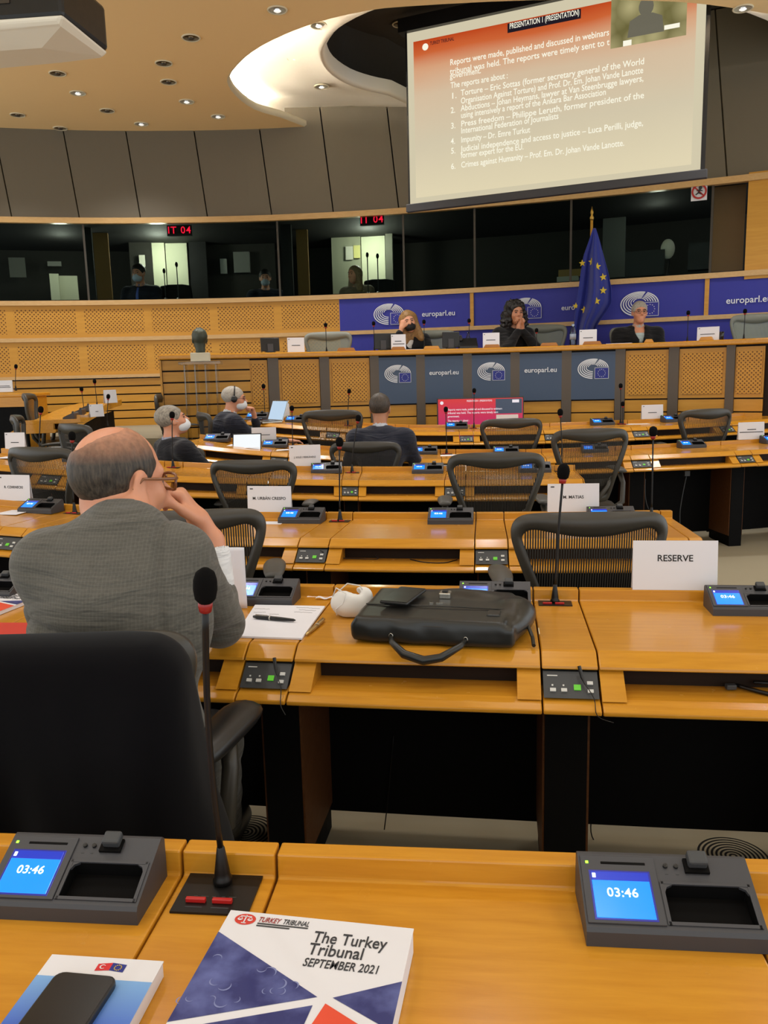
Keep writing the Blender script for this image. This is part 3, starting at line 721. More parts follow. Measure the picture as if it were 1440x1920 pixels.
for a, b, w in (((.008, .02), (-.006, -.012), .012), ((-.006, -.012), (.026, -.03), .007), ((-.006, -.012), (-.036, -.034), .007), ((.008, .016), (.036, .004), .006), ((.006, .018), (-.028, .012), .006)):
    d = Vector((b[0]-a[0], b[1]-a[1])).normalized(); n = Vector((-d.y, d.x))*w
    m.add([(a[0]+n.x, a[1]+n.y, 0), (a[0]-n.x, a[1]-n.y, 0), (b[0]-n.x, b[1]-n.y, 0), (b[0]+n.x, b[1]+n.y, 0)], [(0, 1, 2, 3)])
me = m.mesh('figure', M_['ink']); me.transform(Mf); q = bpy.data.objects.new('figure', me); C.objects.link(q); q.parent = o

# ------------------------------------------------------------ grey cladding above the booths
struct(ribbon(WC, 3.53, 5.4, -.14, -.1).build('wall_upper', M_['cladgap']))
bot_px = [-104, 20, 147, 262, 388, 509, 625, 748, 868, 990, 1112, 1238, 1362, 1486]
xs_b = [onwall(px, 400)[0] for px in bot_px]
for i, (a, b) in enumerate(zip(xs_b, xs_b[1:])):
    m = MB(); rings = []; ztop = 5.3
    n = 7
    for k in range(n):
        x = a+.008+(b-a-.016)*k/(n-1); sk = (-.155 if px < 2000 else 0)
        r = []
        for z, off in ((3.53, 0), (ztop, 0), (ztop, -.06), (3.53, -.06)):
            xx = x-.10*(z-3.53); r.append((xx, wy(xx)+.02-off, z))
        rings.append(r)
    m.loft(rings); o = m.build('wall_cladding', M_['clad']); struct(o)

# ------------------------------------------------------------ ceiling with the oval cove
E1p = [(3.61, 8.01), (3.0, 7.80), (2.44, 7.69), (1.4, 7.62), (.3, 7.68), (-.08, 7.76), (-.47, 7.94), (-.83, 8.21), (-1.19, 8.59), (-1.45, 9.02), (-1.57, 9.36), (-1.56, 9.8), (-1.42, 10.3), (-1.15, 10.62)]
E2p = [(3.80, 8.40), (3.4, 8.14), (2.96, 7.94), (2.11, 7.70), (.94, 7.64), (.3, 7.80), (-.03, 7.99), (-.34, 8.35), (-.5, 8.75), (-.53, 9.05), (-.48, 9.42), (-.3, 9.80), (-.06, 10.05), (.17, 10.2)]
E1 = [(5.6, 10.6), (5.2, 9.4), (4.5, 8.5)]+catmull(E1p, 3)+[(-.9, 11.0), (-.7, 11.4)]
E2 = [(5.0, 10.6), (4.75, 9.6), (4.35, 8.9)]+catmull(E2p, 3)+[(.45, 10.6), (.7, 11.4)]
bm = bmesh.new()
def loop(pts, z):
    vs = [bm.verts.new((p[0], p[1], z)) for p in pts]; return [bm.edges.new((vs[i], vs[(i+1) % len(vs)])) for i in range(len(vs))]
ed = loop([(-7.5, -4), (6.6, -4), (6.6, 12), (-7.5, 12)], CEIL)+loop(E1, CEIL)
bmesh.ops.triangle_fill(bm, use_beauty=True, edges=ed)
bmesh.ops.recalc_face_normals(bm, faces=bm.faces)
me = bpy.data.meshes.new('ceiling'); bm.to_mesh(me); bm.free(); me.materials.append(M_['ceiling'])
o = bpy.data.objects.new('ceiling', me); C.objects.link(o); struct(o)
def grow(E, d):
    out = []; n = len(E); cx = sum(p[0] for p in E)/n; cy = sum(p[1] for p in E)/n
    for i in range(n):
        a = E[i-1]; b = E[(i+1) % n]; t = Vector((b[0]-a[0], b[1]-a[1])).normalized(); nn = Vector((t.y, -t.x))
        if nn.dot(Vector((E[i][0]-cx, E[i][1]-cy))) < 0: nn = -nn
        out.append((E[i][0]+nn.x*d, E[i][1]+nn.y*d))
    return out
def band(levels, name, mt, smooth=True):
    m = MB(); n = len(levels[0][0]); vs = [(p[0], p[1], z) for E, z in levels for p in E]; fs = []
    for k in range(len(levels)-1):
        for i in range(n): j = (i+1) % n; fs.append((k*n+i, k*n+j, (k+1)*n+j, (k+1)*n+i))
    m.add(vs, fs); return struct(m.build(name, mt, smooth=smooth, fix=False))
E1o = grow(E1, .22); E1i = grow(E1, -.03)
band([(E1, CEIL), (E1i, CEIL+.02), (E1i, CEIL+.07), (E1, CEIL+.085), (grow(E1, .06), CEIL+.085), (grow(E1, .06), CEIL+.01)], 'ceiling_cove_lip', M_['lip'])
def relen(E, n):
    d = [0]
    for a, b in zip(E, E[1:]+E[:1]): d.append(d[-1]+math.dist(a, b))
    out = []
    for k in range(n):
        t = d[-1]*k/n; i = max(j for j in range(len(E)) if d[j] <= t+1e-9); u = (t-d[i])/max(1e-9, d[i+1]-d[i]); a = E[i]; b = E[(i+1) % len(E)]
        out.append((a[0]+(b[0]-a[0])*u, a[1]+(b[1]-a[1])*u))
    return out
NR = len(E2); mid = [((a[0]*.5+b[0]*.5), (a[1]*.5+b[1]*.5)) for a, b in zip(E1o, E2)]
E2o = grow(E2, .03)
band([(E1o, CEIL+.0), (E1o, CEIL+.24), (mid, CEIL+.21), (E2o, CEIL+.13), (E2, CEIL+.09), (grow(E2, -.05), CEIL+.13), (grow(E2, -.06), CEIL+.24)], 'ceiling_cove', M_['white'])
band([(grow(E2, -.06), CEIL+.24), (grow(E2, .02), CEIL+.24), (grow(E2, .02), CEIL+.72)], 'wall_recess', M_['dark'])
m = MB(); m.add([(p[0], p[1], CEIL+.72) for p in grow(E2, .1)], [tuple(range(len(E2)))]); struct(m.build('ceiling_recess', M_['dark'], fix=False))
# the light strip lying in the cove behind the lip, at the oval's left end
seg = [p for p in grow(E1, .1) if -1.75 < p[0] < -.35 and 8.0 < p[1] < 10.6]
o = MB().tube([(p[0], p[1], CEIL+.075) for p in seg], .018).build('cove_light_strip', mat('cove_light', (255, 240, 214), .5, emit=(255, 244, 226), es=300)); tag(o, 'bright light strip hidden in the cove at the left end of the oval', 'light')
seg = [p for p in grow(E1, .1) if -.35 <= p[0] < 4.2 and p[1] < 9.0]
o = MB().tube([(p[0], p[1], CEIL+.075) for p in seg], .016).build('cove_light_strip', mat('cove_light_soft', (255, 240, 214), .5, emit=(255, 240, 224), es=140)); tag(o, 'dimmer light strip hidden in the cove along the near side of the oval', 'light')

# downlights
def downlight_proto():
    t = thing('downlight', 'x', 'light'); 
    MB().tube([(.082*math.cos(k*.3142), .082*math.sin(k*.3142), -.004) for k in range(20)], .008, 6, closed=True).build('trim_ring', M_['lip'], t, True)
    MB().lathe([(.078, -.006), (.06, -.001), (.035, .0)], 20).build('reflector', mat('dim_reflector', (120, 100, 74), .15, .9), t, True)
    MB().lathe([(.033, -.012), (.02, -.02), (.001, -.022)], 14).build('bulb', mat('unlit_bulb', (60, 52, 44), .3), t, True); return t
def downlight_bright():
    t = thing('downlight', 'x', 'light')
    MB().tube([(.082*math.cos(k*.3142), .082*math.sin(k*.3142), -.004) for k in range(20)], .008, 6, closed=True).build('trim_ring', M_['lip'], t, True)
    MB().lathe([(.078, -.006), (.06, -.001), (.035, .0)], 20).build('reflector', mat('silver_reflector', (225, 225, 225), .12, .9), t, True)
    MB().lathe([(.033, -.012), (.02, -.02), (.001, -.022)], 14).build('bulb', mat('lit_bulb', (235, 235, 240), .3, emit=(255, 250, 240), es=.7), t, True); return t
dk, br = downlight_proto(), downlight_bright(); used = set()
DL = [(520, 18, 1, 'silver downlight nearest the top of the frame, left of the white cove'), (358, 70, 0, 'dim downlight right of the projector near the cove'), (307, 118, 0, 'dim downlight upper one of the pair left of the cove tip'), (316, 153, 0, 'dim downlight lower one of the pair left of the cove tip'),
      (108, 137, 0, 'dim downlight just below the projector'), (146, 174, 1, 'silver downlight below the projector, second row down'), (350, 190, 1, 'silver downlight close to the lower left of the white cove'), (201, 207, 0, 'dim downlight between two silver ones above the third cladding panel'),
      (33, 215, 0, 'dim downlight at the far left edge above the cladding'), (265, 232, 1, 'brightest silver downlight right above the grey cladding'), (113, 240, 0, 'dim downlight touching the top of the cladding at left'), (409, 218, 1, 'pale downlight just above cladding left of the cove end'), (1393, 15, 1, 'silver downlight in the white cove at top right corner')]
for px, py, b_, lab in DL:
    p = onz(px, py, CEIL); src = br if b_ else dk
    if src.name not in used: used.add(src.name); src.location = p; src['label'] = lab; src['group'] = 'ceiling downlights'
    else: dup(src, p, 0, lab, 'ceiling downlights')
for px, py, lab, z in ((598, 47, 'downlight in the white cove, uppermost of three', CEIL+.17), (553, 108, 'downlight in the brightest part of the white cove', CEIL+.21), (603, 162, 'downlight in the white cove nearest the grey cladding', CEIL+.18)): dup(br, onz(px, py, z-.02), 0, lab, 'ceiling downlights')
dup(dk, onz(750, 45, CEIL+.70), 0, 'downlight in dark recess above left edge of screen', 'ceiling downlights')
# ------------------------------------------------------------ projector and its screen
BL, BR, TL, TR = Vector((.399, 9.5, 3.319)), Vector((3.132, 8.26, 3.304)), Vector((.41, 9.5, 5.087)), Vector((3.065, 8.26, 5.05))
ux = (BR-BL); SW = ux.length; ux.normalize(); SH = (TL-BL).length
Ms = frame(BL, ux, (0, 0, 1))     # local x along the screen, y up, z towards the room
scr = thing('projection_screen', 'large white projection screen showing a red and cream text slide', 'screen', BL, math.atan2(ux.y, ux.x))
m = bpy.data.materials.new('projected_slide'); m.use_nodes = True; nt, b = nodes(m)
tc = N(nt, 'UVMap'); sp = N(nt, 'SeparateXYZ'); nt.links.new(tc.outputs[0], sp.inputs[0])
g = mathn(nt, 'ADD', sp.outputs[1], mathn(nt, 'MULTIPLY', sp.outputs[0], -.02))
no = N(nt, 'TexNoise', i_Scale=2.5, i_Detail=2); nt.links.new(tc.outputs[0], no.inputs['Vector'])
g = mathn(nt, 'ADD', g, mathn(nt, 'MULTIPLY', mathn(nt, 'SUBTRACT', no.outputs['Fac'], .5), .10))
rp = N(nt, 'ValToRGB'); cr = rp.color_ramp; cr.elements[0].position = 0; cr.elements[0].color = L((222, 210, 176)); cr.elements[1].position = 1.0; cr.elements[1].color = L((186, 62, 16))
for pos, c in ((.35, (208, 196, 168)), (.66, (210, 186, 156)), (.82, (212, 158, 120)), (.91, (202, 98, 50))): e = cr.elements.new(pos); e.color = L(c)
nt.links.new(g, rp.inputs[0]); b.inputs['Base Color'].default_value = (.02, .02, .02, 1); b.inputs['Roughness'].default_value = .9; b.inputs['Specular IOR Level'].default_value = 0
nt.links.new(rp.outputs[0], b.inputs['Emission Color']); b.inputs['Emission Strength'].default_value = 1.0
M_['slide'] = m
M_['slidewhite'] = mat('projected_white', (40, 40, 38), .9, emit=(250, 246, 226), es=1.0, spec=0)
M_['slideborder'] = mat('screen_cloth_lit', (30, 30, 28), .9, emit=(216, 206, 176), es=.92, spec=0)
M_['slideblack'] = mat('projected_black', (20, 20, 20), .9, emit=(30, 24, 34), es=1, spec=0)
def flat(x0, x1, y0, y1, z, name, mt, par, uv=False):
    q = MB().add([(x0, -z, y0), (x1, -z, y0), (x1, -z, y1), (x0, -z, y1)], [(0, 1, 2, 3)])
    if uv: q.uv = [(0, 0), (1, 0), (1, 1), (0, 1)]
    return q.build(name, mt, par, fix=False)
MB().box(-.02, SW+.02, 0, .012, -.0, SH).build('cloth', M_['slideborder'], scr)
flat(.055, SW-.07, .06, SH-.10, .003, 'slide_image', M_['slide'], scr, True)
MB().box(-.06, SW+.08, -.03, .03, -.085, -.0).build('bottom_bar', M_['blackplastic'], scr, bevel=.008)
MB().box(SW+.015, SW+.055, -.01, .02, -.0, SH).build('side_border', M_['darkplastic'], scr); MB().box(-.035, -.018, -.01, .02, -.0, SH).build('side_border', M_['darkplastic'], scr)
MB().box(-.1, SW+.12, -.06, .08, SH, SH+.14).build('roller_case', M_['darkplastic'], scr)
def slide_at(px, py):      # pixel -> (x, y) on the screen
    n = Vector((ux.y, -ux.x, 0)); v = Vector(ray(px, py)); c = Vector((0, 0, CAM_Z)); t = (BL-c).dot(n)/v.dot(n); p = c+v*t-BL; return p.dot(ux), p.z
def slide_text(s, px0, px1, py, hgt, mt='slidewhite', py1=None):
    """one line of the slide, from px0 to px1 at height py"""
    a = slide_at(px0, py); bq = slide_at(px1, py1 if py1 is not None else py-.105*(px1-px0))
    me = text_mesh(s, .1, align='LEFT', depth=.0004); xs = [v.co.x for v in me.vertices]; w0 = max(xs)-min(xs)
    w = bq[0]-a[0]; tilt = (bq[1]-a[1])/w
    Mm = Matrix(((w/w0, 0, 0, a[0]), (0, 0, -1, -.006), (w/w0*tilt*0, hgt/.1, 0, a[1]), (0, 0, 0, 1)))
    lettering(s, .1, M_[mt], Mm, scr, align='LEFT', depth=.0004)
TXT = [("Reports were made, published and discussed in webinars", 845, 1142, 118), ("tribunal was held. The reports were timely sent to t", 845, 1144, 135), ("government.", 845, 903, 143), ("The reports are about :", 846, 953, 161),
       ("1.", 846, 854, 181), ("Torture – Eric Sottas (former secretary general of the World", 865, 1208, 175), ("Organisation Against Torture) and Prof. Dr. Em. Johan Vande Lanotte", 865, 1206, 190),
       ("2.", 846, 854, 208), ("Abductions – Johan Heymans, lawyer at Van Steenbrugge lawyers,", 865, 1207, 204), ("using intensively a report of the Ankara Bar Association", 865, 1136, 217),
       ("3.", 846, 854, 237), ("Press freedom – Philippe Leruth, former president of the", 865, 1207, 233), ("International Federation of Journalists", 865, 1047, 246),
       ("4.", 846, 854, 266), ("Impunity – Dr. Emre Turkut", 865, 994, 263), ("5.", 846, 854, 284), ("Judicial independence and access to justice – Luca Perilli, judge,", 865, 1207, 280), ("former expert for the EU.", 865, 982, 292), ("6.", 846, 854, 313), ("Crimes against Humanity – Prof. Em. Dr. Johan Vande Lanotte.", 865, 1170, 310)]
for s, a, b_, y in TXT: slide_text(s, a, b_, y, .085)
q0 = slide_at(955, 53); q1 = slide_at(1089, 26); flat(q0[0]-.01, q1[0]+.01, q0[1]-.045, q0[1]+.045, .005, 'caption_bar', M_['slideblack'], scr); slide_text("PRESENTATION 1 (PRESENTATION)", 957, 1087, 50, .075)
q0 = slide_at(799, 88); cq = MB().add([(q0[0]+.035*math.cos(k*.4189), -.005, q0[1]+.035*math.sin(k*.4189)) for k in range(15)], [tuple(range(15))]).build('scales_emblem', M_['slidewhite'], scr)
slide_text("TURKEY TRIBUNAL", 808, 853, 82, .05, 'slideblack'); 
q0 = slide_at(1146, 92); q1 = slide_at(1290, 10)
inset = mat('video_inset', (30, 30, 28), .9, spec=0); nt, b = nodes(inset); vo = N(nt, 'TexVoronoi', i_Scale=6.0); tcn = N(nt, 'TexCoord'); nt.links.new(tcn.outputs['Object'], vo.inputs['Vector'])
rp = N(nt, 'ValToRGB'); rp.color_ramp.elements[0].color = L((190, 180, 130)); rp.color_ramp.elements[1].color = L((110, 104, 60)); nt.links.new(vo.outputs['Distance'], rp.inputs[0]); nt.links.new(rp.outputs[0], b.inputs['Emission Color']); b.inputs['Emission Strength'].default_value = .9
yt = SH-.02; flat(q0[0], q1[0], q0[1], yt, .006, 'video_image', inset, scr)
fig = mat('video_figure', (20, 20, 20), .9, emit=(112, 108, 92), es=.9, spec=0)
cx = q0[0]+(q1[0]-q0[0])*.47; hh = yt-q0[1]
MB().add([(cx+.07*math.cos(k*.4189), -.008, q0[1]+hh*.62+.085*math.sin(k*.4189)) for k in range(15)], [tuple(range(15))]).build('video_speaker_head', fig, scr)
MB().add([(cx-.17, -.008, q0[1]+.07), (cx+.17, -.008, q0[1]+.07), (cx+.15, -.008, q0[1]+hh*.42), (cx+.06, -.008, q0[1]+hh*.5), (cx-.06, -.008, q0[1]+hh*.5), (cx-.15, -.008, q0[1]+hh*.42)], [tuple(range(6))]).build('video_speaker_body', fig, scr)
flat(q0[0]+.12, q0[0]+.2, q0[1]+.0, q0[1]+.05, .009, 'video_card', M_['slidewhite'], scr); flat(q1[0]-.2, q1[0]-.06, q0[1]+.08, q0[1]+.12, .009, 'video_card', M_['slidewhite'], scr)

pj = thing('ceiling_projector', 'black and white projector hanging from the ceiling at top left', 'projector', at(38, 36, 4.5), -.1)
MB().prism([(-.34, -.24), (.34, -.24), (.37, .2), (.3, .26), (-.34, .26)], -.10, .12).build('housing', M_['darkplastic'], pj, bevel=.02)
MB().loft([[(-.36, -.26, -.10), (.35, -.26, -.10), (.37, .22, -.10), (-.36, .27, -.10)], [(-.34, -.24, -.14), (.32, -.24, -.14), (.34, .2, -.13), (-.34, .25, -.13)], [(-.2, -.12, -.19), (.16, -.12, -.19), (.14, .1, -.18), (-.2, .12, -.18)]]).build('lower_shell', M_['white'], pj, bevel=.02)
MB().box(-.02, .08, -.246, -.235, -.03, .04).build('label_plate', mat('brown_plate', (60, 50, 38), .5), pj)
for k in range(6): MB().box(-.1+.022*(k % 3), -.092+.022*(k % 3), -.246, -.24, .0+.03*(k//3), .008+.03*(k//3)).build('indicator', M_['button'], pj)
MB().tube([(0, 0, .1), (0, 0, CEIL-pj.location.z)], .03).build('ceiling_pole', M_['darkplastic'], pj); MB().box(-.12, .12, -.05, .05, .12, .15).build('bracket', M_['stem'], pj)

# ------------------------------------------------------------ raised bench
PB = [(at(300, 700, 8.35)), at(395, 700, 8.45), at(513, 700, 8.62), at(608, 700, 8.74), at(702, 700, 8.83), at(788, 700, 8.87), at(876, 700, 8.88), at(965, 700, 8.85), at(1062, 700, 8.77), at(1163, 700, 8.62), at(1263, 700, 8.42), at(1372, 700, 8.15), at(1440, 700, 7.95), at(1540, 700, 7.6)]
PB = [(p.x, p.y) for p in PB]; CT = 1.70
bench = thing('podium_bench', 'long curved wooden bench with blue and perforated panels facing the hall', 'bench', (PB[6][0], PB[6][1], 0))
def pb(i, t, off=0):
    a = Vector(PB[i]); b_ = Vector(PB[i+1]); p = a.lerp(b_, t); d = (b_-a).normalized(); return p+Vector((d.y, -d.x))*off
def loc2(root, o):
    o.parent = root; o.matrix_parent_inverse = Matrix.Translation(root.location).inverted(); return o
PC = catmull([PB[0]]+PB[1:], 3)
o = ribbon(PC, CT-.055, CT, -.46, .07).build('counter_top', M_['wood'], bevel=.012); loc2(bench, o)
loc2(bench, ribbon(PC, .5, CT-.055, -.03, -.01).build('backing', M_['woodin']))
for i in range(2, 12):
    a = pb(i-1, .92, .0) if i == 2 else pb(i-1, .9); q = [pb(i-1, .905, -.01), pb(i, .095, -.01), pb(i, .095, .03), pb(i-1, .905, .03)]
    loc2(bench, MB().prism([tuple(v) for v in q], .3, CT-.055).build('pilaster', M_['pilaster']))
def panel(i, t0, t1, z0, z1, mt, name, off=.02, uvm=False, th=.025):
    a, b_ = pb(i, t0, off), pb(i, t1, off); c, d = pb(i, t1, off-th), pb(i, t0, off-th); m = MB(); w = (b_-a).length
    m.add([(a.x, a.y, z0), (b_.x, b_.y, z0), (b_.x, b_.y, z1), (a.x, a.y, z1), (d.x, d.y, z0), (c.x, c.y, z0), (c.x, c.y, z1), (d.x, d.y, z1)], [(0, 1, 2, 3), (5, 4, 7, 6), (4, 0, 3, 7), (1, 5, 6, 2), (3, 2, 6, 7), (4, 5, 1, 0)])
    if uvm: m.uv = [(0, 0), (w, 0), (w, z1-z0), (0, z1-z0)]*2
    return loc2(bench, m.build(name, mt, fix=False)), frame((a.lerp(b_, .5).x, a.lerp(b_, .5).y, 0), (b_.x-a.x, b_.y-a.y, 0), (0, 0, 1)), w
pz0, pz1 = 1.13, CT-.075
for i, kind in enumerate(['s', 'h', 'p', 'p', 'e', 't', 'e', 't', 'e', 'p', 'p', 'p', 'p']):
    if kind == 's':
        panel(i, .0, .04, .6, CT-.06, M_['wallwood'], 'end_post', .03)
        for k in range(9): panel(i, .05, 1, .62+.115*k, .62+.115*k+.098, M_['wallwood'], 'slat', .01)
        continue
    if kind == 'h':
        for k in range(9): panel(i, 0, .62, .62+.115*k, .62+.115*k+.098, M_['wallwood'], 'slat', .01)
        panel(i, .62, .9, pz0, pz1, M_['wallwood'], 'panel_frame', .014); panel(i, .64, .86, pz0+.03, pz1-.03, P2, 'perforated_panel', .022, True)
        for k in range(4): panel(i, .62, .9, .62+.13*k, .62+.13*k+.115, M_['wallwood'], 'slat', .01)
        continue
    for k in range(4): panel(i, .1, .9, .60+.132*k, .60+.132*k+.118, M_['wallwood'], 'slat', .01)
    if kind == 'p':
        panel(i, .1, .9, pz0, pz1, M_['wallwood'], 'panel_frame', .012); panel(i, .15, .85, pz0+.04, pz1-.04, P2, 'perforated_panel', .024, True)
    else:
        o, Mf, w = panel(i, .09, .91, pz0, pz1, M_['bluepanel'], 'blue_panel', .03)
        Mf = Mf @ Matrix.Translation((0, pz0+.29+(.03 if kind == 'e' else .03), .004))
        if kind == 'e': e = emblem(Mf, w*.7, 'logowhite', 'flagblue', o)
        else: lettering('europarl.eu', w*.75/4.55, M_['logowhite'], Mf, o)
E1b = [c for c in bench.children]
for o in list(bench.children):      # prints sit in world space: bring them along with their panels
    for c in o.children: c.matrix_parent_inverse = (Matrix.Translation(bench.location) @ Matrix.Translation(bench.location).inverted())
# the television standing before the bench
t0, t1 = at(820, 800, 8.45), at(982, 805, 8.40); d = (t1-t0).normalized(); tv = thing('television', 'flat television showing the red slide on the floor before the bench', 'television', ((t0.x+t1.x)/2, (t0.y+t1.y)/2, zf(1, 8.4)), math.atan2(d.y, d.x))
w = (t1-t0).length; zt = at(818, 747, 8.45).z-zf(1, 8.4); zb = zt-w*.6
MB().box(-w/2, w/2, 0, .05, zb, zt).build('frame', M_['blackplastic'], tv, bevel=.005)
tvm = mat('tv_slide', (10, 5, 6), .2); nt, b = nodes(tvm); tc = N(nt, 'TexCoord'); sp = N(nt, 'SeparateXYZ'); nt.links.new(tc.outputs['Object'], sp.inputs[0])
mr = N(nt, 'MapRange'); mr.inputs['From Min'].default_value = zb; mr.inputs['From Max'].default_value = zt; nt.links.new(sp.outputs[2], mr.inputs['Value'])
nt.links.new(mixc(nt, mr.outputs['Result'], L((170, 56, 130)), L((214, 44, 40))), b.inputs['Emission Color']); b.inputs['Emission Strength'].default_value = .95
flat(-w/2+.012, w/2-.012, zb+.012, zt-.012, .002, 'picture', tvm, tv)
TW = mat('tv_white', (20, 20, 20), .3, emit=(240, 230, 236), es=.95)
def tvtext(s, x0, wd, z, h_=.03):
    me = text_mesh(s, .1, align='LEFT', depth=.0003); w0 = max(v.co.x for v in me.vertices)
    lettering(s, .1, TW, Matrix(((wd/w0, 0, 0, x0), (0, 0, -1, -.004), (0, h_/.1, 0, z), (0, 0, 0, 1))), tv, align='LEFT', depth=.0003)
tvtext('PRESENTATION 1 (PRESENTATION)', -.14, .26, zt-.035, .026); tvtext('Reports were made, published and discussed in webinars', -w/2+.11, .56, zt-.12); tvtext('tribunal was held. The reports were timely sent', -w/2+.11, .52, zt-.155); tvtext('government.', -w/2+.11, .12, zt-.19)
tvtext('The reports are about :', -w/2+.11, .22, zt-.235); tvtext('1.  Torture – Eric Sottas (former secretary general', -w/2+.11, .62, zt-.29); tvtext('Organisation Against Torture)', -w/2+.2, .4, zt-.325)
MB().add([(-w/2+.05+.018*math.cos(k*.5236), -.004, zt-.05+.018*math.sin(k*.5236)) for k in range(12)], [tuple(range(12))]).build('scales_emblem', TW, tv)
flat(w/2-.29, w/2-.02, zt-.17, zt-.02, .004, 'video_image', mat('tv_video', (10, 10, 10), .3, emit=(64, 74, 92), es=.9), tv); flat(w/2-.12, w/2-.05, zt-.06, zt-.03, .006, 'video_card', TW, tv)
MB().box(-.3, .3, -.06, .16, 0, .03).build('stand_foot', M_['blackplastic'], tv); MB().box(-.08, .08, .05, .09, 0, zb+.1).build('stand_neck', M_['blackplastic'], tv)

# bust on its clear stand
bp = at(376, 670, 8.1); bs = thing('acrylic_stand', 'clear acrylic stand under the bronze bust before the slatted bench', 'stand', (bp.x, bp.y, zf(bp.x, bp.y)), .12); z0 = bs.location.z; zt = at(376, 678, 8.1).z-z0
MB().box(-.2, .2, -.16, .16, zt-.03, zt).build('top_plate', M_['acrylic'], bs, bevel=.004)
for x in (-.15, -.05, .05, .15): MB().box(x-.008, x+.008, -.12, .12, .02, zt-.03).build('upright', M_['acrylic'], bs, bevel=.002)
MB().box(-.2, .2, -.16, .16, 0, .02).build('base_plate', M_['acrylic'], bs)
st = MB().box(-.09, .09, -.07, .07, 0, .085).build('stone_block', M_['stone'], bevel=.006); st.location = (bp.x, bp.y, z0+zt); st.rotation_euler.z = .12; tag(st, 'pale stone block carrying the bronze head', 'plinth')
bu = thing('bronze_bust', 'greenish bronze head of a man on a pale stone block', 'bust', (bp.x, bp.y, z0+zt+.085), .45)
def bust(P):
    q = P-np.array((0, 0, .125)); q = q/.86
    d = head_sdf(q); d = smin(d, s_cap(q, (0, -.02, -.06), (0, -.015, -.18), .056, .054), .03)
    hr = s_ell(q, (0, -.02, .042), (.085, .104, .092))+noise3(q, 60, 3)*.006; hr = smax(hr, -(q[:, 2]*.9-q[:, 1]*.9+.03)*.7, .02); d = smin(d, hr, .012)
    return smax(d*.86, -.0-P[:, 2], .005)
solid('head', bust, (-.14, -.14, -.02), (.14, .16, .27), .007, M_['bronze'], bu)

# flag
fp = at(1113, 405, 9.85); fb = Vector((fp.x-.02, fp.y+.0, DAIS)); fl = thing('european_flag', 'blue flag with yellow stars hanging on a pole beside the bench', 'flag', fb)
MB().tube([(0, 0, 0), (0, 0, fp.z-DAIS-.02)], .016).build('pole', M_['wallwood'], fl, True); MB().lathe([(.018, 0), (.026, .03), (.012, .06), (.02, .09), (.001, .16)], 12, (0, 0, fp.z-DAIS-.05)).build('finial', mat('brass', (190, 150, 70), .3, .8), fl, True)
MB().lathe([(.2, 0), (.2, .03), (.05, .06)], 24).build('base', M_['stem'], fl)
rows = [(428, 1112, 1117), (450, 1105, 1124), (480, 1094, 1132), (510, 1089, 1140), (540, 1085, 1146), (567, 1081, 1147), (585, 1078, 1137), (605, 1077, 1122), (640, 1075, 1108), (668, 1074, 1100)]
YF = 9.72
def edgepx(y):
    for (a, l0, r0), (b_, l1, r1) in zip(rows, rows[1:]):
        if a <= y <= b_: t = (y-a)/(b_-a); return l0+(l1-l0)*t, r0+(r1-r0)*t
    return rows[-1][1:]
def cloth(u, py):
    l, r = edgepx(py); g = min(1, (py-428)/90); dd = YF-.07*g*math.sin(u*9+1.0+py*.004)-.04*g*math.sin(u*19+py*.01)-.12*g*(1-abs(2*u-1))
    p = at(l+(r-l)*u, py, dd); return p-fb
nu, nv = 41, 40
m = MB(); m.grid(lambda i, j: cloth(i/(nu-1), 428+240*j/(nv-1)), nu, nv); m.build('cloth', M_['navy'], fl, True, fix=False, thick=.006)
for px, py in ((1091, 494), (1109, 491), (1119, 500), (1130, 520), (1130, 545), (1118, 565), (1095, 581), (1079, 574)):
    l, r = edgepx(py); p = cloth((px-l)/(r-l), py)-Vector((0, .02, 0)); R_ = .045 if px not in (1091, 1079) else .04
    m = MB(); ph = random.uniform(-.2, .2)
    m.add([(p.x+(R_ if k % 2 == 0 else R_*.42)*math.sin(k*math.pi/5+ph), p.y, p.z+(R_ if k % 2 == 0 else R_*.42)*math.cos(k*math.pi/5+ph)) for k in range(10)], [tuple(range(10))]); m.build('star', M_['gold'], fl, thick=.004)
# ------------------------------------------------------------ desk rows
def proj(p):
    d = np.array(p, float)-np.array([0, 0, CAM_Z]); z = d@CF; return 720+F_PX*(d@CR)/z, 960-F_PX*(d@CU)/z
class Row:
    """a curved row: pts = top of its rear lip, left to right; users sit on its near side"""
    def __init__(s, pts, flip=1):
        s.p = catmull([tuple(q) for q in pts], 12); s.L = [0]
        for a, b in zip(s.p, s.p[1:]): s.L.append(s.L[-1]+math.dist(a[:2], b[:2]))
    def at(s, l):
        l = max(0, min(s.L[-1]-1e-6, l)); i = max(j for j in range(len(s.L)) if s.L[j] <= l); i = min(i, len(s.p)-2); t = (l-s.L[i])/max(1e-9, s.L[i+1]-s.L[i])
        a, b = Vector(s.p[i]), Vector(s.p[i+1]); e = .15
        return a.lerp(b, t)
    def tan(s, l):
        a = s.at(max(0, l-.25)); b = s.at(min(s.L[-1], l+.25)); t = b-a; t.z = 0; return t.normalized()
    def nrm(s, l): t = s.tan(l); return Vector((t.y, -t.x, 0))
    def pt(s, l, d, z=0): return s.at(l)+s.nrm(l)*d+Vector((0, 0, z-.775))     # z as if the lip were .775 high
    def lx(s, x): return min((abs(q[0]-x), l) for q, l in zip(s.p, s.L))[1] if True else 0
    def lxx(s, x):
        ls = np.linspace(0, s.L[-1], 1500); return float(min(ls, key=lambda l: abs(s.at(l).x-x)))
    def lpx(s, px, d, z=.74):
        ls = np.linspace(0, s.L[-1], 900); return float(min(ls, key=lambda l: abs(proj(s.pt(l, d, z))[0]-px)))
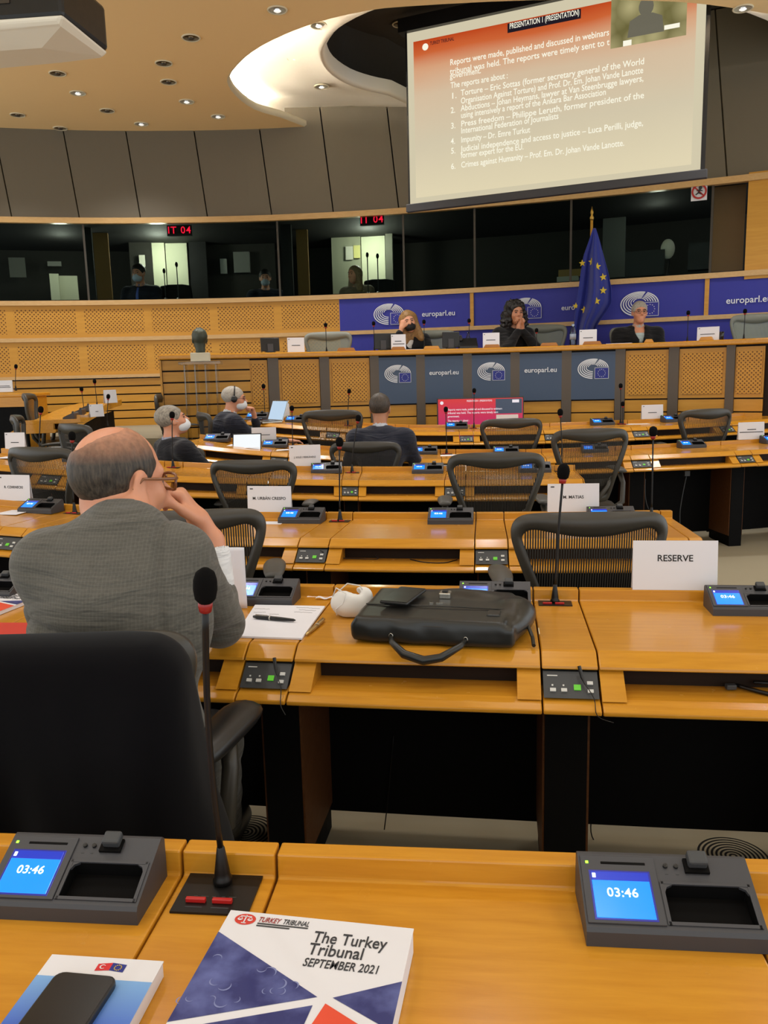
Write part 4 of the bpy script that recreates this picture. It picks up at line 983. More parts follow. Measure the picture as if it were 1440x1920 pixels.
def rpts(lst): return [tuple(at(x, y, d)) for x, y, d in lst]
q1 = [(x, -.104/.9945*(x+.294)+1.073, .775) for x in (-1.6, -1, -.3, .3, .9, 1.6)]
q2 = [(x, .0111*x*x-.1549*x+2.4859, .775) for x in (-2.6, -1.8, -1, -.3, .4, 1.0, 1.7, 2.2)]
q3 = [(x, .0398*x*x-.1687*x+3.8864, .775+.085*max(0, -x-.3)*min(1, max(0, (.0398*x*x-.1687*x-.11)/1.6))) for x in (-3.2, -2.4, -1.7, -.9, -.2, .5, 1.345)]
R1, R2, R3 = Row(q1), Row(q2), Row(q3)
R4 = Row(rpts([(-110, 826, 5.9), (0, 839, 5.75), (120, 851, 5.65), (350, 866, 5.55), (520, 872, 5.57), (679, 874.4, 5.6), (880, 873.5, 5.53), (1082, 871, 5.45)]))
R5 = Row(rpts([(360, 812, 7.0), (480, 826, 6.95), (600, 835, 6.95), (700, 840, 6.95), (819, 842, 6.92), (925, 842, 6.9), (1012, 841.5, 6.85), (1184, 834.5, 6.8), (1344, 827, 6.85), (1440, 821, 6.9), (1540, 813, 7.0)]))
R6 = Row(rpts([(430, 773, 8.05), (545, 783, 8.0), (660, 791, 7.97), (776, 796, 7.92), (900, 795.5, 7.88), (1018, 793, 7.84), (1151, 788, 7.85), (1240, 784, 7.9), (1400, 773, 8.1), (1500, 765, 8.25)]))
LFT = Row([tuple(at(150, 778, 7.4)), tuple(at(163, 778, 7.7)), tuple(at(180, 768, 8.2)), tuple(at(203, 756, 8.8)), tuple(at(228, 748, 9.3))][::-1])
PROF_TOP = [(0, .705), (0, .775), (.031, .775), (.033, .742), (.036, .74), (.478, .74), (.488, .738), (.527, .714), (.530, .706), (.45, .703), (.06, .703)]
PROF_SH = [(.22, .632), (.22, .652), (.575, .652), (.60, .646), (.618, .636), (.618, .626), (.60, .62), (.23, .62)]
def sweep(r, l0, l1, prof, seg=2):
    m = MB(); m.loft([[tuple(r.pt(l0+(l1-l0)*k/seg, d, z)) for d, z in prof] for k in range(seg+1)]); return m
def into(root, o):      # world-built mesh -> the frame of its thing
    inv = Matrix.Rotation(-root.rotation_euler[2], 4, 'Z') @ Matrix.Translation(-Vector(root.location)); o.data.transform(inv); o.parent = root; return o
def bay(r, s0, s1, b1, label, leg=True, consoles=True, detail=False, endpanel=False, group='desk bays'):
    """one bay: a narrow microphone strip s0..s1 and the worktop s1..b1 with its open shelf"""
    g = .0018; c = r.pt((s0+b1)/2, .25); fz = zf(c.x, c.y); t = r.tan((s0+b1)/2)
    root = thing('desk_bay', label, 'desk', (c.x, c.y, fz), math.atan2(t.y, t.x), group)
    into(root, sweep(r, s1+g, b1-g, PROF_TOP, 3).build('worktop', M_['wood'], bevel=.003))
    into(root, sweep(r, s1+g, b1-g, PROF_SH, 3).build('shelf', M_['wood'], bevel=.003))
    ck = [(.24, .650), (.24, .704), (.517, .704), (.592, .652)]
    into(root, sweep(r, s1+g, s1+.058, ck, 1).build('cheek', M_['wood'])); into(root, sweep(r, b1-.058, b1-g, ck, 1).build('cheek', M_['wood']))
    into(root, sweep(r, s1+.01, b1-.01, [(.455, .64), (.455, .704), (.475, .704), (.475, .64)], 2).build('shelf_shade_board', M_['woodin']))  # dark board standing in for the shade of the deep void above the shelf
    if consoles:
        into(root, sweep(r, s0+g, s1-g, PROF_TOP, 1).build('strip_top', M_['wood'], bevel=.003)); into(root, sweep(r, s0+g, s1-g, [(.5, .655), (.56, .655), (.6, .646), (.618, .636), (.618, .626), (.5, .62)], 1).build('strip_ledge', M_['wood'], bevel=.003))
        cp = into(root, sweep(r, s0+.004, s1-.004, [(.46, .66), (.46, .70), (.527, .7005), (.587, .656)], 1).build('control_panel', M_['grey']))
        w = s1-s0
        def on(u, v, h=.003): return r.pt(s0+w*u, .527+.06*v+h*.6, .7005-.0445*v+h*.8)
        def chip(u0, u1, v0, v1, nm, mt, h=.004):
            m = MB(); a = [on(u0, v1, 0), on(u1, v1, 0), on(u1, v0, 0), on(u0, v0, 0)]; b = [on(u0, v1, h), on(u1, v1, h), on(u1, v0, h), on(u0, v0, h)]
            m.loft([[tuple(q) for q in a], [tuple(q) for q in b]]); o = m.build(nm, mt); into(root, o); o.parent = cp
        for u0, u1, v0, v1 in ((.14, .24, .66, .78), (.33, .43, .66, .78), (.78, .88, .38, .5), (.78, .88, .68, .8)): chip(u0, u1, v0, v1, 'button', M_['button'])
        chip(.55, .67, .5, .7, 'display', M_['green'], .002)
        for u in (.17, .36): chip(u, u+.03, .5, .56, 'mark', M_['button'], .001)
        chip(.1, .28, .15, .19, 'mark', M_['button'], .001)
    zb = fz-r.at((s0+b1)/2).z+.775
    into(root, sweep(r, s0+.0, b1, [(.10, .06+zb), (.10, .64), (.118, .64), (.118, .06+zb)], 2).build('modesty_panel', M_['black']))
    if leg:
        into(root, sweep(r, s0+.015, s1-.015, [(.118, zb+.002), (.118, .625), (.45, .625), (.45, zb+.002)], 1).build('pedestal', M_['black']))
        for sa in (s0+.009, s1-.0145): into(root, sweep(r, sa, sa+.0055, [(.12, zb+.09), (.12, .625), (.445, .625), (.445, zb+.09)], 1).build('support_board', M_['woodleg']))
    if endpanel: into(root, sweep(r, b1-.02, b1, [(.0, zb), (.0, .70), (.45, .70), (.45, zb)], 1).build('end_panel', M_['black']))
    return root
def bays(r, seams, labels, **kw):      # seams: list of (strip left, strip right) as x; last value closes the row
    out = []
    ls = [(r.lxx(a), r.lxx(b)) for a, b in seams[:-1]]; last = r.lxx(seams[-1])
    for i, (a, b) in enumerate(ls):
        e = ls[i+1][0] if i+1 < len(ls) else last
        out.append(bay(r, a, b, e, labels[i], **kw))
    return out
def ws(cs, end, w=.13): return [(c-w/2, c+w/2) for c in cs]+[end]
bays(R1, [(-1.037, -.9), (-.294, -.158), (.452, .588), 1.19], ['foreground desk bay under the left voting terminal', 'foreground desk bay under the large tribunal book', 'foreground desk bay at the extreme lower right corner'])
bays(R2, [(-1.77, -1.64), (-1.03, -.9), (-.287, -.161), (.452, .586), (1.19, 1.325), 1.95], ['desk bay at far left of the grey suited man, mostly out of frame', 'desk bay the grey suited man leans on', 'desk bay under the black leather briefcase', 'desk bay carrying the RESERVE card', 'desk bay right of the RESERVE card at the edge of the frame'])
bays(R3, [(-2.385, -2.255), (-1.69, -1.56), (-.995, -.865), (-.277, -.147), (.441, .570), (1.16, 1.29), 1.345], ['third row desk bay at the left edge below a name card', 'desk bay hidden behind the bald head of the grey suited man', 'desk bay below the name card nearest right of the raised hand', 'desk bay with a headset cable on its shelf, behind the white mask', 'desk bay behind the RESERVE chair, under the name card beside it', 'narrow end piece of the row behind the RESERVE chair'])
bays(R4, ws([-2.62, -2.03, -1.43, -.82, -.21, .505, 1.225], 1.3), ['fourth row desk bay at left frame edge', 'fourth row desk bay behind the leftmost mesh chair', 'fourth row desk bay beside the grey haired man', 'fourth row desk bay with the card before the suited man', 'fourth row desk bay directly behind the man in dark suit', 'fourth row desk bay behind the chair in the middle of the hall', 'narrow end piece of the fourth row beside the aisle'])
bays(R5, ws([-1.5, -.82, -.1, .56, 1.28, 2.02, 2.79, 3.5], 3.7), ['fifth row desk bay under the white tablet', 'fifth row desk bay left of the man in dark suit', 'fifth row desk bay in front of the man in dark suit', 'fifth row desk bay right of the dark suited man with paper sheet', 'fifth row desk bay behind the tall aisle chair', 'fifth row desk bay at right with open shelf and hanging cable', 'fifth row desk bay under the card at the right edge', 'fifth row desk end at the right frame edge'])
bays(R6, ws([-1.15, -.42, .2, .8, 1.55, 2.3, 3.05, 3.75], 4.1), ['innermost desk bay under the laptop', 'innermost desk bay left of the suited man', 'innermost desk bay right of the suited man', 'innermost desk bay in front of the television', 'innermost desk bay right of the television', 'innermost desk bay before the last blue podium panel', 'innermost desk bay under the tilted card at right', 'innermost desk bay behind the right mesh chair'])
LL = LFT.L[-1]; bay(LFT, .0, .13, LL*.5, 'far left desk arm, rear bay by the slatted wall', leg=False); bay(LFT, LL*.5, LL*.5+.13, LL, 'far left desk arm, front bay with three dark terminals', leg=False)
# the desk of the outermost ring at the left edge, seen from its front
p = at(10, 738, 8.6); t = thing('front_desk', 'wood edged black fronted desk at the far left edge', 'desk', (p.x-.1, p.y, zf(p.x, p.y)), -.12); h_ = p.z-t.location.z
MB().box(-.8, .33, 0, .5, h_-.04, h_).build('worktop', M_['wood'], t, bevel=.01); MB().box(-.8, .33, -.01, .02, h_-.14, h_-.04).build('front_band', M_['wood'], t); MB().box(-.78, .31, .0, .04, 0, h_-.14).build('front_panel', M_['black'], t); MB().box(.27, .31, .04, .45, 0, h_-.04).build('side_panel', M_['wood'], t)

# ------------------------------------------------------------ voting terminals
def terminal():
    t = thing('voting_terminal', 'x', 'terminal'); w = .1055
    y0, z0, y1, z1 = -.047, .024, .042, .064; sl = math.atan2(z1-z0, y1-y0); c_, s_ = math.cos(sl), math.sin(sl)
    def F(v, h=0): return (y0+v*c_-h*s_, z0+v*s_+h*c_)
    tail = [(.047, .064), (.054, .058), (.054, 0), (-.050, 0), (-.050, .019)]
    full = [F(0), F(.0976)]+tail; notch = [F(0), F(.010), F(.013, -.017), F(.054, -.021), F(.058), F(.0976)]+tail
    m = MB(); xa, xb = -.004, .097
    m.prism(full, -w, xa, 'x'); m.prism(notch, xa, xb, 'x'); m.prism(full, xb, w, 'x'); m.build('case', M_['blackplastic'], t)
    m = MB(); P = [F(.0102, -.0004), F(.0132, -.0162), F(.0538, -.0202), F(.0578, -.0004)]
    m.loft([[(xa+.0008, *q) for q in P], [(xb-.0008, *q) for q in P]], caps=False, close=False)
    for x in (xa+.0006, xb-.0006): m.add([(x, *q) for q in P], [(0, 1, 2, 3)])
    m.build('cradle_well', M_['black'], t, fix=False)
    Mx = frame((0, y0, z0), (1, 0, 0), (0, c_, s_))     # face plane: y up the slope (0..98 mm)
    def plate(x0, x1, ya, yb, h, nm, mt, par=t, h0=-.002):
        m = MB(); m.M = Mx; m.box(x0, x1, ya, yb, h0, h); return m.build(nm, mt, par, bevel=.0008 if h > .002 else 0)
    m = MB(); m.M = Mx
    R4_ = [(xa-.003, xb+.003, .0055, .0098), (xa-.003, xb+.003, .0582, .0615), (xa-.0045, xa, .0055, .0615), (xb, xb+.0045, .0055, .0615)]
    for q in R4_: m.box(q[0], q[1], q[2], q[3], -.001, .0016)
    for sx in (xa, xb): m.prism([(sx, .058), (sx, .047), (sx+(.003 if sx == xa else -.003), .054), (sx+(.011 if sx == xa else -.011), .058)], -.003, .0012)
    m.build('cradle_rim', M_['blackplastic'], t)
    plate(-.103, -.010, .004, .094, .0026, 'screen_bezel', M_['blackplastic'])
    sc_ = plate(-.092, -.021, .010, .071, .0032, 'screen', M_['screen'], t); plate(-.092, -.021, .059, .0712, .0035, 'screen_band', M_['screentop'], sc_)
    plate(-.0945, -.0185, .0075, .0735, .0029, 'screen_edge', mat('screen_edge_blue', (20, 26, 120), .3, emit=(16, 24, 140), es=.5), sc_)
    lettering('03:46', .0165, M_['digits'], Mx @ Matrix.Translation((-.0565, .0425, .0038)), sc_, depth=.0002, name='clock_digits', spacing=1.05)
    plate(-.091, -.086, .062, .069, .0037, 'screen_mark', M_['digits'], sc_)
    plate(-.078, -.022, .0815, .0855, .0030, 'card_slot', M_['black']); plate(-.097, -.093, .082, .086, .0032, 'status_light', M_['greenled'])
    m = MB(); m.M = Mx; m.box(.026, .056, .074, .093, 0, .004); m.build('latch_foot', M_['black'], t); m = MB(); m.M = Mx; m.box(.030, .054, .079, .098, .003, .016); m.build('latch', M_['grey'], t, bevel=.003)
    for x in (.003, .016):
        m = MB(); m.M = Mx; m.lathe([(.003, 0), (.003, .003), (.001, .0035)], 10, (x, .083, 0)); m.build('knob', M_['darkplastic'], t)
        plate(x-.002, x+.002, .072, .0732, .0004, 'mark', M_['grey'])
    return t
TERM = terminal(); _first = [True]
def put_terminal(r, px, label, d=.098, yaw=0):
    l = r.lpx(px, d); p = r.pt(l, d, .7402); t = r.tan(l); rz = math.atan2(t.y, t.x)+yaw
    if _first[0]: _first[0] = False; TERM.location = p; TERM.rotation_euler.z = rz; TERM['label'] = label; TERM['group'] = 'voting terminals'; return TERM
    return dup(TERM, p, rz, label, 'voting terminals')
for r, px, lab, d in ((R1, 146, 'charcoal voting terminal in the left foreground', .092), (R1, 1248, 'charcoal voting terminal in the right foreground', .092),
    (R2, 495, 'voting terminal half hidden by the grey suited elbow', .098), (R2, 927, 'voting terminal behind the black briefcase', .1), (R2, 1402, 'voting terminal right of the RESERVE card', .12), (R2, -18, 'voting terminal at the left edge behind the tribunal booklet', .098),
    (R3, 76, 'voting terminal just left of the bald head', .098), (R3, 567, 'voting terminal right of the name card nearest the raised hand', .098), (R3, 846, 'voting terminal with armrest behind it, middle of third row', .098), (R3, 1147, 'voting terminal seen over the top of the RESERVE chair', .1),
    (R4, 612, 'voting terminal right of the card before the suited man', .098), (R4, 802, 'voting terminal by the right elbow of the dark suited man', .098), (R4, 150, 'voting terminal peeping out left of the bald head', .098), (R4, 1002, 'voting terminal glowing through the middle mesh chair', .098),
    (R5, 797, 'voting terminal before the dark suited man, right side', .098), (R5, 408, 'dark voting terminal by the grey haired man', .098), (R5, 516, 'voting terminal right of the white tablet', .098), (R5, 948, 'voting terminal mostly hidden by a chair in front of the television', .1), (R5, 1115, 'voting terminal glowing through the tall aisle chair', .12), (R5, 1297, 'voting terminal left of the two line card at right', .098), (R5, 1452, 'voting terminal cut by the right frame edge', .098),
    (R6, 483, 'voting terminal beside the folded papers of the headphone man', .098), (R6, 556, 'voting terminal behind the open laptop', .098), (R6, 856, 'voting terminal in front of the television', .098), (R6, 1130, 'voting terminal before the last blue podium panel', .098), (R6, 1262, 'voting terminal right of the tilted card', .098),
    ): put_terminal(r, px, lab, d)
for k, (px, py, lab) in enumerate(((172, 788, 'dark terminal nearest on the far left desk arm'), (166, 775, 'dark terminal middle of three on the far left desk arm'), (180, 765, 'dark terminal farthest on the far left desk arm'))):
    l = LL*(.86-.2*k); p = LFT.pt(l, .14, .7402); t = LFT.tan(l); dup(TERM, p, math.atan2(t.y, t.x), lab, 'voting terminals')

# ------------------------------------------------------------ gooseneck microphones
def microphone(base, head, label, sc_=1.0, bend=(0, 0), plate=None, group='gooseneck microphones', hr=1.0):
    t = thing('gooseneck_microphone', label, 'microphone', base, plate[2] if plate else 0, group); h = Vector(head)-Vector(base); h = Matrix.Rotation(-(plate[2] if plate else 0), 3, 'Z') @ h
    if plate:
        MB().box(-plate[0]/2, plate[0]/2, -plate[1]*.66, plate[1]*.34, 0, .003).build('base_plate', M_['stem'], t)
        for x in (-.024, .012): 
            MB().box(x-.013, x+.014, -plate[1]*.47, -plate[1]*.41, .003, .009).build('button', M_['red'], t, bevel=.001)
        if plate[3]:
            for x0, x1, y in ((-.03, -.025, -.33), (-.02, -.01, -.33), (-.005, .0, -.33), (.008, .013, -.33), (.018, .028, -.33), (-.035, -.012, -.56), (.0, .024, -.56), (-.026, -.008, .24)): MB().box(x0, x1, plate[1]*y, plate[1]*y+.0015, .003, .0033).build('mark', M_['grey'], t)
    MB().lathe([(.013, .003), (.0135, .010), (.011, .013), (.0105, .02), (.0055, .055), (.004, .058)], 14).build('base_cone', M_['stem'], t, True)
    P = []; n = 12
    for k in range(n+1):
        u = k/n; P.append(Vector((h.x*u**1.3+bend[0]*math.sin(math.pi*u), h.y*u**1.3+bend[1]*math.sin(math.pi*u), .05+(h.z-.05-.03*hr)*u)))
    MB().tube(P, [.0036*max(1, sc_)]*(n+1), 8).build('stem', M_['stem'], t, True)
    d = (P[-1]-P[-2]).normalized(); R_ = d.to_track_quat('Z', 'Y').to_matrix().to_4x4()
    m = MB(); m.M = Matrix.Translation(P[-1]) @ R_; m.lathe([(.0075*hr, -.004), (.009*hr, .004), (.009*hr, .010)], 12); m.build('light_ring', M_['redring'], t, True)
    m = MB(); m.M = Matrix.Translation(P[-1]) @ R_; m.lathe([(.008*hr, .008), (.0128*hr, .014), (.0148*hr, .026), (.0145*hr, .038), (.0115*hr, .048), (.005*hr, .0535), (.0005, .0545)], 16); m.build('foam_head', M_['foam'], t, True)
    return t
def put_mic(r, px, hpx, hpy, label, d=.085, plate=False, bend=(0, 0), hr=1.15):
    l = r.lpx(px, d); p = r.pt(l, d, .7402); t = r.tan(l); hd = at(hpx, hpy, p.y+.0); return microphone(p, hd+Vector((0, 0, .0)), label, 1.0, bend, (.098, .05, math.atan2(t.y, t.x), False) if plate else None, hr=hr)
p = onz(418, 1658, .7402); t_ = R1.tan(1); microphone(p, at(383, 1108, .96)+Vector((0, 0, .008)), 'large foreground gooseneck microphone before the grey suited man', 1.25, (-.006, 0), (.104, .098, math.atan2(t_.y, t_.x), True), hr=1.0)
for r, px, hx, hy, lab, d, pl in ((R2, 1042, 1055, 880, 'microphone standing before the RESERVE card and chair', .06, True), (R3, 638, 636, 826, 'third row microphone behind the white mask, between two terminals', .07, True), (R3, 141, 134, 815, 'microphone just left of the bald head', .07, True), (R3, 1222, 1225, 806, 'microphone beside the right armrest of the aisle chair', .06, True),
    (R4, 660, 670, 782, 'microphone against the back of the man in dark suit', .08, True), (R4, 325, 322, 776, 'microphone in front of the grey haired man', .08, True), (R4, 1054, 1051, 771, 'microphone left of the tall aisle chair', .08, True), (R4, 76, 75, 766, 'microphone at the left above the beige card', .06, True),
    (R5, 837, 836, 766, 'microphone in front of the left part of the television', .08, True), (R5, 549, 547, 764, 'microphone right of the tablet and laptop', .08, True), (R6, 497, 494, 723, 'microphone rising beside the hand of the headphone man', .08, True), (R6, 652, 654, 732, 'microphone left of the dark suited head', .08, True),
    (R6, 889, 889, 731, 'microphone in the middle of the television picture', .08, True), (R6, 1163, 1164, 722, 'farther of two microphones before the right end of blue panels', .06, True), (R6, 1168, 1168, 756, 'nearer of two microphones before the right end of blue panels', .12, True)):
    put_mic(r, px, hx, hy, lab, d, pl, hr=1.25)
for l, hx, hy, lab in ((LL*.62, 152, 728, 'left one of two tall microphones on the far left desk arm'), (LL*.3, 169, 714, 'right one of two tall microphones on the far left desk arm')):
    p = LFT.pt(l, .1, .7402); q = at(hx, hy, p.y); q.x = p.x-.005; microphone(p, q, lab, hr=1.25)
p = at(202, 800, 7.9); microphone((p.x, p.y, p.z), at(202, 742, 7.9), 'microphone before the right end of the far left desk arm', hr=1.25)
p = at(30, 733, 8.75); microphone((p.x, p.y, p.z), at(29, 686, 8.75), 'microphone on the wood edged desk at the far left edge', hr=1.2)
# ------------------------------------------------------------ name cards and papers
def card(p, rz, w, h, label, text=None, lines=None, corner=True, mt='card', lean=.16, face=0, group='name cards'):
    t = thing('name_card', label, 'name card', p, rz, group); dy = h*math.tan(lean)
    for s_, nm in ((-1, 'front_leaf'), (1, 'back_leaf')):
        m = MB(); y0 = s_*dy*.5; hh = h
        m.add([(-w/2, y0-.0004, 0), (w/2, y0-.0004, 0), (w/2, -.0004, hh), (-w/2, -.0004, hh), (-w/2, y0+.0004, 0), (w/2, y0+.0004, 0), (w/2, .0004, hh), (-w/2, .0004, hh)], [(0, 1, 2, 3), (7, 6, 5, 4), (0, 4, 5, 1), (1, 5, 6, 2), (2, 6, 7, 3), (3, 7, 4, 0)])
        o = m.build(nm, M_[mt], t)
        if s_ < 0: fr = o
    Mx = frame((0, -dy*.5-.0012, 0), (1, 0, 0), (0, dy*.5, h)); L_ = math.hypot(h, dy*.5)
    if text:
        sz = text[1]; lettering(text[0], sz, M_['cardink'], Mx @ Matrix.Translation((0, L_*text[2], .0)), fr, depth=.0003)
    for (x0, x1, y) in (lines or []):
        m = MB(); m.M = Mx; m.box(w*x0, w*x1, L_*y, L_*y+h*.045, -.0002, .0004); m.build('printed_line', M_['ink'], fr)
    if corner:
        m = MB(); m.M = Mx; m.box(-w*.44, -w*.37, L_*.87, L_*.91, -.0002, .0004); m.build('corner_mark', M_['ink'], fr)
    return t
def put_card(r, px, label, w=.235, h=.138, d=.014, z=.7752, yaw=0, **kw):
    l = r.lpx(px, d, z); p = r.pt(l, d, z); t = r.tan(l); return card(p, math.atan2(t.y, t.x)+yaw, w, h, label, **kw)
put_card(R2, 1263, 'white tent card reading RESERVE', w=.243, h=.148, text=('RESERVE', .0275, .64), corner=False)
put_card(R3, 506, 'white tent name card nearest right of the raised hand', text=('M. URBÁN CRESPO', .0205, .52), w=.228, h=.128)
put_card(R3, 1075, 'white tent name card behind the RESERVE microphone stem', text=('M. MATIAS', .0205, .52), w=.238, h=.132)
put_card(R3, 30, 'white tent name card left of the bald head at left edge', text=('R. CZARNECKI', .019, .52), w=.215, h=.14)
put_card(R4, 573, 'beige looking tent card left of the terminal behind suited man', text=('J. SOLÉ I FERRÁNDIZ', .0165, .42), w=.215, h=.145)
put_card(R4, 30, 'beige tent card at the left edge behind a bent mesh chair', lines=[(-.2, .2, .4)], w=.16, h=.12, mt='card')
put_card(R4, 945, 'white card lying low behind middle mesh chair', w=.24, h=.03, lean=.5, corner=False)
put_card(R5, 1407, 'tent card with two printed lines at the right frame edge', w=.235, h=.145, lines=[(-.16, .18, .55), (-.45, .45, .4)], corner=False)
put_card(R5, 495, 'greyish tent card behind the white tablet', w=.21, h=.12, lines=[(-.25, .25, .45)], corner=False, mt='card')
put_card(R6, 1222, 'tilted white card before the right perforated podium panels', w=.22, h=.135, lines=[(-.2, .2, .42)])
put_card(R6, 951, 'white card standing in front of the television picture', w=.21, h=.09, corner=False)
put_card(R6, 530, 'white card standing behind the open laptop', w=.14, h=.13, lines=[(-.2, .2, .4)], corner=False, yaw=.5)
p = at(8, 735, 8.65); card((p.x, p.y, p.z), -.1, .2, .12, 'white tent card on the wood edged desk at the far left edge', lines=[(-.2, .35, .5), (-.3, .4, .38)])
p = LFT.pt(LL*.75, -.06, .7402); card(p, 1.0, .16, .12, 'pale card leaning behind the far left desk arm', lines=[(-.1, .1, .4)])
p = LFT.pt(LL*.25, -.02, .775); card(p, 1.2, .2, .14, 'thin card seen edge on atop the far left desk arm', corner=False)
def sheetp(r, px, label, w, h, d, yaw=0, n=1, mt='paper', cat='paper', name='paper_sheet', z=.7404, th=.0006):
    l = r.lpx(px, d); p = r.pt(l, d, z); t = r.tan(l); o = MB().box(-w/2, w/2, -h/2, h/2, 0, th*n).build(name, M_[mt]); o.location = p; o.rotation_euler.z = math.atan2(t.y, t.x)+yaw; return tag(o, label, cat)
sheetp(R3, 492, 'white sheet in front of the name card right of raised hand', .2, .07, .14, .05, 2); sheetp(R3, 15, 'white sheet below the name card at the left edge', .2, .14, .17, .1, 2)
sheetp(R4, 5, 'pale sheet on the left edge desk behind mesh chair', .2, .12, .2, 0, 3)
sheetp(R5, 840, 'white sheet right of the dark suited man', .2, .1, .2, .2, 2); sheetp(R5, 437, 'loose papers left of the white tablet', .2, .14, .25, .4, 6); sheetp(R5, 463, 'paper lying under the white tablet', .22, .12, .3, 0, 3); sheetp(R5, 522, 'white sheet right of the white tablet', .17, .1, .32, .3, 2)
sheetp(R6, 1195, 'white sheet before the tilted card at right', .22, .1, .16, -.1, 2)
sheetp(R6, 500, 'papers spread by the hand of the headphone man', .3, .18, .22, .3, 8); sheetp(R6, 470, 'bluish folder under the hand of the headphone man', .22, .2, .2, .2, 10, 'bluepanel', 'folder', 'folder')
# notepad and pens of the grey suited man
def quad_obj(name, label, cat, corners, z0, th, mt, smooth_=None):
    P = [onz(x, y, z0+th) for x, y in corners]; c = sum((Vector(q) for q in P), Vector())/4; c.z = z0
    t = thing(name, label, cat, c); m = MB(); m.loft([[(q.x-c.x, q.y-c.y, 0) for q in P], [(q.x-c.x, q.y-c.y, th) for q in P]]); m.build('sheets', mt, t, bevel=.001); return t, P
pad, P = quad_obj('notepad', 'white notepad with handwriting beside the black briefcase', 'notepad', [(478, 1133.5), (609.5, 1136), (566, 1196), (440, 1192)], .7402, .006, M_['paper'])
for (x0, y0), (x1, y1) in (((478, 1141), (506, 1142)), ((475, 1148), (498, 1148)), ((556, 1139), (600, 1141)), ((560, 1143), (592, 1145)), ((505, 1151), (523, 1152)), ((552, 1147), (585, 1149))):
    a, b_ = onz(x0, y0, .7466)-pad.location, onz(x1, y1, .7466)-pad.location; pts = [a.lerp(b_, k/16)+Vector((random.uniform(-.001, .001), random.uniform(-.002, .002), 0)) for k in range(17)]; MB().tube(pts, .00035, 4).build('handwriting', M_['grey'], pad)
def pen(a, b_, label, mt, ring):
    a, b_ = Vector(a), Vector(b_); d = b_-a; l = d.length; t = thing('pen', label, 'pen', a, 0); R_ = d.to_track_quat('Z', 'Y').to_matrix().to_4x4()
    m = MB(); m.M = R_; m.lathe([(.0015, 0), (.004, .006), (.0055, l*.3), (.006, l*.45), (.0058, l*.6)], 12); m.build('barrel', mt, t, True)
    m = MB(); m.M = R_; m.lathe([(.0058, l*.6), (.0062, l*.62), (.006, l*.9), (.0035, l), (.0005, l+.001)], 12); m.build('cap', mt, t, True)
    m = MB(); m.M = R_; m.lathe([(.0064, l*.585), (.0066, l*.6), (.0064, l*.615)], 12); m.build('ring', ring, t, True)
    m = MB(); m.M = R_; m.box(-.0015, .0015, .0055, .0075, l*.66, l*.94); m.build('clip', ring, t)
pen(onz(554, 1163, .753), onz(475, 1156, .753), 'black fountain pen lying across the notepad', M_['darkplastic'], M_['steel'])
pen(onz(574, 1190, .7465), onz(608, 1161, .7465), 'brass coloured pen right of the notepad', M_['goldpen'], M_['steel'])
o = MB().grid(lambda i, j: (-.028+.056*i/8, -.008+.016*j/2, .004+.003*math.sin(i*1.1)), 9, 3).build('paper_scrap', M_['paper'], thick=.001); o.location = onz(609, 1123, .742); o.rotation_euler.z = -.1; tag(o, 'small crumpled white paper strip behind the white mask', 'paper')
# respirator mask on the desk
mk = thing('respirator_mask', 'white folded respirator mask lying left of the briefcase', 'mask', onz(655, 1155, .7402), -.2)
def mkf(P):
    q = P.copy(); d = s_ell(q, (0, 0, .03), (.056, .034, .042), rotm(0, .3, .5)); d = smin(d, s_ell(q, (.036, .03, .048), (.034, .018, .034), rotm(.3, 0, .3)), .03)
    d = np.maximum(d, -s_ell(q, (.002, .024, .052), (.05, .026, .03), rotm(0, .3, .5))); return smax(d+noise3(q, 70, 2)*.0035, .001-q[:, 2], .004)
solid('shell', mkf, (-.09, -.07, -.01), (.1, .09, .12), .0045, M_['maskw'], mk)
MB().tube([(-.045, -.01, .06), (-.03, -.025, .09), (.0, -.03, .075), (-.01, -.034, .045), (-.03, -.036, .03), (-.028, -.036, .012)], .0018, 6).build('ear_loop', M_['maskw'], mk, True)
MB().tube([(-.04, .0, .064), (-.0, -.01, .1), (.03, .015, .088), (.04, .02, .07)], .0018, 6).build('ear_loop', M_['maskw'], mk, True)

# ------------------------------------------------------------ black leather briefcase
c = onz(822, 1165, .74); a, b_ = onz(655, 1206, .74), onz(958, 1222, .74); yaw = math.atan2(b_.y-a.y, b_.x-a.x)
bagd = thing('briefcase', 'black leather briefcase lying flat on the desk', 'bag', ((a.x+b_.x)/2, (a.y+b_.y)/2, .7402), yaw); bw = (b_-a).length/2
DP = .30
def bagf(P):
    q = P.copy(); y = q[:, 1]; x = q[:, 0]
    top = .052+.026*np.clip(y/DP, 0, 1)+.010*np.exp(-((x-.02)/.2)**2)
    d = s_box(P, (0.004, DP/2+.004, .031), (bw+.004, DP/2+.004, .028), .014)
    d = smin(d, s_ell(P, (bw-.005, .17, .040), (.055, .12, .037)), .03); d = smin(d, s_ell(P, (.05, DP-.03, .048), (bw*.8, .05, .028)), .03)
    d = d+.0055*noise3(P*np.array((1, .6, 1)), 42, 4)+.0014*noise3(P, 90, 7)+.0038*np.sin(30*(x*.35+y)+3*np.sin(9*x))*np.clip(y*6, 0, 1)*np.clip(P[:, 2]*30, 0, 1)
    fl = s_box(P, (-.002, DP*.52, .061), (bw*.93, DP*.50, .01), .008); d = smin(d, fl, .012)
    return smax(d, .001-P[:, 2], .006)
solid('case', bagf, (-bw-.08, -.05, -.01), (bw+.09, DP+.08, .15), .006, M_['leather'], bagd, 1)
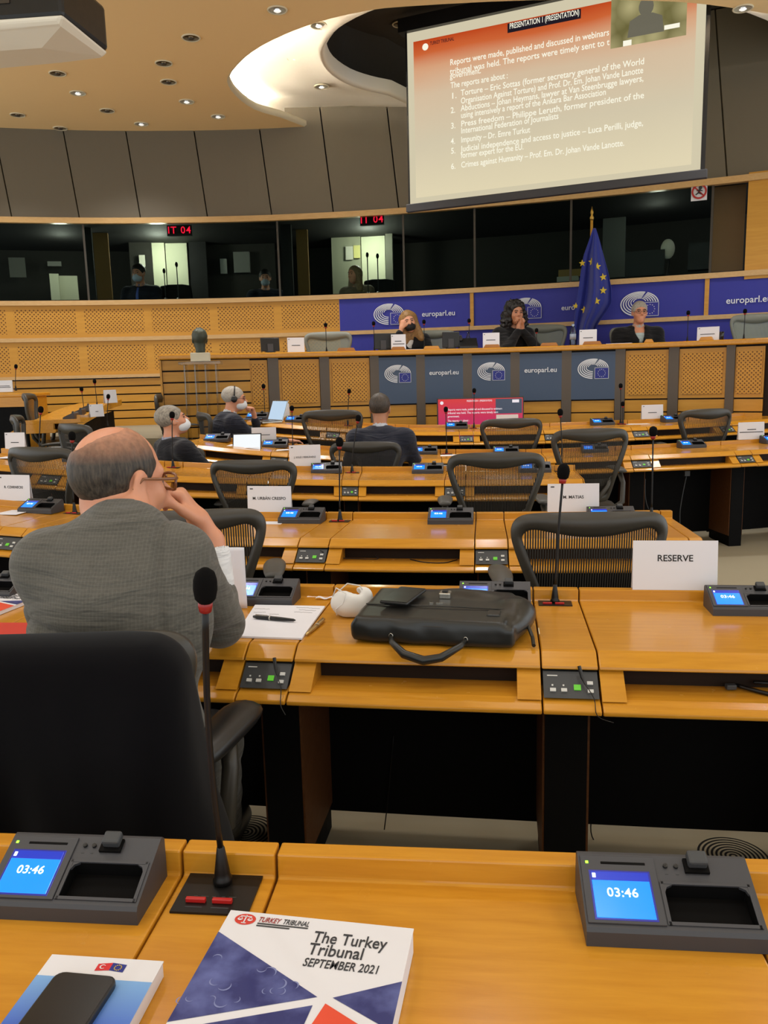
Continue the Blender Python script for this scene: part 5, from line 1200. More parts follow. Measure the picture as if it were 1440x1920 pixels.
MB().tube([(-bw*.46, -.004, .024), (-bw*.42, -.03, .018), (-bw*.25, -.055, -.002), (0, -.066, -.012), (bw*.2, -.058, -.005), (bw*.42, -.03, .018), (bw*.46, -.004, .024)], [.006, .008, .011, .012, .011, .008, .006], 10).build('handle', M_['leather'], bagd, True)
for s_ in (-1, 1): MB().tube([(s_*bw*.46+.005*math.cos(k*.6283), -.004, .026+.007*math.sin(k*.6283)) for k in range(10)], .0014, 6, closed=True).build('handle_ring', M_['steel'], bagd, True)
lk = MB().box(-.006, .026, DP*.68, DP*.68+.034, .070, .087).build('lock_plate', M_['steel'], bagd, bevel=.003); MB().box(.002, .018, DP*.68+.008, DP*.68+.026, .087, .092).build('lock_button', M_['darkplastic'], bagd, bevel=.002)
MB().box(-.022, -.012, DP*.5, DP*.5+.003, .066, .075).build('metal_letters', M_['steel'], bagd); MB().box(-.004, .016, DP*.5, DP*.5+.003, .066, .075).build('metal_letters', M_['steel'], bagd)
MB().box(bw*.68, bw*.68+.034, .06, .105, .062, .075).build('strap_end', M_['leather'], bagd, bevel=.003); MB().tube([(-bw*.92, .005, .054), (bw*.92, .005, .054)], .002, 6).build('piping', M_['leather'], bagd)
MB().tube([(-bw*.92, .12, .073), (bw*.2, .115, .076), (bw*.93, .12, .073)], .0018, 6).build('seam', M_['leather'], bagd)
MB().tube([(bw+.035, .10, .04), (bw+.05, .06, .02), (bw+.055, .02, .012)], .005, 8).build('zip_pull', M_['leather'], bagd)
ph = thing('smartphone', 'black smartphone lying on the black briefcase', 'phone', bagd.matrix_world @ Vector((0, 0, 0)) if False else (Vector(bagd.location)+Matrix.Rotation(yaw, 3, 'Z') @ Vector((-.098, .168, .081))), yaw-.16)
MB().box(-.040, .040, -.078, .078, 0, .009).build('case', M_['darkplastic'], ph, bevel=.004); MB().box(-.037, .037, -.075, .075, .009, .0096).build('screen', mat('phone_glass', (16, 15, 14), .3), ph)

# ------------------------------------------------------------ booklets in the foreground
def booklet(corner_tl, corner_tr, z, w, hgt, th, name, label, z0=.7402):
    a, b_ = onz(*corner_tl, z), onz(*corner_tr, z); yaw = math.atan2(b_.y-a.y, b_.x-a.x); wid = (b_-a).length
    t = thing(name, label, 'book', (a.x, a.y, z0), yaw)
    MB().box(.001, wid-.001, -hgt+.001, -.001, .001, th-.001).build('pages', M_['paper'], t)
    return t, wid
def poly(par, pts, z, nm, mt): return MB().add([(x, y, z) for x, y in pts], [tuple(range(len(pts)))]).build(nm, mt, par)
def tribunal(t, wid, hgt, th):
    cov = MB().box(0, wid, -hgt, 0, th-.001, th+.0004).build('cover', M_['card'], t)
    nv = mat('navy_print', (44, 50, 112), .5); nt, b = nodes(nv); tc = N(nt, 'TexCoord'); vo = N(nt, 'TexVoronoi', i_Scale=42.); vo.feature = 'F1'; nt.links.new(tc.outputs['Object'], vo.inputs['Vector'])
    no = N(nt, 'TexNoise', i_Scale=25, i_Detail=6); nt.links.new(tc.outputs['Object'], no.inputs['Vector'])
    rp = N(nt, 'ValToRGB'); rp.color_ramp.elements[0].position = .42; rp.color_ramp.elements[0].color = L((38, 42, 104)); rp.color_ramp.elements[1].position = .74; rp.color_ramp.elements[1].color = L((92, 100, 160)); nt.links.new(no.outputs['Fac'], rp.inputs[0]); nt.links.new(rp.outputs[0], b.inputs['Base Color'])
    z = th+.0008; W_, H_ = wid, hgt
    # cover fields meet near (.63 W, -.45 H)
    k = (.64*W_, -.405*H_)
    poly(cov, [(0, -.135*H_), (k[0]-.012*W_, k[1]-.005*H_), (0, -.60*H_)], z, 'cover_field', nv)
    poly(cov, [(0, -.64*H_), (k[0]-.02*W_, k[1]-.045*H_), (k[0]-.045*W_, -.72*H_), (.38*W_, -H_), (0, -H_)], z, 'cover_field', nv)
    poly(cov, [(k[0]+.06*W_, k[1]+.0*H_), (W_, -.29*H_), (W_, -.52*H_)], z, 'cover_field', nv)
    poly(cov, [(k[0]+.035*W_, k[1]-.03*H_), (W_, -.57*H_), (W_, -H_), (.5*W_, -H_)], z, 'cover_field', mat('orange_red_print', (222, 74, 44), .5))
    rr = random.Random(3)
    for i in range(26):
        u, v = rr.random(), rr.random()
        x = u*.5*W_; y = -(.2+.36*v)*H_
        if y > -.135*H_-.27*H_*(x/(k[0])) - .02*H_ or y < -.58*H_+.19*H_*x/k[0]+.0: continue
        a0 = rr.uniform(0, 6.28); R_ = .006*rr.uniform(.7, 1.3); m = MB()
        vs = []; 
        for j in range(9):
            tt = a0+j*.42; vs += [(x+R_*math.cos(tt), y+R_*math.sin(tt), z+.0003), (x+R_*(1-.28*math.sin(j*math.pi/8))*math.cos(tt), y+R_*(1-.28*math.sin(j*math.pi/8))*math.sin(tt), z+.0003)]
        m.add(vs, [(2*j, 2*j+1, 2*j+3, 2*j+2) for j in range(8)]).build('crescent_print', MOON, cov)
    e = [(.105*W_+.05*W_*math.cos(j*.2618)*1.15, -.048*H_+.05*W_*.86*math.sin(j*.2618)) for j in range(24)]; em = poly(cov, e, z, 'scales_emblem', mat('emblem_red', (206, 58, 44), .5))
    m = MB(); cx, cy = .105*W_, -.048*H_; q = W_*.05
    for x0, x1, y0, y1 in ((-.06, .06, -.6, .6), (-.6, .6, .36, .46), (-.25, .25, -.66, -.56)): m.box(cx+x0*q, cx+x1*q, cy+y0*q, cy+y1*q, z+.0002, z+.0006)
    for s_ in (-1, 1): m.add([(cx+s_*.55*q+.28*q*math.cos(math.pi+j*math.pi/8), cy-.05*q+.24*q*math.sin(math.pi+j*math.pi/8), z+.0006) for j in range(9)], [tuple(range(9))])
    for s_ in (-1, 1):
        for e_ in (-.26, .26): m.tube([(cx+s_*.55*q, cy+.4*q, z+.0004), (cx+s_*.55*q+e_*q, cy-.05*q, z+.0004)], q*.035, 4)
    m.build('scales', M_['card'], em)
    I = Matrix.Identity(4)
    def fit(s, x0, x1, y, size, mt, sh=0):
        me = text_mesh(s, size, align='LEFT', depth=.0001, shear=sh); w0 = max(v.co.x for v in me.vertices)
        lettering(s, size, M_[mt], Matrix.Translation((x0, y, z+.0002)) @ Matrix.Diagonal(((x1-x0)/w0, 1, 1, 1)), cov, align='LEFT', depth=.0001, shear=sh)
    def tx(s, size, x, y, mt, al='LEFT', sh=.0, sp_=1.0): lettering(s, size, M_[mt], Matrix.Translation((x, y, z+.0002)), cov, align=al, depth=.0001, shear=sh, spacing=sp_)
    fit('TURKEY', .175*W_, .30*W_, -.042*H_, .0125, 'redring', .2); fit('TRIBUNAL', .31*W_, .455*W_, -.042*H_, .0125, 'ink', .2)
    tx('European Search to the internal State of', .0046, .18*W_, -.068*H_, 'ink', sh=.2) if False else None
    for i, (x1, y) in enumerate(((.455, -.064), (.36, -.077))): 
        MB().box(.18*W_, x1*W_, y*H_-.0012, y*H_+.0008, z, z+.0003).build('small_print', M_['grey'], cov)
    fit('The Turkey', .50*W_, .885*W_, -.110*H_, .027, 'ink'); fit('Tribunal', .50*W_, .78*W_, -.178*H_, .027, 'ink'); fit('SEPTEMBER 2021', .50*W_, .875*W_, -.250*H_, .0185, 'ink', .1)
MOON = mat('pale_crescent', (122, 130, 178), .5)
bk, wid = booklet((433, 1707), (776, 1742), .772, .23, .30, .032, 'report_book', 'thick white, navy and red tribunal report in the foreground'); tribunal(bk, wid, .30, .032)
b2, wid2 = booklet((98, 1790), (307, 1803), .76, .14, .2, .02, 'booklet', 'white and blue booklet with two small flags under the phone')
gr = mat('blue_fade_print', (30, 70, 190), .45); nt, b = nodes(gr); tc = N(nt, 'TexCoord'); sp = N(nt, 'SeparateXYZ'); nt.links.new(tc.outputs['Object'], sp.inputs[0]); mr = N(nt, 'MapRange'); mr.inputs['From Min'].default_value = -.19; mr.inputs['From Max'].default_value = -.035; nt.links.new(sp.outputs[1], mr.inputs['Value'])
rp = N(nt, 'ValToRGB'); rp.color_ramp.elements[0].color = L((46, 52, 150)); rp.color_ramp.elements[1].color = L((120, 168, 222)); e = rp.color_ramp.elements.new(.45); e.color = L((34, 74, 190)); nt.links.new(mr.outputs['Result'], rp.inputs[0]); nt.links.new(rp.outputs[0], b.inputs['Base Color'])
cv = MB().box(0, wid2, -.2, 0, .019, .0204).build('cover', M_['card'], b2); poly(cv, [(0, -.034), (wid2, -.034), (wid2, -.2), (0, -.2)], .0208, 'cover_field', gr)
fx = wid2*.46; poly(cv, [(fx, -.022), (fx+.0165, -.020), (fx+.0165, -.008), (fx, -.011)], .0208, 'red_flag', mat('flag_red', (206, 36, 40), .5)); poly(cv, [(fx+.0165, -.020), (fx+.034, -.022), (fx+.034, -.010), (fx+.0165, -.008)], .0208, 'blue_flag', M_['flagblue'])
m = MB(); m.add([(fx+.007+.0035*math.cos(.6+j*.55), -.0155+.0035*math.sin(.6+j*.55), .0212) if k == 0 else (fx+.0075+.0025*math.cos(.6+j*.55), -.0155+.0025*math.sin(.6+j*.55), .0212) for j in range(10) for k in (0, 1)], [(2*j, 2*j+1, 2*j+3, 2*j+2) for j in range(9)]); m.build('crescent', M_['card'], cv)
m = MB()
for k in range(12): x, y = fx+.0255+.004*math.cos(k*.5236), -.0155+.004*math.sin(k*.5236); m.box(x-.0005, x+.0005, y-.0005, y+.0005, .0209, .0213)
m.build('star_ring', M_['gold'], cv)
a, b_ = onz(108, 1816, .77), onz(226, 1829, .77); yaw = math.atan2(b_.y-a.y, b_.x-a.x); ph = thing('smartphone', 'dark smartphone lying on the blue booklet in the foreground', 'phone', ((a.x+b_.x)/2-.078*math.sin(-yaw)*0-.012, (a.y+b_.y)/2-.074, .7608), yaw+.02)
P8 = []
for cx, cy, a0 in ((.026, .063, 0), (-.026, .063, 90), (-.026, -.063, 180), (.026, -.063, 270)): P8 += [(cx+.011*math.cos(math.radians(a0+k*22.5)), cy+.011*math.sin(math.radians(a0+k*22.5))) for k in range(5)]
MB().prism(P8, 0, .0085).build('body', M_['darkplastic'], ph, bevel=.002); MB().prism([(x*.94, y*.97) for x, y in P8], .0085, .009).build('screen', mat('phone_glass_brown', (24, 18, 14), .25), ph)
# second report and red-white papers left of the grey suited man
b3, w3 = booklet((-60, 1108), (78, 1116), .752, .2, .28, .012, 'report_book', 'tribunal report lying at the left edge beyond the grey suit'); tribunal(b3, w3, .22, .012)
o = MB().box(-.12, .12, -.06, .06, 0, .004).build('leaflet', mat('red_leaflet', (196, 50, 34), .6)); o.location = onz(30, 1182, .7404); o.rotation_euler.z = -.1; tag(o, 'red and white leaflet at the left edge beneath report', 'leaflet')
# sheet of paper held before the grey suited man
a = at(372, 1018, 2.35); ps = MB().grid(lambda i, j: (-.02+.15*i/9, .03*math.sin(i*.25), .13-.2*j/9+.012*(i/9)*(1 if j else 0)), 10, 10).build('paper_sheet', M_['paper'], thick=.0012, smooth=True); ps.location = (a.x-.0, a.y, .80); tag(ps, 'white sheet standing behind the grey sleeve and cuff', 'paper')
# cables, earpieces
def cord(pts, label, r=.0022, name='cable', mt='stem'): o = MB().tube(catmull([tuple(p) for p in pts], 5), r, 6).build(name, M_[mt], smooth=True); return tag(o, label, 'cable')
def earplug(r, s, label, dn):
    p = r.pt(s, .545, .700); q = r.pt(s+.01, .565, .688); t = thing('headset_plug', label, 'plug', p); d = q-p
    MB().tube([(0, 0, .022), tuple(d*.6+Vector((0, 0, .006))), tuple(d*1.2+Vector((0, 0, .0)))], [.0045, .0045, .002], 8).build('plug', M_['darkplastic'], t); 
    P = [d*1.2, r.pt(s+.03, .60, .662)-p, r.pt(s+.035, .625, .63)-p]+[Vector(x) for x in dn(p)]; MB().tube(catmull([tuple(v) for v in P], 4), .0012, 6).build('cord', M_['stem'], t)
l = R2.lxx(-.224); earplug(R2, l+.02, 'headset plug on the console below the notepad', lambda p: [Vector((.035, -.1, -.09))])
l = R2.lxx(.519); earplug(R2, l+.02, 'headset plug on the console below the RESERVE microphone', lambda p: [Vector((.06, -.09, -.085))])
l = R3.lxx(-.147); cord([R3.pt(l-.03, .55, .70), R3.pt(l+.02, .52, .665), R3.pt(l+.12, .5, .6545), R3.pt(l+.2, .50, .6545), R3.pt(l+.19, .49, .67)], 'thin headset cable drooping onto the shelf behind the white mask', .002)
l = R3.lxx(.44); cord([R3.pt(l-.26, .5, .6545), R3.pt(l-.2, .55, .6545), R3.pt(l-.12, .56, .6545), R3.pt(l-.07, .5, .6545)], 'loop of cable on the shelf left of the RESERVE chair', .002)
l = R2.lxx(.95); cord([R2.pt(l-.04, .49, .662), R2.pt(l+.04, .54, .6575), R2.pt(l+.13, .54, .6575), R2.pt(l+.2, .51, .66), R2.pt(l+.14, .49, .664), R2.pt(l-.0, .49, .67)], 'black cable coiled on the shelf under the RESERVE card', .005)
o = MB().box(-.012, .012, -.008, .008, 0, .012).build('cable_plug', M_['grey'], bevel=.002); o.location = R2.pt(l-.055, .50, .656); tag(o, 'grey cable plug on the shelf under the RESERVE card', 'plug')
for px0, py0, px1, py1, d, lab in ((1287, 893, 1275, 985, 6.4, 'pale cable hanging below the right desk from its socket'), (1210, 898, 1216, 955, 6.4, 'thin cable hanging below the right desk near the aisle chair')):
    a, b_ = at(px0, py0, d), at(px1, py1, d); cord([a, a.lerp(b_, .3)+Vector((-.01, 0, 0)), a.lerp(b_, .7)+Vector((-.015, 0, 0)), b_], lab, .004, 'hanging_cable', 'grey')
o = MB().box(-.02, .02, 0, .03, -.02, .02).build('socket', M_['grey']); o.location = at(1289, 888, 6.38); tag(o, 'grey socket under the right desk with hanging cable', 'socket')
a, b_ = at(722, 1610, 2.36), at(738, 1380, 2.36); cord([b_, a.lerp(b_, .5)+Vector((-.004, 0, 0)), (a.x, a.y, .01)], 'thin black cable hanging under the desk below the briefcase', .002, 'hanging_cable'); a = at(1110, 1560, 2.28); cord([at(1150, 1440, 2.3), at(1118, 1500, 2.29), at(1108, 1560, 2.29), at(1130, 1590, 2.29), at(1170, 1580, 2.29)], 'thin cable loop hanging under the RESERVE desk', .002, 'hanging_cable')
# tablet and laptop
a, b_ = at(437, 850, 6.62), at(489, 852, 6.62); d = b_-a; t = thing('tablet', 'white screened tablet standing on the desk behind the grey haired man', 'tablet', ((a.x+b_.x)/2, 6.62, a.z), math.atan2(d.y, d.x)-.02); w = d.length/2+.005; h_ = at(445, 814, 6.62).z-a.z
m = MB(); m.loft([[(-w, 0, 0), (w, 0, 0), (w, .008, 0), (-w, .008, 0)], [(-w, .05, h_), (w, .05, h_), (w, .058, h_), (-w, .058, h_)]]); m.build('case', M_['darkplastic'], t, bevel=.002)
MB().add([(-w+.008, -.0006+.05*.05, h_*.05), (w-.008, -.0006+.05*.05, h_*.05), (w-.008, .05*.95-.0006, h_*.95), (-w+.008, .05*.95-.0006, h_*.95)], [(0, 1, 2, 3)]).build('screen', mat('tablet_white', (60, 60, 60), .2, emit=(240, 246, 250), es=1.0), t, fix=False)
m = MB(); m.loft([[(-w*.8, .06, h_*.7), (w*.8, .06, h_*.7), (w*.8, .065, h_*.7), (-w*.8, .065, h_*.7)], [(-w*.8, .16, 0), (w*.8, .16, 0), (w*.8, .165, 0), (-w*.8, .165, 0)]]); m.build('stand', M_['darkplastic'], t)
l = R6.lpx(515, .28); p = R6.pt(l, .28, .7404); t = thing('laptop', 'open silver laptop in front of the headphone man', 'laptop', p, -.95); MB().box(-.15, .15, -.21, 0, 0, .014).build('base', M_['steel'], t, bevel=.003); MB().box(-.13, .13, -.12, -.02, .014, .0155).build('keyboard', M_['darkplastic'], t)
m = MB(); m.M = Matrix.Translation((0, 0, .014)) @ Matrix.Rotation(-.35, 4, 'X'); m.box(-.15, .15, 0, .006, 0, .2); lid = m.build('lid', M_['steel'], t); m2 = MB(); m2.M = m.M; m2.box(-.14, .14, -.0015, 0, .01, .19); m2.build('screen', mat('laptop_screen', (50, 60, 70), .2, emit=(190, 214, 236), es=.95), lid)
# ------------------------------------------------------------ mesh office chairs
def chair_proto(frame_m, strand_m, dense=False):
    t = thing('mesh_office_chair', 'x', 'chair')
    # back outline: half width and height, in the plane of the back
    prof = [(.0, .49), (.10, .487), (.15, .50), (.168, .545), (.185, .62), (.205, .69), (.232, .765), (.256, .835), (.270, .89), (.270, .93), (.255, .962), (.22, .982), (.15, .991), (.07, .994), (0, .995)]
    inn = [(.0, .535), (.09, .535), (.122, .545), (.138, .575), (.152, .63), (.170, .70), (.196, .775), (.219, .84), (.233, .885), (.232, .905), (.218, .921), (.19, .928), (.13, .918), (.06, .907), (0, .904)]
    def yb(x, z): return -.23-.10*(z-.5)/.5+.9*x*x-.03*math.sin(math.pi*(z-.5)/.5)
    def sm(P): return catmull(P, 3)
    po = sm(prof); pi_ = sm(inn); full_o = po+[(-x, z) for x, z in po[::-1]][1:-1]; full_i = pi_+[(-x, z) for x, z in pi_[::-1]][1:-1]
    rings = []
    for (xo, zo), (xi, zi) in zip(full_o, full_i):
        xm, zm = (xo+xi)/2, (zo+zi)/2
        rings.append([(xo, yb(xo, zo)+.006, zo), (xm, yb(xm, zm)+.020, zm), (xi, yb(xi, zi)+.008, zi), (xi, yb(xi, zi)-.006, zi), (xm, yb(xm, zm)-.020, zm), (xo, yb(xo, zo)-.008, zo)])
    rings.append(rings[0]); m = MB(); m.loft(rings, caps=False); m.build('back_frame', frame_m, t, True)
    def span(x):      # inner bottom and top at x
        zs = []
        for (x0, z0), (x1, z1) in zip(pi_, pi_[1:]):
            if (x0-abs(x))*(x1-abs(x)) <= 0 and x0 != x1: zs.append(z0+(z1-z0)*(abs(x)-x0)/(x1-x0))
        return (min(zs), max(zs)) if len(zs) > 1 else None
    m = MB(); step = .0086 if not dense else .006; w = .0027 if not dense else .0027; n = int(.232/step)
    for i in range(-n, n+1):
        x = i*step; s_ = span(x)
        if not s_ or s_[1]-s_[0] < .02: continue
        z0, z1 = s_[0]-.006, s_[1]+.006; R_ = []
        for k in range(7): z = z0+(z1-z0)*k/6; y = yb(x, z); R_.append([(x-w, y, z), (x, y-.0012, z), (x+w, y, z), (x, y+.0012, z)])
        m.loft(R_)
    m.build('back_mesh', strand_m, t)
    b = [(x, yb(x, .62)+.012, .60) for x in (-.16, -.08, 0, .08, .16)]
    m = MB(); m.loft([[(x, y+.006, z), (x, y+.006, z+.045), (x, y+.016, z+.045), (x, y+.016, z)] for x, y, z in b]); m.build('lumbar_pad', M_['frame'], t)
    # Y shaped carrier behind
    for s_ in (-1, 1): MB().tube([(0, -.20, .40), (s_*.05, -.27, .50), (s_*.13, -.27, .60), (s_*.165, -.245, .66)], [.02, .018, .015, .011], 8).build('back_carrier', frame_m, t, True)
    # seat
    P = [(x, y) for x, y in [(-.22, -.2), (.22, -.2), (.255, .0), (.25, .18), (.2, .25), (-.2, .25), (-.25, .18), (-.255, .0)]]
    m = MB(); m.loft([[(x*.94, y*.95, .42) for x, y in P], [(x, y, .435) for x, y in P], [(x, y, .455-.5*max(0, y-.15)**1.2) for x, y in P], [(x*.8, y*.8, .44) for x, y in P]]); m.build('seat', M_['frame'], t, True)
    for s_ in (-1, 1):
        MB().tube([(s_*.20, -.16, .42), (s_*.285, -.14, .47), (s_*.295, -.12, .60), (s_*.285, -.08, .66)], [.02, .02, .018, .02], 8).build('arm_post', frame_m, t, True)
        m = MB(); AP = []
        for k in range(9):
            u = k/8; y = -.14+.30*u; w_ = .046*math.sin(math.pi*(.16+.76*u))**.5; h_ = .015*math.sin(math.pi*(.12+.8*u))**.5; z = .68+.012*math.sin(u*3)
            AP.append([(s_*.285+w_*math.cos(q*.5236)*(1 if True else 1), y, z+h_*math.sin(q*.5236)) for q in range(12)])
        m.loft(AP); m.build('armrest', M_['armpad'], t, True)
    MB().lathe([(.05, .28), (.05, .40), (.09, .42)], 14).build('tilt_column', M_['darkplastic'], t); MB().lathe([(.028, .08), (.028, .3)], 12).build('gas_column', M_['alu'], t)
    for k in range(5):
        a = k*1.2566+.3; ca, sa = math.cos(a), math.sin(a)
        lg = MB().tube([(0, 0, .10), (ca*.15, sa*.15, .095), (ca*.3, sa*.3, .07)], [.03, .022, .016], 8).build('leg', frame_m, t, True)
        m = MB(); m.M = Matrix.Translation((ca*.3, sa*.3, .028)) @ Matrix.Rotation(a, 4, 'Z') @ Matrix.Rotation(math.pi/2, 4, 'X'); m.lathe([(.02, -.02), (.028, -.012), (.028, .012), (.02, .02)], 12); m.build('caster', M_['darkplastic'], lg)
    return t
CH = chair_proto(M_['frame'], M_['meshw']); CG = chair_proto(M_['framegrey'], M_['meshgrey'], True); ch_used = set()
def put_chair(px, top, d, yaw, label, src=None, sx=1.0, group='mesh office chairs', fz=None):
    """px,top: middle of the top of the backrest; d: depth of that edge; yaw turns the seat to the right"""
    src = src or CH; p = at(px, top, d); f = zf(p.x, d) if fz is None else fz; k = (p.z-f)/.995
    off = Matrix.Rotation(-yaw, 3, 'Z') @ Vector((0, .33, 0)); loc = Vector((p.x, p.y, f))+off
    if src.name not in ch_used: ch_used.add(src.name); o = src; o.location = loc; o.rotation_euler = (0, 0, -yaw); o['label'] = label; o['group'] = group
    else: o = dup(src, loc, -yaw, label, group)
    o.scale = (sx, sx, k); return o
put_chair(1112, 960, 2.72, .05, 'mesh chair facing away behind the RESERVE card', sx=1.0)
put_chair(352, 956, 2.86, -.10, 'mesh chair behind the raised hand of the grey suited man')
put_chair(931, 848, 4.42, .08, 'mesh chair left of the RESERVE microphone, blue light through its back')
put_chair(466, 862, 4.74, .2, 'mesh chair directly behind the name card right of the raised hand')
put_chair(60, 838, 4.78, .42, 'bent looking mesh chair behind the name card at left edge')
put_chair(1112, 803, 5.55, -.06, 'tall mesh chair in the aisle with armrest visible at its right')
put_chair(682, 828, 5.97, .12, 'mesh chair of the man in dark suit')
put_chair(322, 836, 6.2, .55, 'mesh chair of the reclining grey haired man')
put_chair(126, 794, 6.4, .75, 'mesh chair just left of the bald head beyond the desk')
put_chair(619, 768, 7.0, .15, 'mesh chair left of the man in dark suit, in front of the podium')
put_chair(961, 784, 6.98, -.02, 'mesh chair in front of the right half of the television')
put_chair(1332, 766, 7.05, -.28, 'mesh chair before the right perforated panels')
put_chair(372, 772, 7.3, 1.2, 'mesh chair of the man with headphones')
put_chair(22, 778, 6.9, 1.25, 'mesh chair at the left edge with two stacked armrests')
put_chair(45, 737, 8.2, 1.35, 'mesh chair by the wood edged desk at the far left edge')
put_chair(300, 738, 8.3, 1.7, 'small mesh chair seen from the side by the slatted wall')
# grey chairs of the raised bench face the hall
for px, top, d, yw, lab in ((616, 622, 9.35, 3.2, 'grey mesh chair, empty, left of the blonde woman on the podium'), (812, 619, 9.85, 3.1, 'grey mesh chair behind the blonde woman at the podium'), (1018, 608, 9.75, 3.05, 'grey mesh chair behind the curly haired woman'), (1185, 612, 9.6, 3.2, 'grey mesh chair behind the bearded man on the podium'), (1418, 588, 8.95, 3.4, 'large grey mesh chair at the right edge of the podium')):
    put_chair(px, top, d, yw, lab, CG, group='grey podium chairs', fz=DAIS)

# foreground chair with a black jacket hung over it
fc = dup(CH, (-.668, 1.80, 0), .0, 'foreground mesh chair under the grey suited man, black jacket over it', 'mesh office chairs')
for o in fc.children:
    if o.name.startswith('armrest'):
        o.data = o.data.copy(); o.data.materials.clear(); o.data.materials.append(M_['armdark'])
fc.scale = (1.06, 1, .965)
ar = [o for o in fc.children if o.name.startswith('armrest')]; ar = max(ar, key=lambda o: max(v.co.x for v in o.data.vertices))
m = MB(); AP = []
for k in range(13):
    u = k/12; x, y = -.412+.078*u, 1.56+.29*u; e_ = max(.02, 1-abs(2*u-1)**5)**.5; wd, hh = (.046+.010*u)*e_, .026*e_; z = .655-.012*(1-u)
    AP.append([((x+wd*math.cos(q*.5236)*.97+.668)/1.06, y-wd*math.cos(q*.5236)*.2-1.80, (z+hh*math.sin(q*.5236))/.965) for q in range(12)])
m.loft(AP); ar.data = m.mesh('armrest', M_['armdark'], True)
jk = thing('draped_jacket', 'black jacket draped over the back of the foreground chair', 'jacket', (-.668, 1.47, 0))
def jkt(P):
    x, y, z = P[:, 0], P[:, 1], P[:, 2]
    t = np.clip((.975-z)/.66, 0, 1); ax = np.abs(x+.0)
    hw = .292+.02*t+.055*t**2.0+.010*np.sin(z*14+1)*t
    top = .968-.9*np.clip(ax-.16, 0, 1)**2-.25*np.clip(ax-.24, 0, 1)
    fold = (.026*np.sin(x*15+1.5*np.sin(z*3.5)+1)+.014*np.sin(x*33+z*4))*np.clip(t*1.8-.1, 0, 1)
    yc = -.035-.02*t; th = .075+.015*np.clip(t*3, 0, 1)
    a = smax(np.abs(y-yc-fold)-th, smax(z-top, ax-hw, .05), .07)
    # front opening edge: one front panel overlaps the other towards the right
    a = a-.010*(1/(1+np.exp(-(x-.12-.05*np.sin(z*5))*120)))*np.clip(t*3, 0, 1)
    return smax(a*.8, .29-z, .03)
solid('jacket_body', jkt, (-.50, -.24, .25), (.50, .16, 1.02), .012, M_['fabricblk'], jk, 3)
# ------------------------------------------------------------ the grey suited man in the foreground
SEAT = Vector((-.62, 1.66, 0))
gm = thing('person', 'person in grey checked suit and brown glasses, bald on top, hand at face', 'person', SEAT)
A = lambda x, y, z: np.array((x-SEAT.x, y-SEAT.y, z))
hd = A(-.622, 1.905, 1.198); HR = rotm(.70, -.10, .05); HS = 1.06
hip = A(-.62, 1.64, .52); sh = A(-.592, 1.80, 1.055); nk = A(-.60, 1.845, 1.10); ch = A(-.60, 1.76, .92)
SR, ER, WR = A(-.462, 1.81, 1.025), A(-.432, 2.02, .808), A(-.450, 2.075, 1.012)
SL, EL, WL = A(-.765, 1.79, 1.025), A(-.84, 1.98, .80), A(-.70, 2.14, .795)
mouth = hd+HR@np.array((.0, .12, -.055))
fdir = A(-.535, 2.06, 1.165)-WR
skin = [('c', sh, nk, .07, .062, 0), ('c', nk, hd+HR@np.array((0, -.03, -.06)), .062, .064, .04), ('e', ch, (.16, .10, .16), None, .06), ('e', hip, (.165, .12, .13), None, .1),
        ('c', sh, SR, .07, .06, .05), ('c', SR, ER, .05, .04, .03), ('c', ER, WR, .042, .0325, .02), ('c', sh, SL, .07, .06, .05), ('c', SL, EL, .05, .04, .03), ('c', EL, WL, .04, .028, .02)]
for s_, kn, an in ((-1, A(-.77, 2.08, .50), A(-.76, 2.2, .1)), (1, A(-.475, 2.0, .485), A(-.515, 2.26, .1))): skin += [('c', hip+np.array((s_*.09, 0, -.02)), kn, .085, .06, .05), ('c', kn, an, .058, .042, .03), ('c', an, an+np.array((.01, .13, -.06)), .042, .034, .02)]
hR = hand_prims(WR+fdir/np.linalg.norm(fdir)*.045, fdir, (-.75, -.15, .1), 1, (.75, .85, .95, 1.05), .09, 1.16, .5)
hL = hand_prims(WL+np.array((.03, .01, 0)), (.9, .3, 0), (0, 0, -1), 1, (.3, .3, .35, .4), .05, 1.03)
def gbody(P):
    d = union(P, skin); n1 = np.linalg.norm(P-WR, axis=1) < .3; e = np.full(len(P), 1.); e[n1] = union(P[n1], hR); d = smin(d, e, .01)
    e = np.full(len(P), 1.); n1 = np.linalg.norm(P-WL, axis=1) < .3; e[n1] = union(P[n1], hL); d = smin(d, e, .01)
    q = ((P-hd)@HR)/HS; near = np.linalg.norm(q, axis=1) < .3; e = np.full(len(P), 1.); e[near] = head_sdf(q[near])*HS
    # heavy nape and jowl folds
    return smin(d, e, .03)
solid('body', gbody, (-.36, -.22, 0), (.36, .82, 1.36), .0062, SK['pink'], gm)
suit = cloth_mat('grey_check_cloth', (96, 93, 86), .85, 42, (74, 72, 66))
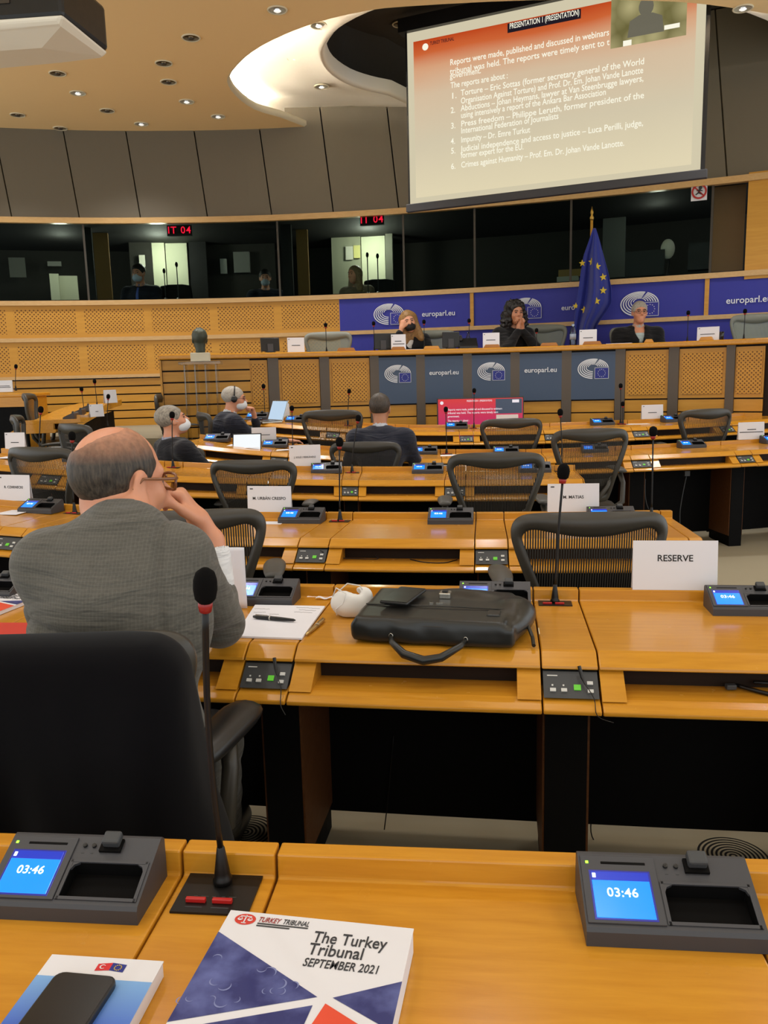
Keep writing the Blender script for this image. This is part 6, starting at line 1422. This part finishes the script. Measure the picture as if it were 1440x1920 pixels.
jp = [('e', A(-.60, 1.70, .62), (.17, .15, .20), None, 0), ('c', A(-.60, 1.68, .56), A(-.595, 1.755, .93), .15, .155, .06), ('e', A(-.593, 1.745, .90), (.205, .115, .20), rotm(0, -.32, 0), .06), ('c', A(-.69, 1.785, 1.01), A(-.52, 1.795, 1.02), .086, .086, .07), ('c', A(-.60, 1.80, 1.05), A(-.60, 1.83, 1.085), .092, .084, .05),
      ('c', sh, SR+np.array((-.015, -.01, -.005)), .085, .074, .05), ('c', SR, ER, .070, .058, .04), ('c', ER, ER+(WR-ER)*.55, .057, .047, .03), ('c', sh, SL+np.array((.02, -.01, -.005)), .085, .074, .05), ('c', SL, EL, .075, .06, .04), ('c', EL, WL, .06, .045, .03),
      ('c', A(-.53, 1.68, .66), A(-.475, 1.76, .50), .10, .10, .06), ('c', A(-.70, 1.68, .66), A(-.75, 1.74, .50), .10, .10, .06)]
def gj(P):
    x, y, z = P[:, 0]+SEAT.x, P[:, 1]+SEAT.y, P[:, 2]
    d = union(P, jp)
    w = np.clip((-.45-x)/.05, 0, 1)*np.clip((1.0-z)/.25, 0, 1)*np.clip((z-.55)/.2, 0, 1)
    pull = (z-.86)*1.0-(x+.42)*.55
    d = d+.014*w*(1-np.abs(np.sin(pull*34+1.3*np.sin(x*9)+.6*np.sin(z*23))))**2.5*np.clip((x+.80)/.3, .15, 1)*(.6+.4*np.sin(x*14+z*9))+.012*np.clip((1.02-z)/.1, 0, 1)*np.clip((-.47-x)/.06, 0, 1)*(1-np.abs(np.sin((z+.35*(x+.6)**2)*27+x*4)))**3+.004*noise3(P, 24, 6)
    # horizontal crease under the collar, centre seam, armhole seam
    d = d+.004*np.exp(-((z-1.035-.2*np.abs(x+.6))/.012)**2)*np.exp(-((x+.6)/.1)**2)
    d = d+.0035*np.exp(-((x+.605+.02*(z-.8))/.0035)**2)*(y < 1.75)*(z < 1.06)
    d = d+.011*np.exp(-((x+.487-.10*(1.05-z))/.009)**2)*(z > .86)*(y < 1.86)
    el = np.linalg.norm(P-ER, axis=1); d = d+.004*np.sin(el*110+z*30)*np.exp(-(el/.12)**2)*np.clip((y-1.86)*20, 0, 1)
    d = smax(d, -s_cap(P, nk+np.array((0, .02, -.02)), nk+np.array((.01, .06, .2)), .066, .08), .008)
    d = smax(d, -s_cap(P, ER+(WR-ER)*.60, WR+(WR-ER)*.3, .055, .08), .006)
    return smax(d, .43-z, .02)
solid('jacket', gj, (-.40, -.26, .40), (.40, .62, 1.2), .0066, suit, gm, 1)
col = []
for k in range(21):
    a = math.radians(-215+k*12.5); r_ = .075; cx = np.array((r_*math.cos(a)*1.0, r_*math.sin(a)*.86, 0)); fwd = (math.sin(a)+1)/2
    base = nk+np.array((0, .008, .012-.035*fwd))+cx; up = cx/np.linalg.norm(cx)
    col.append([tuple(base+up*.012+np.array((0, 0, -.035))), tuple(base+up*.012+np.array((0, 0, .0))), tuple(base+up*.002+np.array((0, .003, .028))), tuple(base-up*.006+np.array((0, .003, .028))), tuple(base-up*.006+np.array((0, 0, -.03)))])
MB().loft(col).build('jacket_collar', suit, gm, True)
cw = cloth_mat('white_shirt_cloth', (226, 226, 228), .8)
a = ER+(WR-ER)*.48; b_ = ER+(WR-ER)*.84; solid('shirt_cuff', lambda P: smax(s_cap(P, a, b_, .046, .043)+.001*noise3(P, 40, 2), -s_cap(P, a, b_+(b_-a)*.3, .036, .037), .004), np.minimum(a, b_)-.09, np.maximum(a, b_)+.09, .004, cw, gm)
br_ = MB(); u = (WR-ER)/np.linalg.norm(WR-ER); c = ER+(WR-ER)*.9; v1 = np.cross(u, (0, 1, 0)); v1 /= np.linalg.norm(v1); v2 = np.cross(u, v1)
br_.tube([tuple(c+(v1*math.cos(k*.3142)+v2*math.sin(k*.3142))*.034) for k in range(20)], .0022, 6, closed=True).build('bracelet', M_['steel'], gm, True)
sc2 = []
for k in range(17):
    a = math.radians(-200+k*13.75); cx = np.array((.066*math.cos(a), .066*math.sin(a)*.9, 0)); base = nk+np.array((.0, .014, .028-.02*(math.sin(a)+1)/2))+cx; up = cx/np.linalg.norm(cx)
    sc2.append([tuple(base), tuple(base+np.array((0, .003, .02))), tuple(base-up*.006+np.array((0, .003, .02))), tuple(base-up*.006)])
MB().loft(sc2).build('shirt_collar', cw, gm, True)
tr = []
for s_, kn, an in ((-1, A(-.77, 2.08, .50), A(-.76, 2.2, .1)), (1, A(-.475, 2.0, .485), A(-.515, 2.26, .1))): tr += [('c', hip+np.array((s_*.09, .0, -.02)), kn, .105, .085, .05), ('c', kn, an, .082, .062, .03)]
solid('trousers', lambda P: union(P, tr)+noise3(P, 24, 8)*.006, (-.36, -.2, .06), (.36, .8, .70), .012, suit, gm)
for s_, an in ((-1, A(-.76, 2.2, .06)), (1, A(-.515, 2.26, .06))): solid('shoe', lambda P, an=an: smax(union(P, [('c', an, an+np.array((.02, .17, -.025)), .052, .042, 0), ('c', an, an+np.array((0, .0, .05)), .045, .045, .02)]), .004-P[:, 2], .01), an-np.array((.1, .1, .1)), an+np.array((.12, .3, .16)), .009, M_['blackplastic'], gm)
# side flap pocket
ghair = hair_mat('greying_dark_hair', (82, 71, 59), (26, 21, 17), (46, 46, 7))
nt, b = nodes(ghair); src = b.inputs['Base Color'].links[0].from_socket; tc = N(nt, 'TexCoord'); sp = N(nt, 'SeparateXYZ'); nt.links.new(tc.outputs['Object'], sp.inputs[0]); mr = N(nt, 'MapRange'); mr.inputs['From Min'].default_value = 1.245; mr.inputs['From Max'].default_value = 1.315; nt.links.new(sp.outputs[2], mr.inputs['Value'])
no = N(nt, 'TexNoise', i_Scale=70, i_Detail=4); nt.links.new(tc.outputs['Object'], no.inputs['Vector'])
thin = mathn(nt, 'MULTIPLY', mr.outputs['Result'], mathn(nt, 'ADD', no.outputs['Fac'], .25)); nt.links.new(mixc(nt, thin, src, L((200, 140, 108))), b.inputs['Base Color'])
def gh(P):
    q = ((P-hd)@HR)/HS; x, y, z = q[:, 0], q[:, 1], q[:, 2]
    d = s_ell(q, (0, -.018, .030), (.0815, .1005, .0905))
    d = d-.006*np.clip((.045-z)*12, 0, 1)*np.clip((.03-y)*20, 0, 1)
    d = smax(d, -s_ell(q, (-.036, -.060, .108), (.066, .070, .063))+.008*noise3(q, 60, 12), .014)              # bald crown
    d = smax(d, -s_ell(q, (0, .098, .085), (.09, .062, .08))+.006*noise3(q, 70, 13), .012)
    d = smax(d, y-.052-.35*(z-.02), .008)                                       # forehead line at the temple
    d = smax(d, -(z+.078+.0*y)-np.clip(y+.0, 0, 1)*0, .012)
    d = smax(d, -np.where(y > -.022, z-.002-(.03-y)*.15, 1.0), .006)                # open before and below the ear
    for s_ in (-1, 1): d = smax(d, -s_ell(q, (s_*.084, -.004, -.006), (.02, .024, .038)), .004)
    return (d+.0016*noise3(q*np.array((3, 1, .5)), 150, 4)+.001*noise3(q, 240, 9))*HS
solid('hair', gh, hd-.17, hd+.19, .0048, ghair, gm, 1)
def gh2(P):
    q = ((P-hd)@HR)/HS; d = s_ell(q, (0, -.010, .032), (.0775, .0975, .0878)); d = smax(d, -(q[:, 2]-.085), .004); d = smax(d, np.abs(q[:, 0]-.004)-.036-.02*np.clip(q[:, 1], 0, 1)/.1, .006); d = smax(d, -q[:, 1]-.0, .008); d = smax(d, q[:, 1]-.06, .008)
    return (d+.0022*np.sin(q[:, 0]*900+q[:, 1]*60)*.6)*HS
GLM = Matrix.Translation(hd) @ Matrix((HR*HS).tolist()).to_4x4()
gl = mat('brown_acetate', (120, 70, 30), .3, coat=.5); g = MB()
for s_ in (-1, 1):
    Q = []
    for k in range(16):
        a = k*.3927; r_ = 1/max(abs(math.cos(a))**4+abs(math.sin(a))**4, 1e-6)**.25; Q.append((s_*.034+.026*math.cos(a)*r_, .112-.008*abs(math.cos(a)), .000+.019*math.sin(a)*r_))
    g.tube(Q, .0036, 6, closed=True); g.tube([(s_*.06, .106, .010), (s_*.0775, .085, .011), (s_*.083, .04, .011), (s_*.087, -.0, .012), (s_*.085, -.022, -.012)], [.0042, .0042, .0036, .003, .003], 8)
g.tube([(-.009, .114, .008), (0, .117, .010), (.009, .114, .008)], .003, 6)
o = g.build('glasses', gl, gm, True); o.matrix_local = GLM
m = MB()
for s_ in (-1, 1): m.add([(s_*.034+.024*math.cos(k*.3927), .111-.007*abs(math.cos(k*.3927)), .017*math.sin(k*.3927)) for k in range(16)], [tuple(range(16))])
o2 = m.build('lenses', M_['acrylic'], o, fix=False)

# ------------------------------------------------------------ the others
def place(px, py, d, yaw, s, headz=1.20, headfwd=.1):      # seat position such that the head's middle lies at the pixel
    h = at(px, py, d); f = Matrix.Rotation(-yaw, 3, 'Z') @ Vector((0, headfwd*s, 0)); return Vector((h.x-f.x, h.y-f.y, h.z-headz*s))
# dark suited man seen from behind
loc = place(713, 765, 6.45, .05, 1.0, 1.23, .12); loc.z = max(zf(loc.x, loc.y), loc.z)
seated('person', 'person in dark suit seen from behind, short dark hair, middle of the hall', loc, .05, (at(713, 765, 6.45).z-loc.z)/1.225, lean=.12, head=(.22, -.05, 0), coat_col=(44, 46, 58), hair=((84, 72, 60), (48, 40, 34), 'short'), skin='mid', h=.010, shirt=(200, 204, 214), arms={'L': ((-.29, .13, .70), (-.18, .36, .74)), 'R': ((.30, .16, .70), (.2, .38, .74))}, eyes=False, shoulder=.205)
# headphone man in profile
loc = place(437, 746, 7.35, 1.12, 1.0, 1.23, .14); s_ = 1.0; f_ = zf(loc.x, loc.y)+.02; s_ = (at(437, 746, 7.35).z-f_)/1.22; loc.z = f_
seated('person', 'person with headphones and white mask in profile, chin on hand', loc, 1.12, s_, lean=.2, head=(.28, -.08, 0), coat_col=(36, 38, 50), hair=((196, 190, 180), (150, 140, 128), 'short'), skin='pink', h=.010, mask=(226, 228, 232), glasses=(90, 40, 44), headset=True, hs=1.02, wide=1.11, shirt=(210, 214, 222), arms={'R': ((.24, .34, .74), (.30, .56, .76)), 'L': ((-.17, .44, .74), (-.03, .36, .99))}, hands={'L': ((.10, -.12, .6), (.1, -1, .1), (1.1, 1.2, 1.2, 1.2)), 'R': ((0, 1, -.1), (0, 0, -1), (.4, .5, .5, .6))}, shoulder=.2, weave=14, eyes=True)
# reclining grey haired man
loc = place(330, 796, 5.95, .95, 1.0, 1.16, -.10); f_ = zf(loc.x, loc.y)+.02; s_ = (at(330, 796, 5.95).z-f_)/1.17; loc.z = f_
seated('person', 'person with grey hair and white mask leaning back, black jacket', loc, .95, s_*1.0, lean=-.28, head=(.25, .22, .0), headoff=(0, .0, 0), coat_col=(32, 32, 38), hair=((176, 168, 154), (104, 98, 90), 'short'), skin='pink', h=.010, mask=(226, 228, 232), hs=1.03, wide=1.12, shirt=(170, 176, 196), arms={'R': ((.28, .12, .66), (.30, .42, .72)), 'L': ((-.27, .14, .66), (-.2, .42, .72))}, shoulder=.21, eyes=True)
# podium: facing the hall
def podium(px, py, d, yaw, label, hz=1.23, fwd=.1, **kw):
    loc = place(px, py, d, yaw, 1.1, hz, fwd); h = at(px, py, d); loc.z = DAIS; s_ = (h.z-DAIS)/hz; return seated('person', label, loc, yaw, s_, h=.0095, **kw)
podium(767, 607, 9.45, 3.10, 'person with blonde hair and black mask resting her head on her hand', 1.16, .22, lean=.18, side_lean=-.0, head=(-.05, -.12, .22), headoff=(.0, .06, -.02), coat_col=(20, 20, 24), hair=((176, 134, 74), (110, 78, 44), 'long'), skin='fair', mask=(22, 20, 22), shirt=(224, 222, 220), neckopen=.30, male=False, arms={'R': ((.25, .26, .80), (.10, .25, 1.07)), 'L': ((-.28, .2, .76), (-.10, .36, .80))}, hands={'R': ((-.25, -.05, 1), (-.6, -.8, 0), (.5, .6, .7, .8)), 'L': ((1, .1, 0), (0, 0, -1), (.3, .3, .3, .3))}, shoulder=.18)
podium(970, 585, 9.35, 2.85, 'person with dark curly hair and hands clasped under her chin', 1.22, .16, lean=.14, head=(.05, -.12, 0), coat_col=(14, 13, 15), hair=((28, 22, 20), (12, 10, 10), 'curly'), skin='mid', male=False, arms={'R': ((.17, .30, .82), (.028, .25, 1.01)), 'L': ((-.17, .30, .82), (-.028, .25, 1.01))}, hands={'R': ((-.15, -.1, 1), (-1, .1, 0), (1.0, 1.1, 1.1, 1.1)), 'L': ((.15, -.1, 1), (1, .1, 0), (1.0, 1.1, 1.1, 1.1))}, shoulder=.175)
podium(1200, 585, 9.15, 3.22, 'person with short grey hair and thin glasses in black jacket and lanyard', 1.225, .1, lean=.08, head=(-.02, -.02, 0), coat_col=(17, 17, 19), hair=((186, 180, 170), (136, 130, 120), 'short'), skin='pink', glasses=(60, 50, 46), shirt=(176, 190, 190), neckopen=.24, tie=None, arms={'R': ((.29, .16, .66), (.14, .40, .66)), 'L': ((-.29, .16, .66), (-.14, .40, .66))}, shoulder=.215)
# interpreters behind the glass
def booth(px, py, off, yaw, label, **kw):
    h = onwall(px, py, -off); loc = Vector((h.x, h.y, 1.65)); s_ = (h.z-1.65)/1.235; return seated('person', label, loc, yaw, s_, h=.014, legs=False, **kw)
booth(264, 512, .75, 3.25, 'person in dark suit with pale blue mask behind glass at left', lean=.05, head=(.1, -.1, 0), coat_col=(22, 24, 34), hair=((30, 26, 24), (16, 14, 14), 'short'), mask=(190, 206, 226), shirt=(90, 110, 160), tie=(60, 80, 150))
booth(497, 521, 1.0, 3.0, 'person in dark jacket with pale mask faintly seen behind glass', lean=.05, head=(0, -.1, 0), coat_col=(26, 32, 48), hair=((24, 22, 22), (14, 12, 12), 'short'), mask=(170, 184, 196), shirt=(140, 150, 170))
booth(671, 514, .7, 3.6, 'person with blonde hair behind glass beneath the right booth sign', lean=.1, head=(.3, -.05, 0), coat_col=(110, 98, 80), hair=((150, 122, 80), (90, 72, 48), 'long'), male=False)

# ------------------------------------------------------------ on the podium's counter
def ctr(px, py_top=None, off=-.15):      # point on the counter top, off behind its front line
    pts = [(Vector((a[0], a[1])), i) for i, a in enumerate(PC)]; best = None
    for i in range(len(PC)-1):
        for k in range(12):
            u = k/12; x = PC[i][0]*(1-u)+PC[i+1][0]*u; y = PC[i][1]*(1-u)+PC[i+1][1]*u; t = Vector((PC[i+1][0]-PC[i][0], PC[i+1][1]-PC[i][1], 0)).normalized(); n = Vector((t.y, -t.x, 0)); p = Vector((x, y, CT))+n*off; e = abs(proj(p)[0]-px)
            if best is None or e < best[0]: best = (e, p, math.atan2(t.y, t.x))
    return best[1], best[2]
def hgt(p, py): return max(.02, at(*[proj(p)[0], py], p.y).z-CT)
def pm(px, hy, lab, off=-.22): p, rz = ctr(px, off=off); p.z += .0005; microphone(p, p+Vector((0, 0, hgt(p, hy))), lab, group='podium microphones', hr=1.3, plate=(.06, .05, rz, False))
for px, hy, lab in ((613, 608, 'podium microphone left of the blonde woman, by the empty chair'), (702, 605, 'podium microphone by the monitor left of the blonde woman'), (796, 602, 'podium microphone right of the blonde woman'), (881, 600, 'podium microphone by the telephone'), (1288, 585, 'podium microphone right of the man with glasses'), (1394, 582, 'podium microphone before the large grey chair'), (1007, 618, 'short podium microphone beside the curly haired woman')): pm(px, hy, lab)
for px, py, w_, lab, ln in ((556, 633, .18, 'white card at the left of the podium beside the phone like monitor', [(-.25, .25, .45)]), (748, 627, .16, 'white two line card before the blonde woman', [(-.25, .2, .55), (-.38, .4, .38)]), (920, 624, .18, 'white card between the telephone and the curly haired woman', [(-.3, .25, .5)]), (1101, 618, .18, 'white card beside the water bottle', [(-.28, .28, .45)]), (1326, 613, .21, 'white card right of the man with glasses', [(-.35, .3, .45)])):
    p, rz = ctr(px, off=-.1); p.z += .0005; card(p, rz, w_, hgt(p, py), lab, lines=ln, group='podium name cards')
def wedge(px, w_, lab, mt='wood_dk', h_=.035, off=.0):
    p, rz = ctr(px, off=off); o = MB().prism([(-w_/2, 0), (w_/2, 0), (w_/2-.02, h_), (-w_/2+.02, h_)], -.03, .03, 'y').build('wooden_block', M_[mt], bevel=.003); o.location = p+Vector((0, 0, .0005)); o.rotation_euler.z = rz; o['group'] = 'wooden blocks on the podium'; tag(o, lab, 'block')
for px, w_, lab, mt in ((650, .2, 'dark wooden block on the counter below the empty podium chair', 'wood_dk'), (746, .16, 'dark wooden block below the two line card', 'wood_dk'), (808, .18, 'light wooden block right of the blonde woman', 'wood'), (922, .18, 'dark wooden block below the card between phone and curly haired woman', 'wood_dk'), (1030, .19, 'reddish wooden block right of the curly haired woman', 'wood_dk'), (1110, .2, 'dark wooden block below the card beside the bottle', 'wood_dk'), (1218, .1, 'small yellow block before the man with glasses', 'wood'), (1326, .14, 'light wooden block below the rightmost podium card', 'wood')): wedge(px, w_, lab, mt)
def monitor(px, w_, py, lab, tilt=.2, off=-.2):
    p, rz = ctr(px, off=off); h_ = hgt(p, py); t = thing('desk_monitor', lab, 'monitor', p+Vector((0, 0, .0005)), rz); m = MB(); m.loft([[(-w_/2, -.01, .02), (w_/2, -.01, .02), (w_/2, .02, .02), (-w_/2, .02, .02)], [(-w_/2, -.01+tilt*h_*.3, h_), (w_/2, -.01+tilt*h_*.3, h_), (w_/2, .02+tilt*h_*.3, h_), (-w_/2, .02+tilt*h_*.3, h_)]]); m.build('back_shell', M_['darkplastic'], t, bevel=.006)
    MB().box(-.05, .05, -.03, .08, 0, .02).build('foot', M_['darkplastic'], t); MB().box(-.03, .03, -.02, .0, .02, h_*.6).build('neck', M_['blackplastic'], t)
monitor(718, .19, 625, 'black monitor back left of the blonde woman'); monitor(846, .19, 622, 'black monitor back right of the blonde woman'); monitor(506, .2, 633, 'small black monitor at the left end of the podium', .5)
p, rz = ctr(879, off=-.2); t = thing('telephone', 'black desk telephone between the monitor and the curly haired woman', 'telephone', p+Vector((0, 0, .0005)), rz); MB().prism([(-.09, 0), (-.09, .03), (.07, .12), (.1, .12), (.1, 0)], -.1, .1, 'x').build('body', M_['darkplastic'], t, bevel=.005); MB().tube([(-.08, .0, .11), (-.08, .09, .14)], .02, 8).build('handset', M_['blackplastic'], t)
p, rz = ctr(1073, off=-.25); t = thing('water_bottle', 'clear water bottle left of the card before the flag', 'bottle', p+Vector((0, 0, .0005)), 0); h_ = hgt(p, 608); MB().lathe([(.032, 0), (.034, .02), (.034, h_*.62), (.03, h_*.72), (.013, h_*.88), (.013, h_*.93)], 16).build('body', M_['bottle'], t, True); MB().lathe([(.015, h_*.92), (.015, h_)], 12).build('cap', mat('blue_cap', (150, 170, 200), .4), t); MB().lathe([(.0345, h_*.3), (.0345, h_*.55)], 16).build('label_band', mat('bottle_label', (150, 160, 176), .6), t, True)
p, rz = ctr(879, off=-.38); t = thing('water_bottle', 'small clear bottle behind the telephone', 'bottle', p+Vector((0, 0, .0005)), 0); h_ = hgt(p, 623); MB().lathe([(.03, 0), (.03, h_*.6), (.012, h_*.86), (.012, h_)], 14).build('body', M_['bottle'], t, True)
p, rz = ctr(1351, off=-.15); t = thing('drinking_glass', 'empty drinking glass right of the rightmost podium card', 'glass', p+Vector((0, 0, .0005)), 0); MB().lathe([(.028, 0), (.034, .085), (.032, .085), (.026, .006)], 16).build('bowl', M_['bottle'], t, True)
for px, lab, rz_ in ((778, 'open paper before the blonde woman', .1), (1163, 'papers lying by the right hand of the man with glasses', -.1)):
    p, rz = ctr(px, off=-.1); o = MB().box(-.13, .13, -.09, .09, 0, .006).build('paper_stack', M_['paper']); o.location = p+Vector((0, 0, .0005)); o.rotation_euler.z = rz+rz_; tag(o, lab, 'paper')
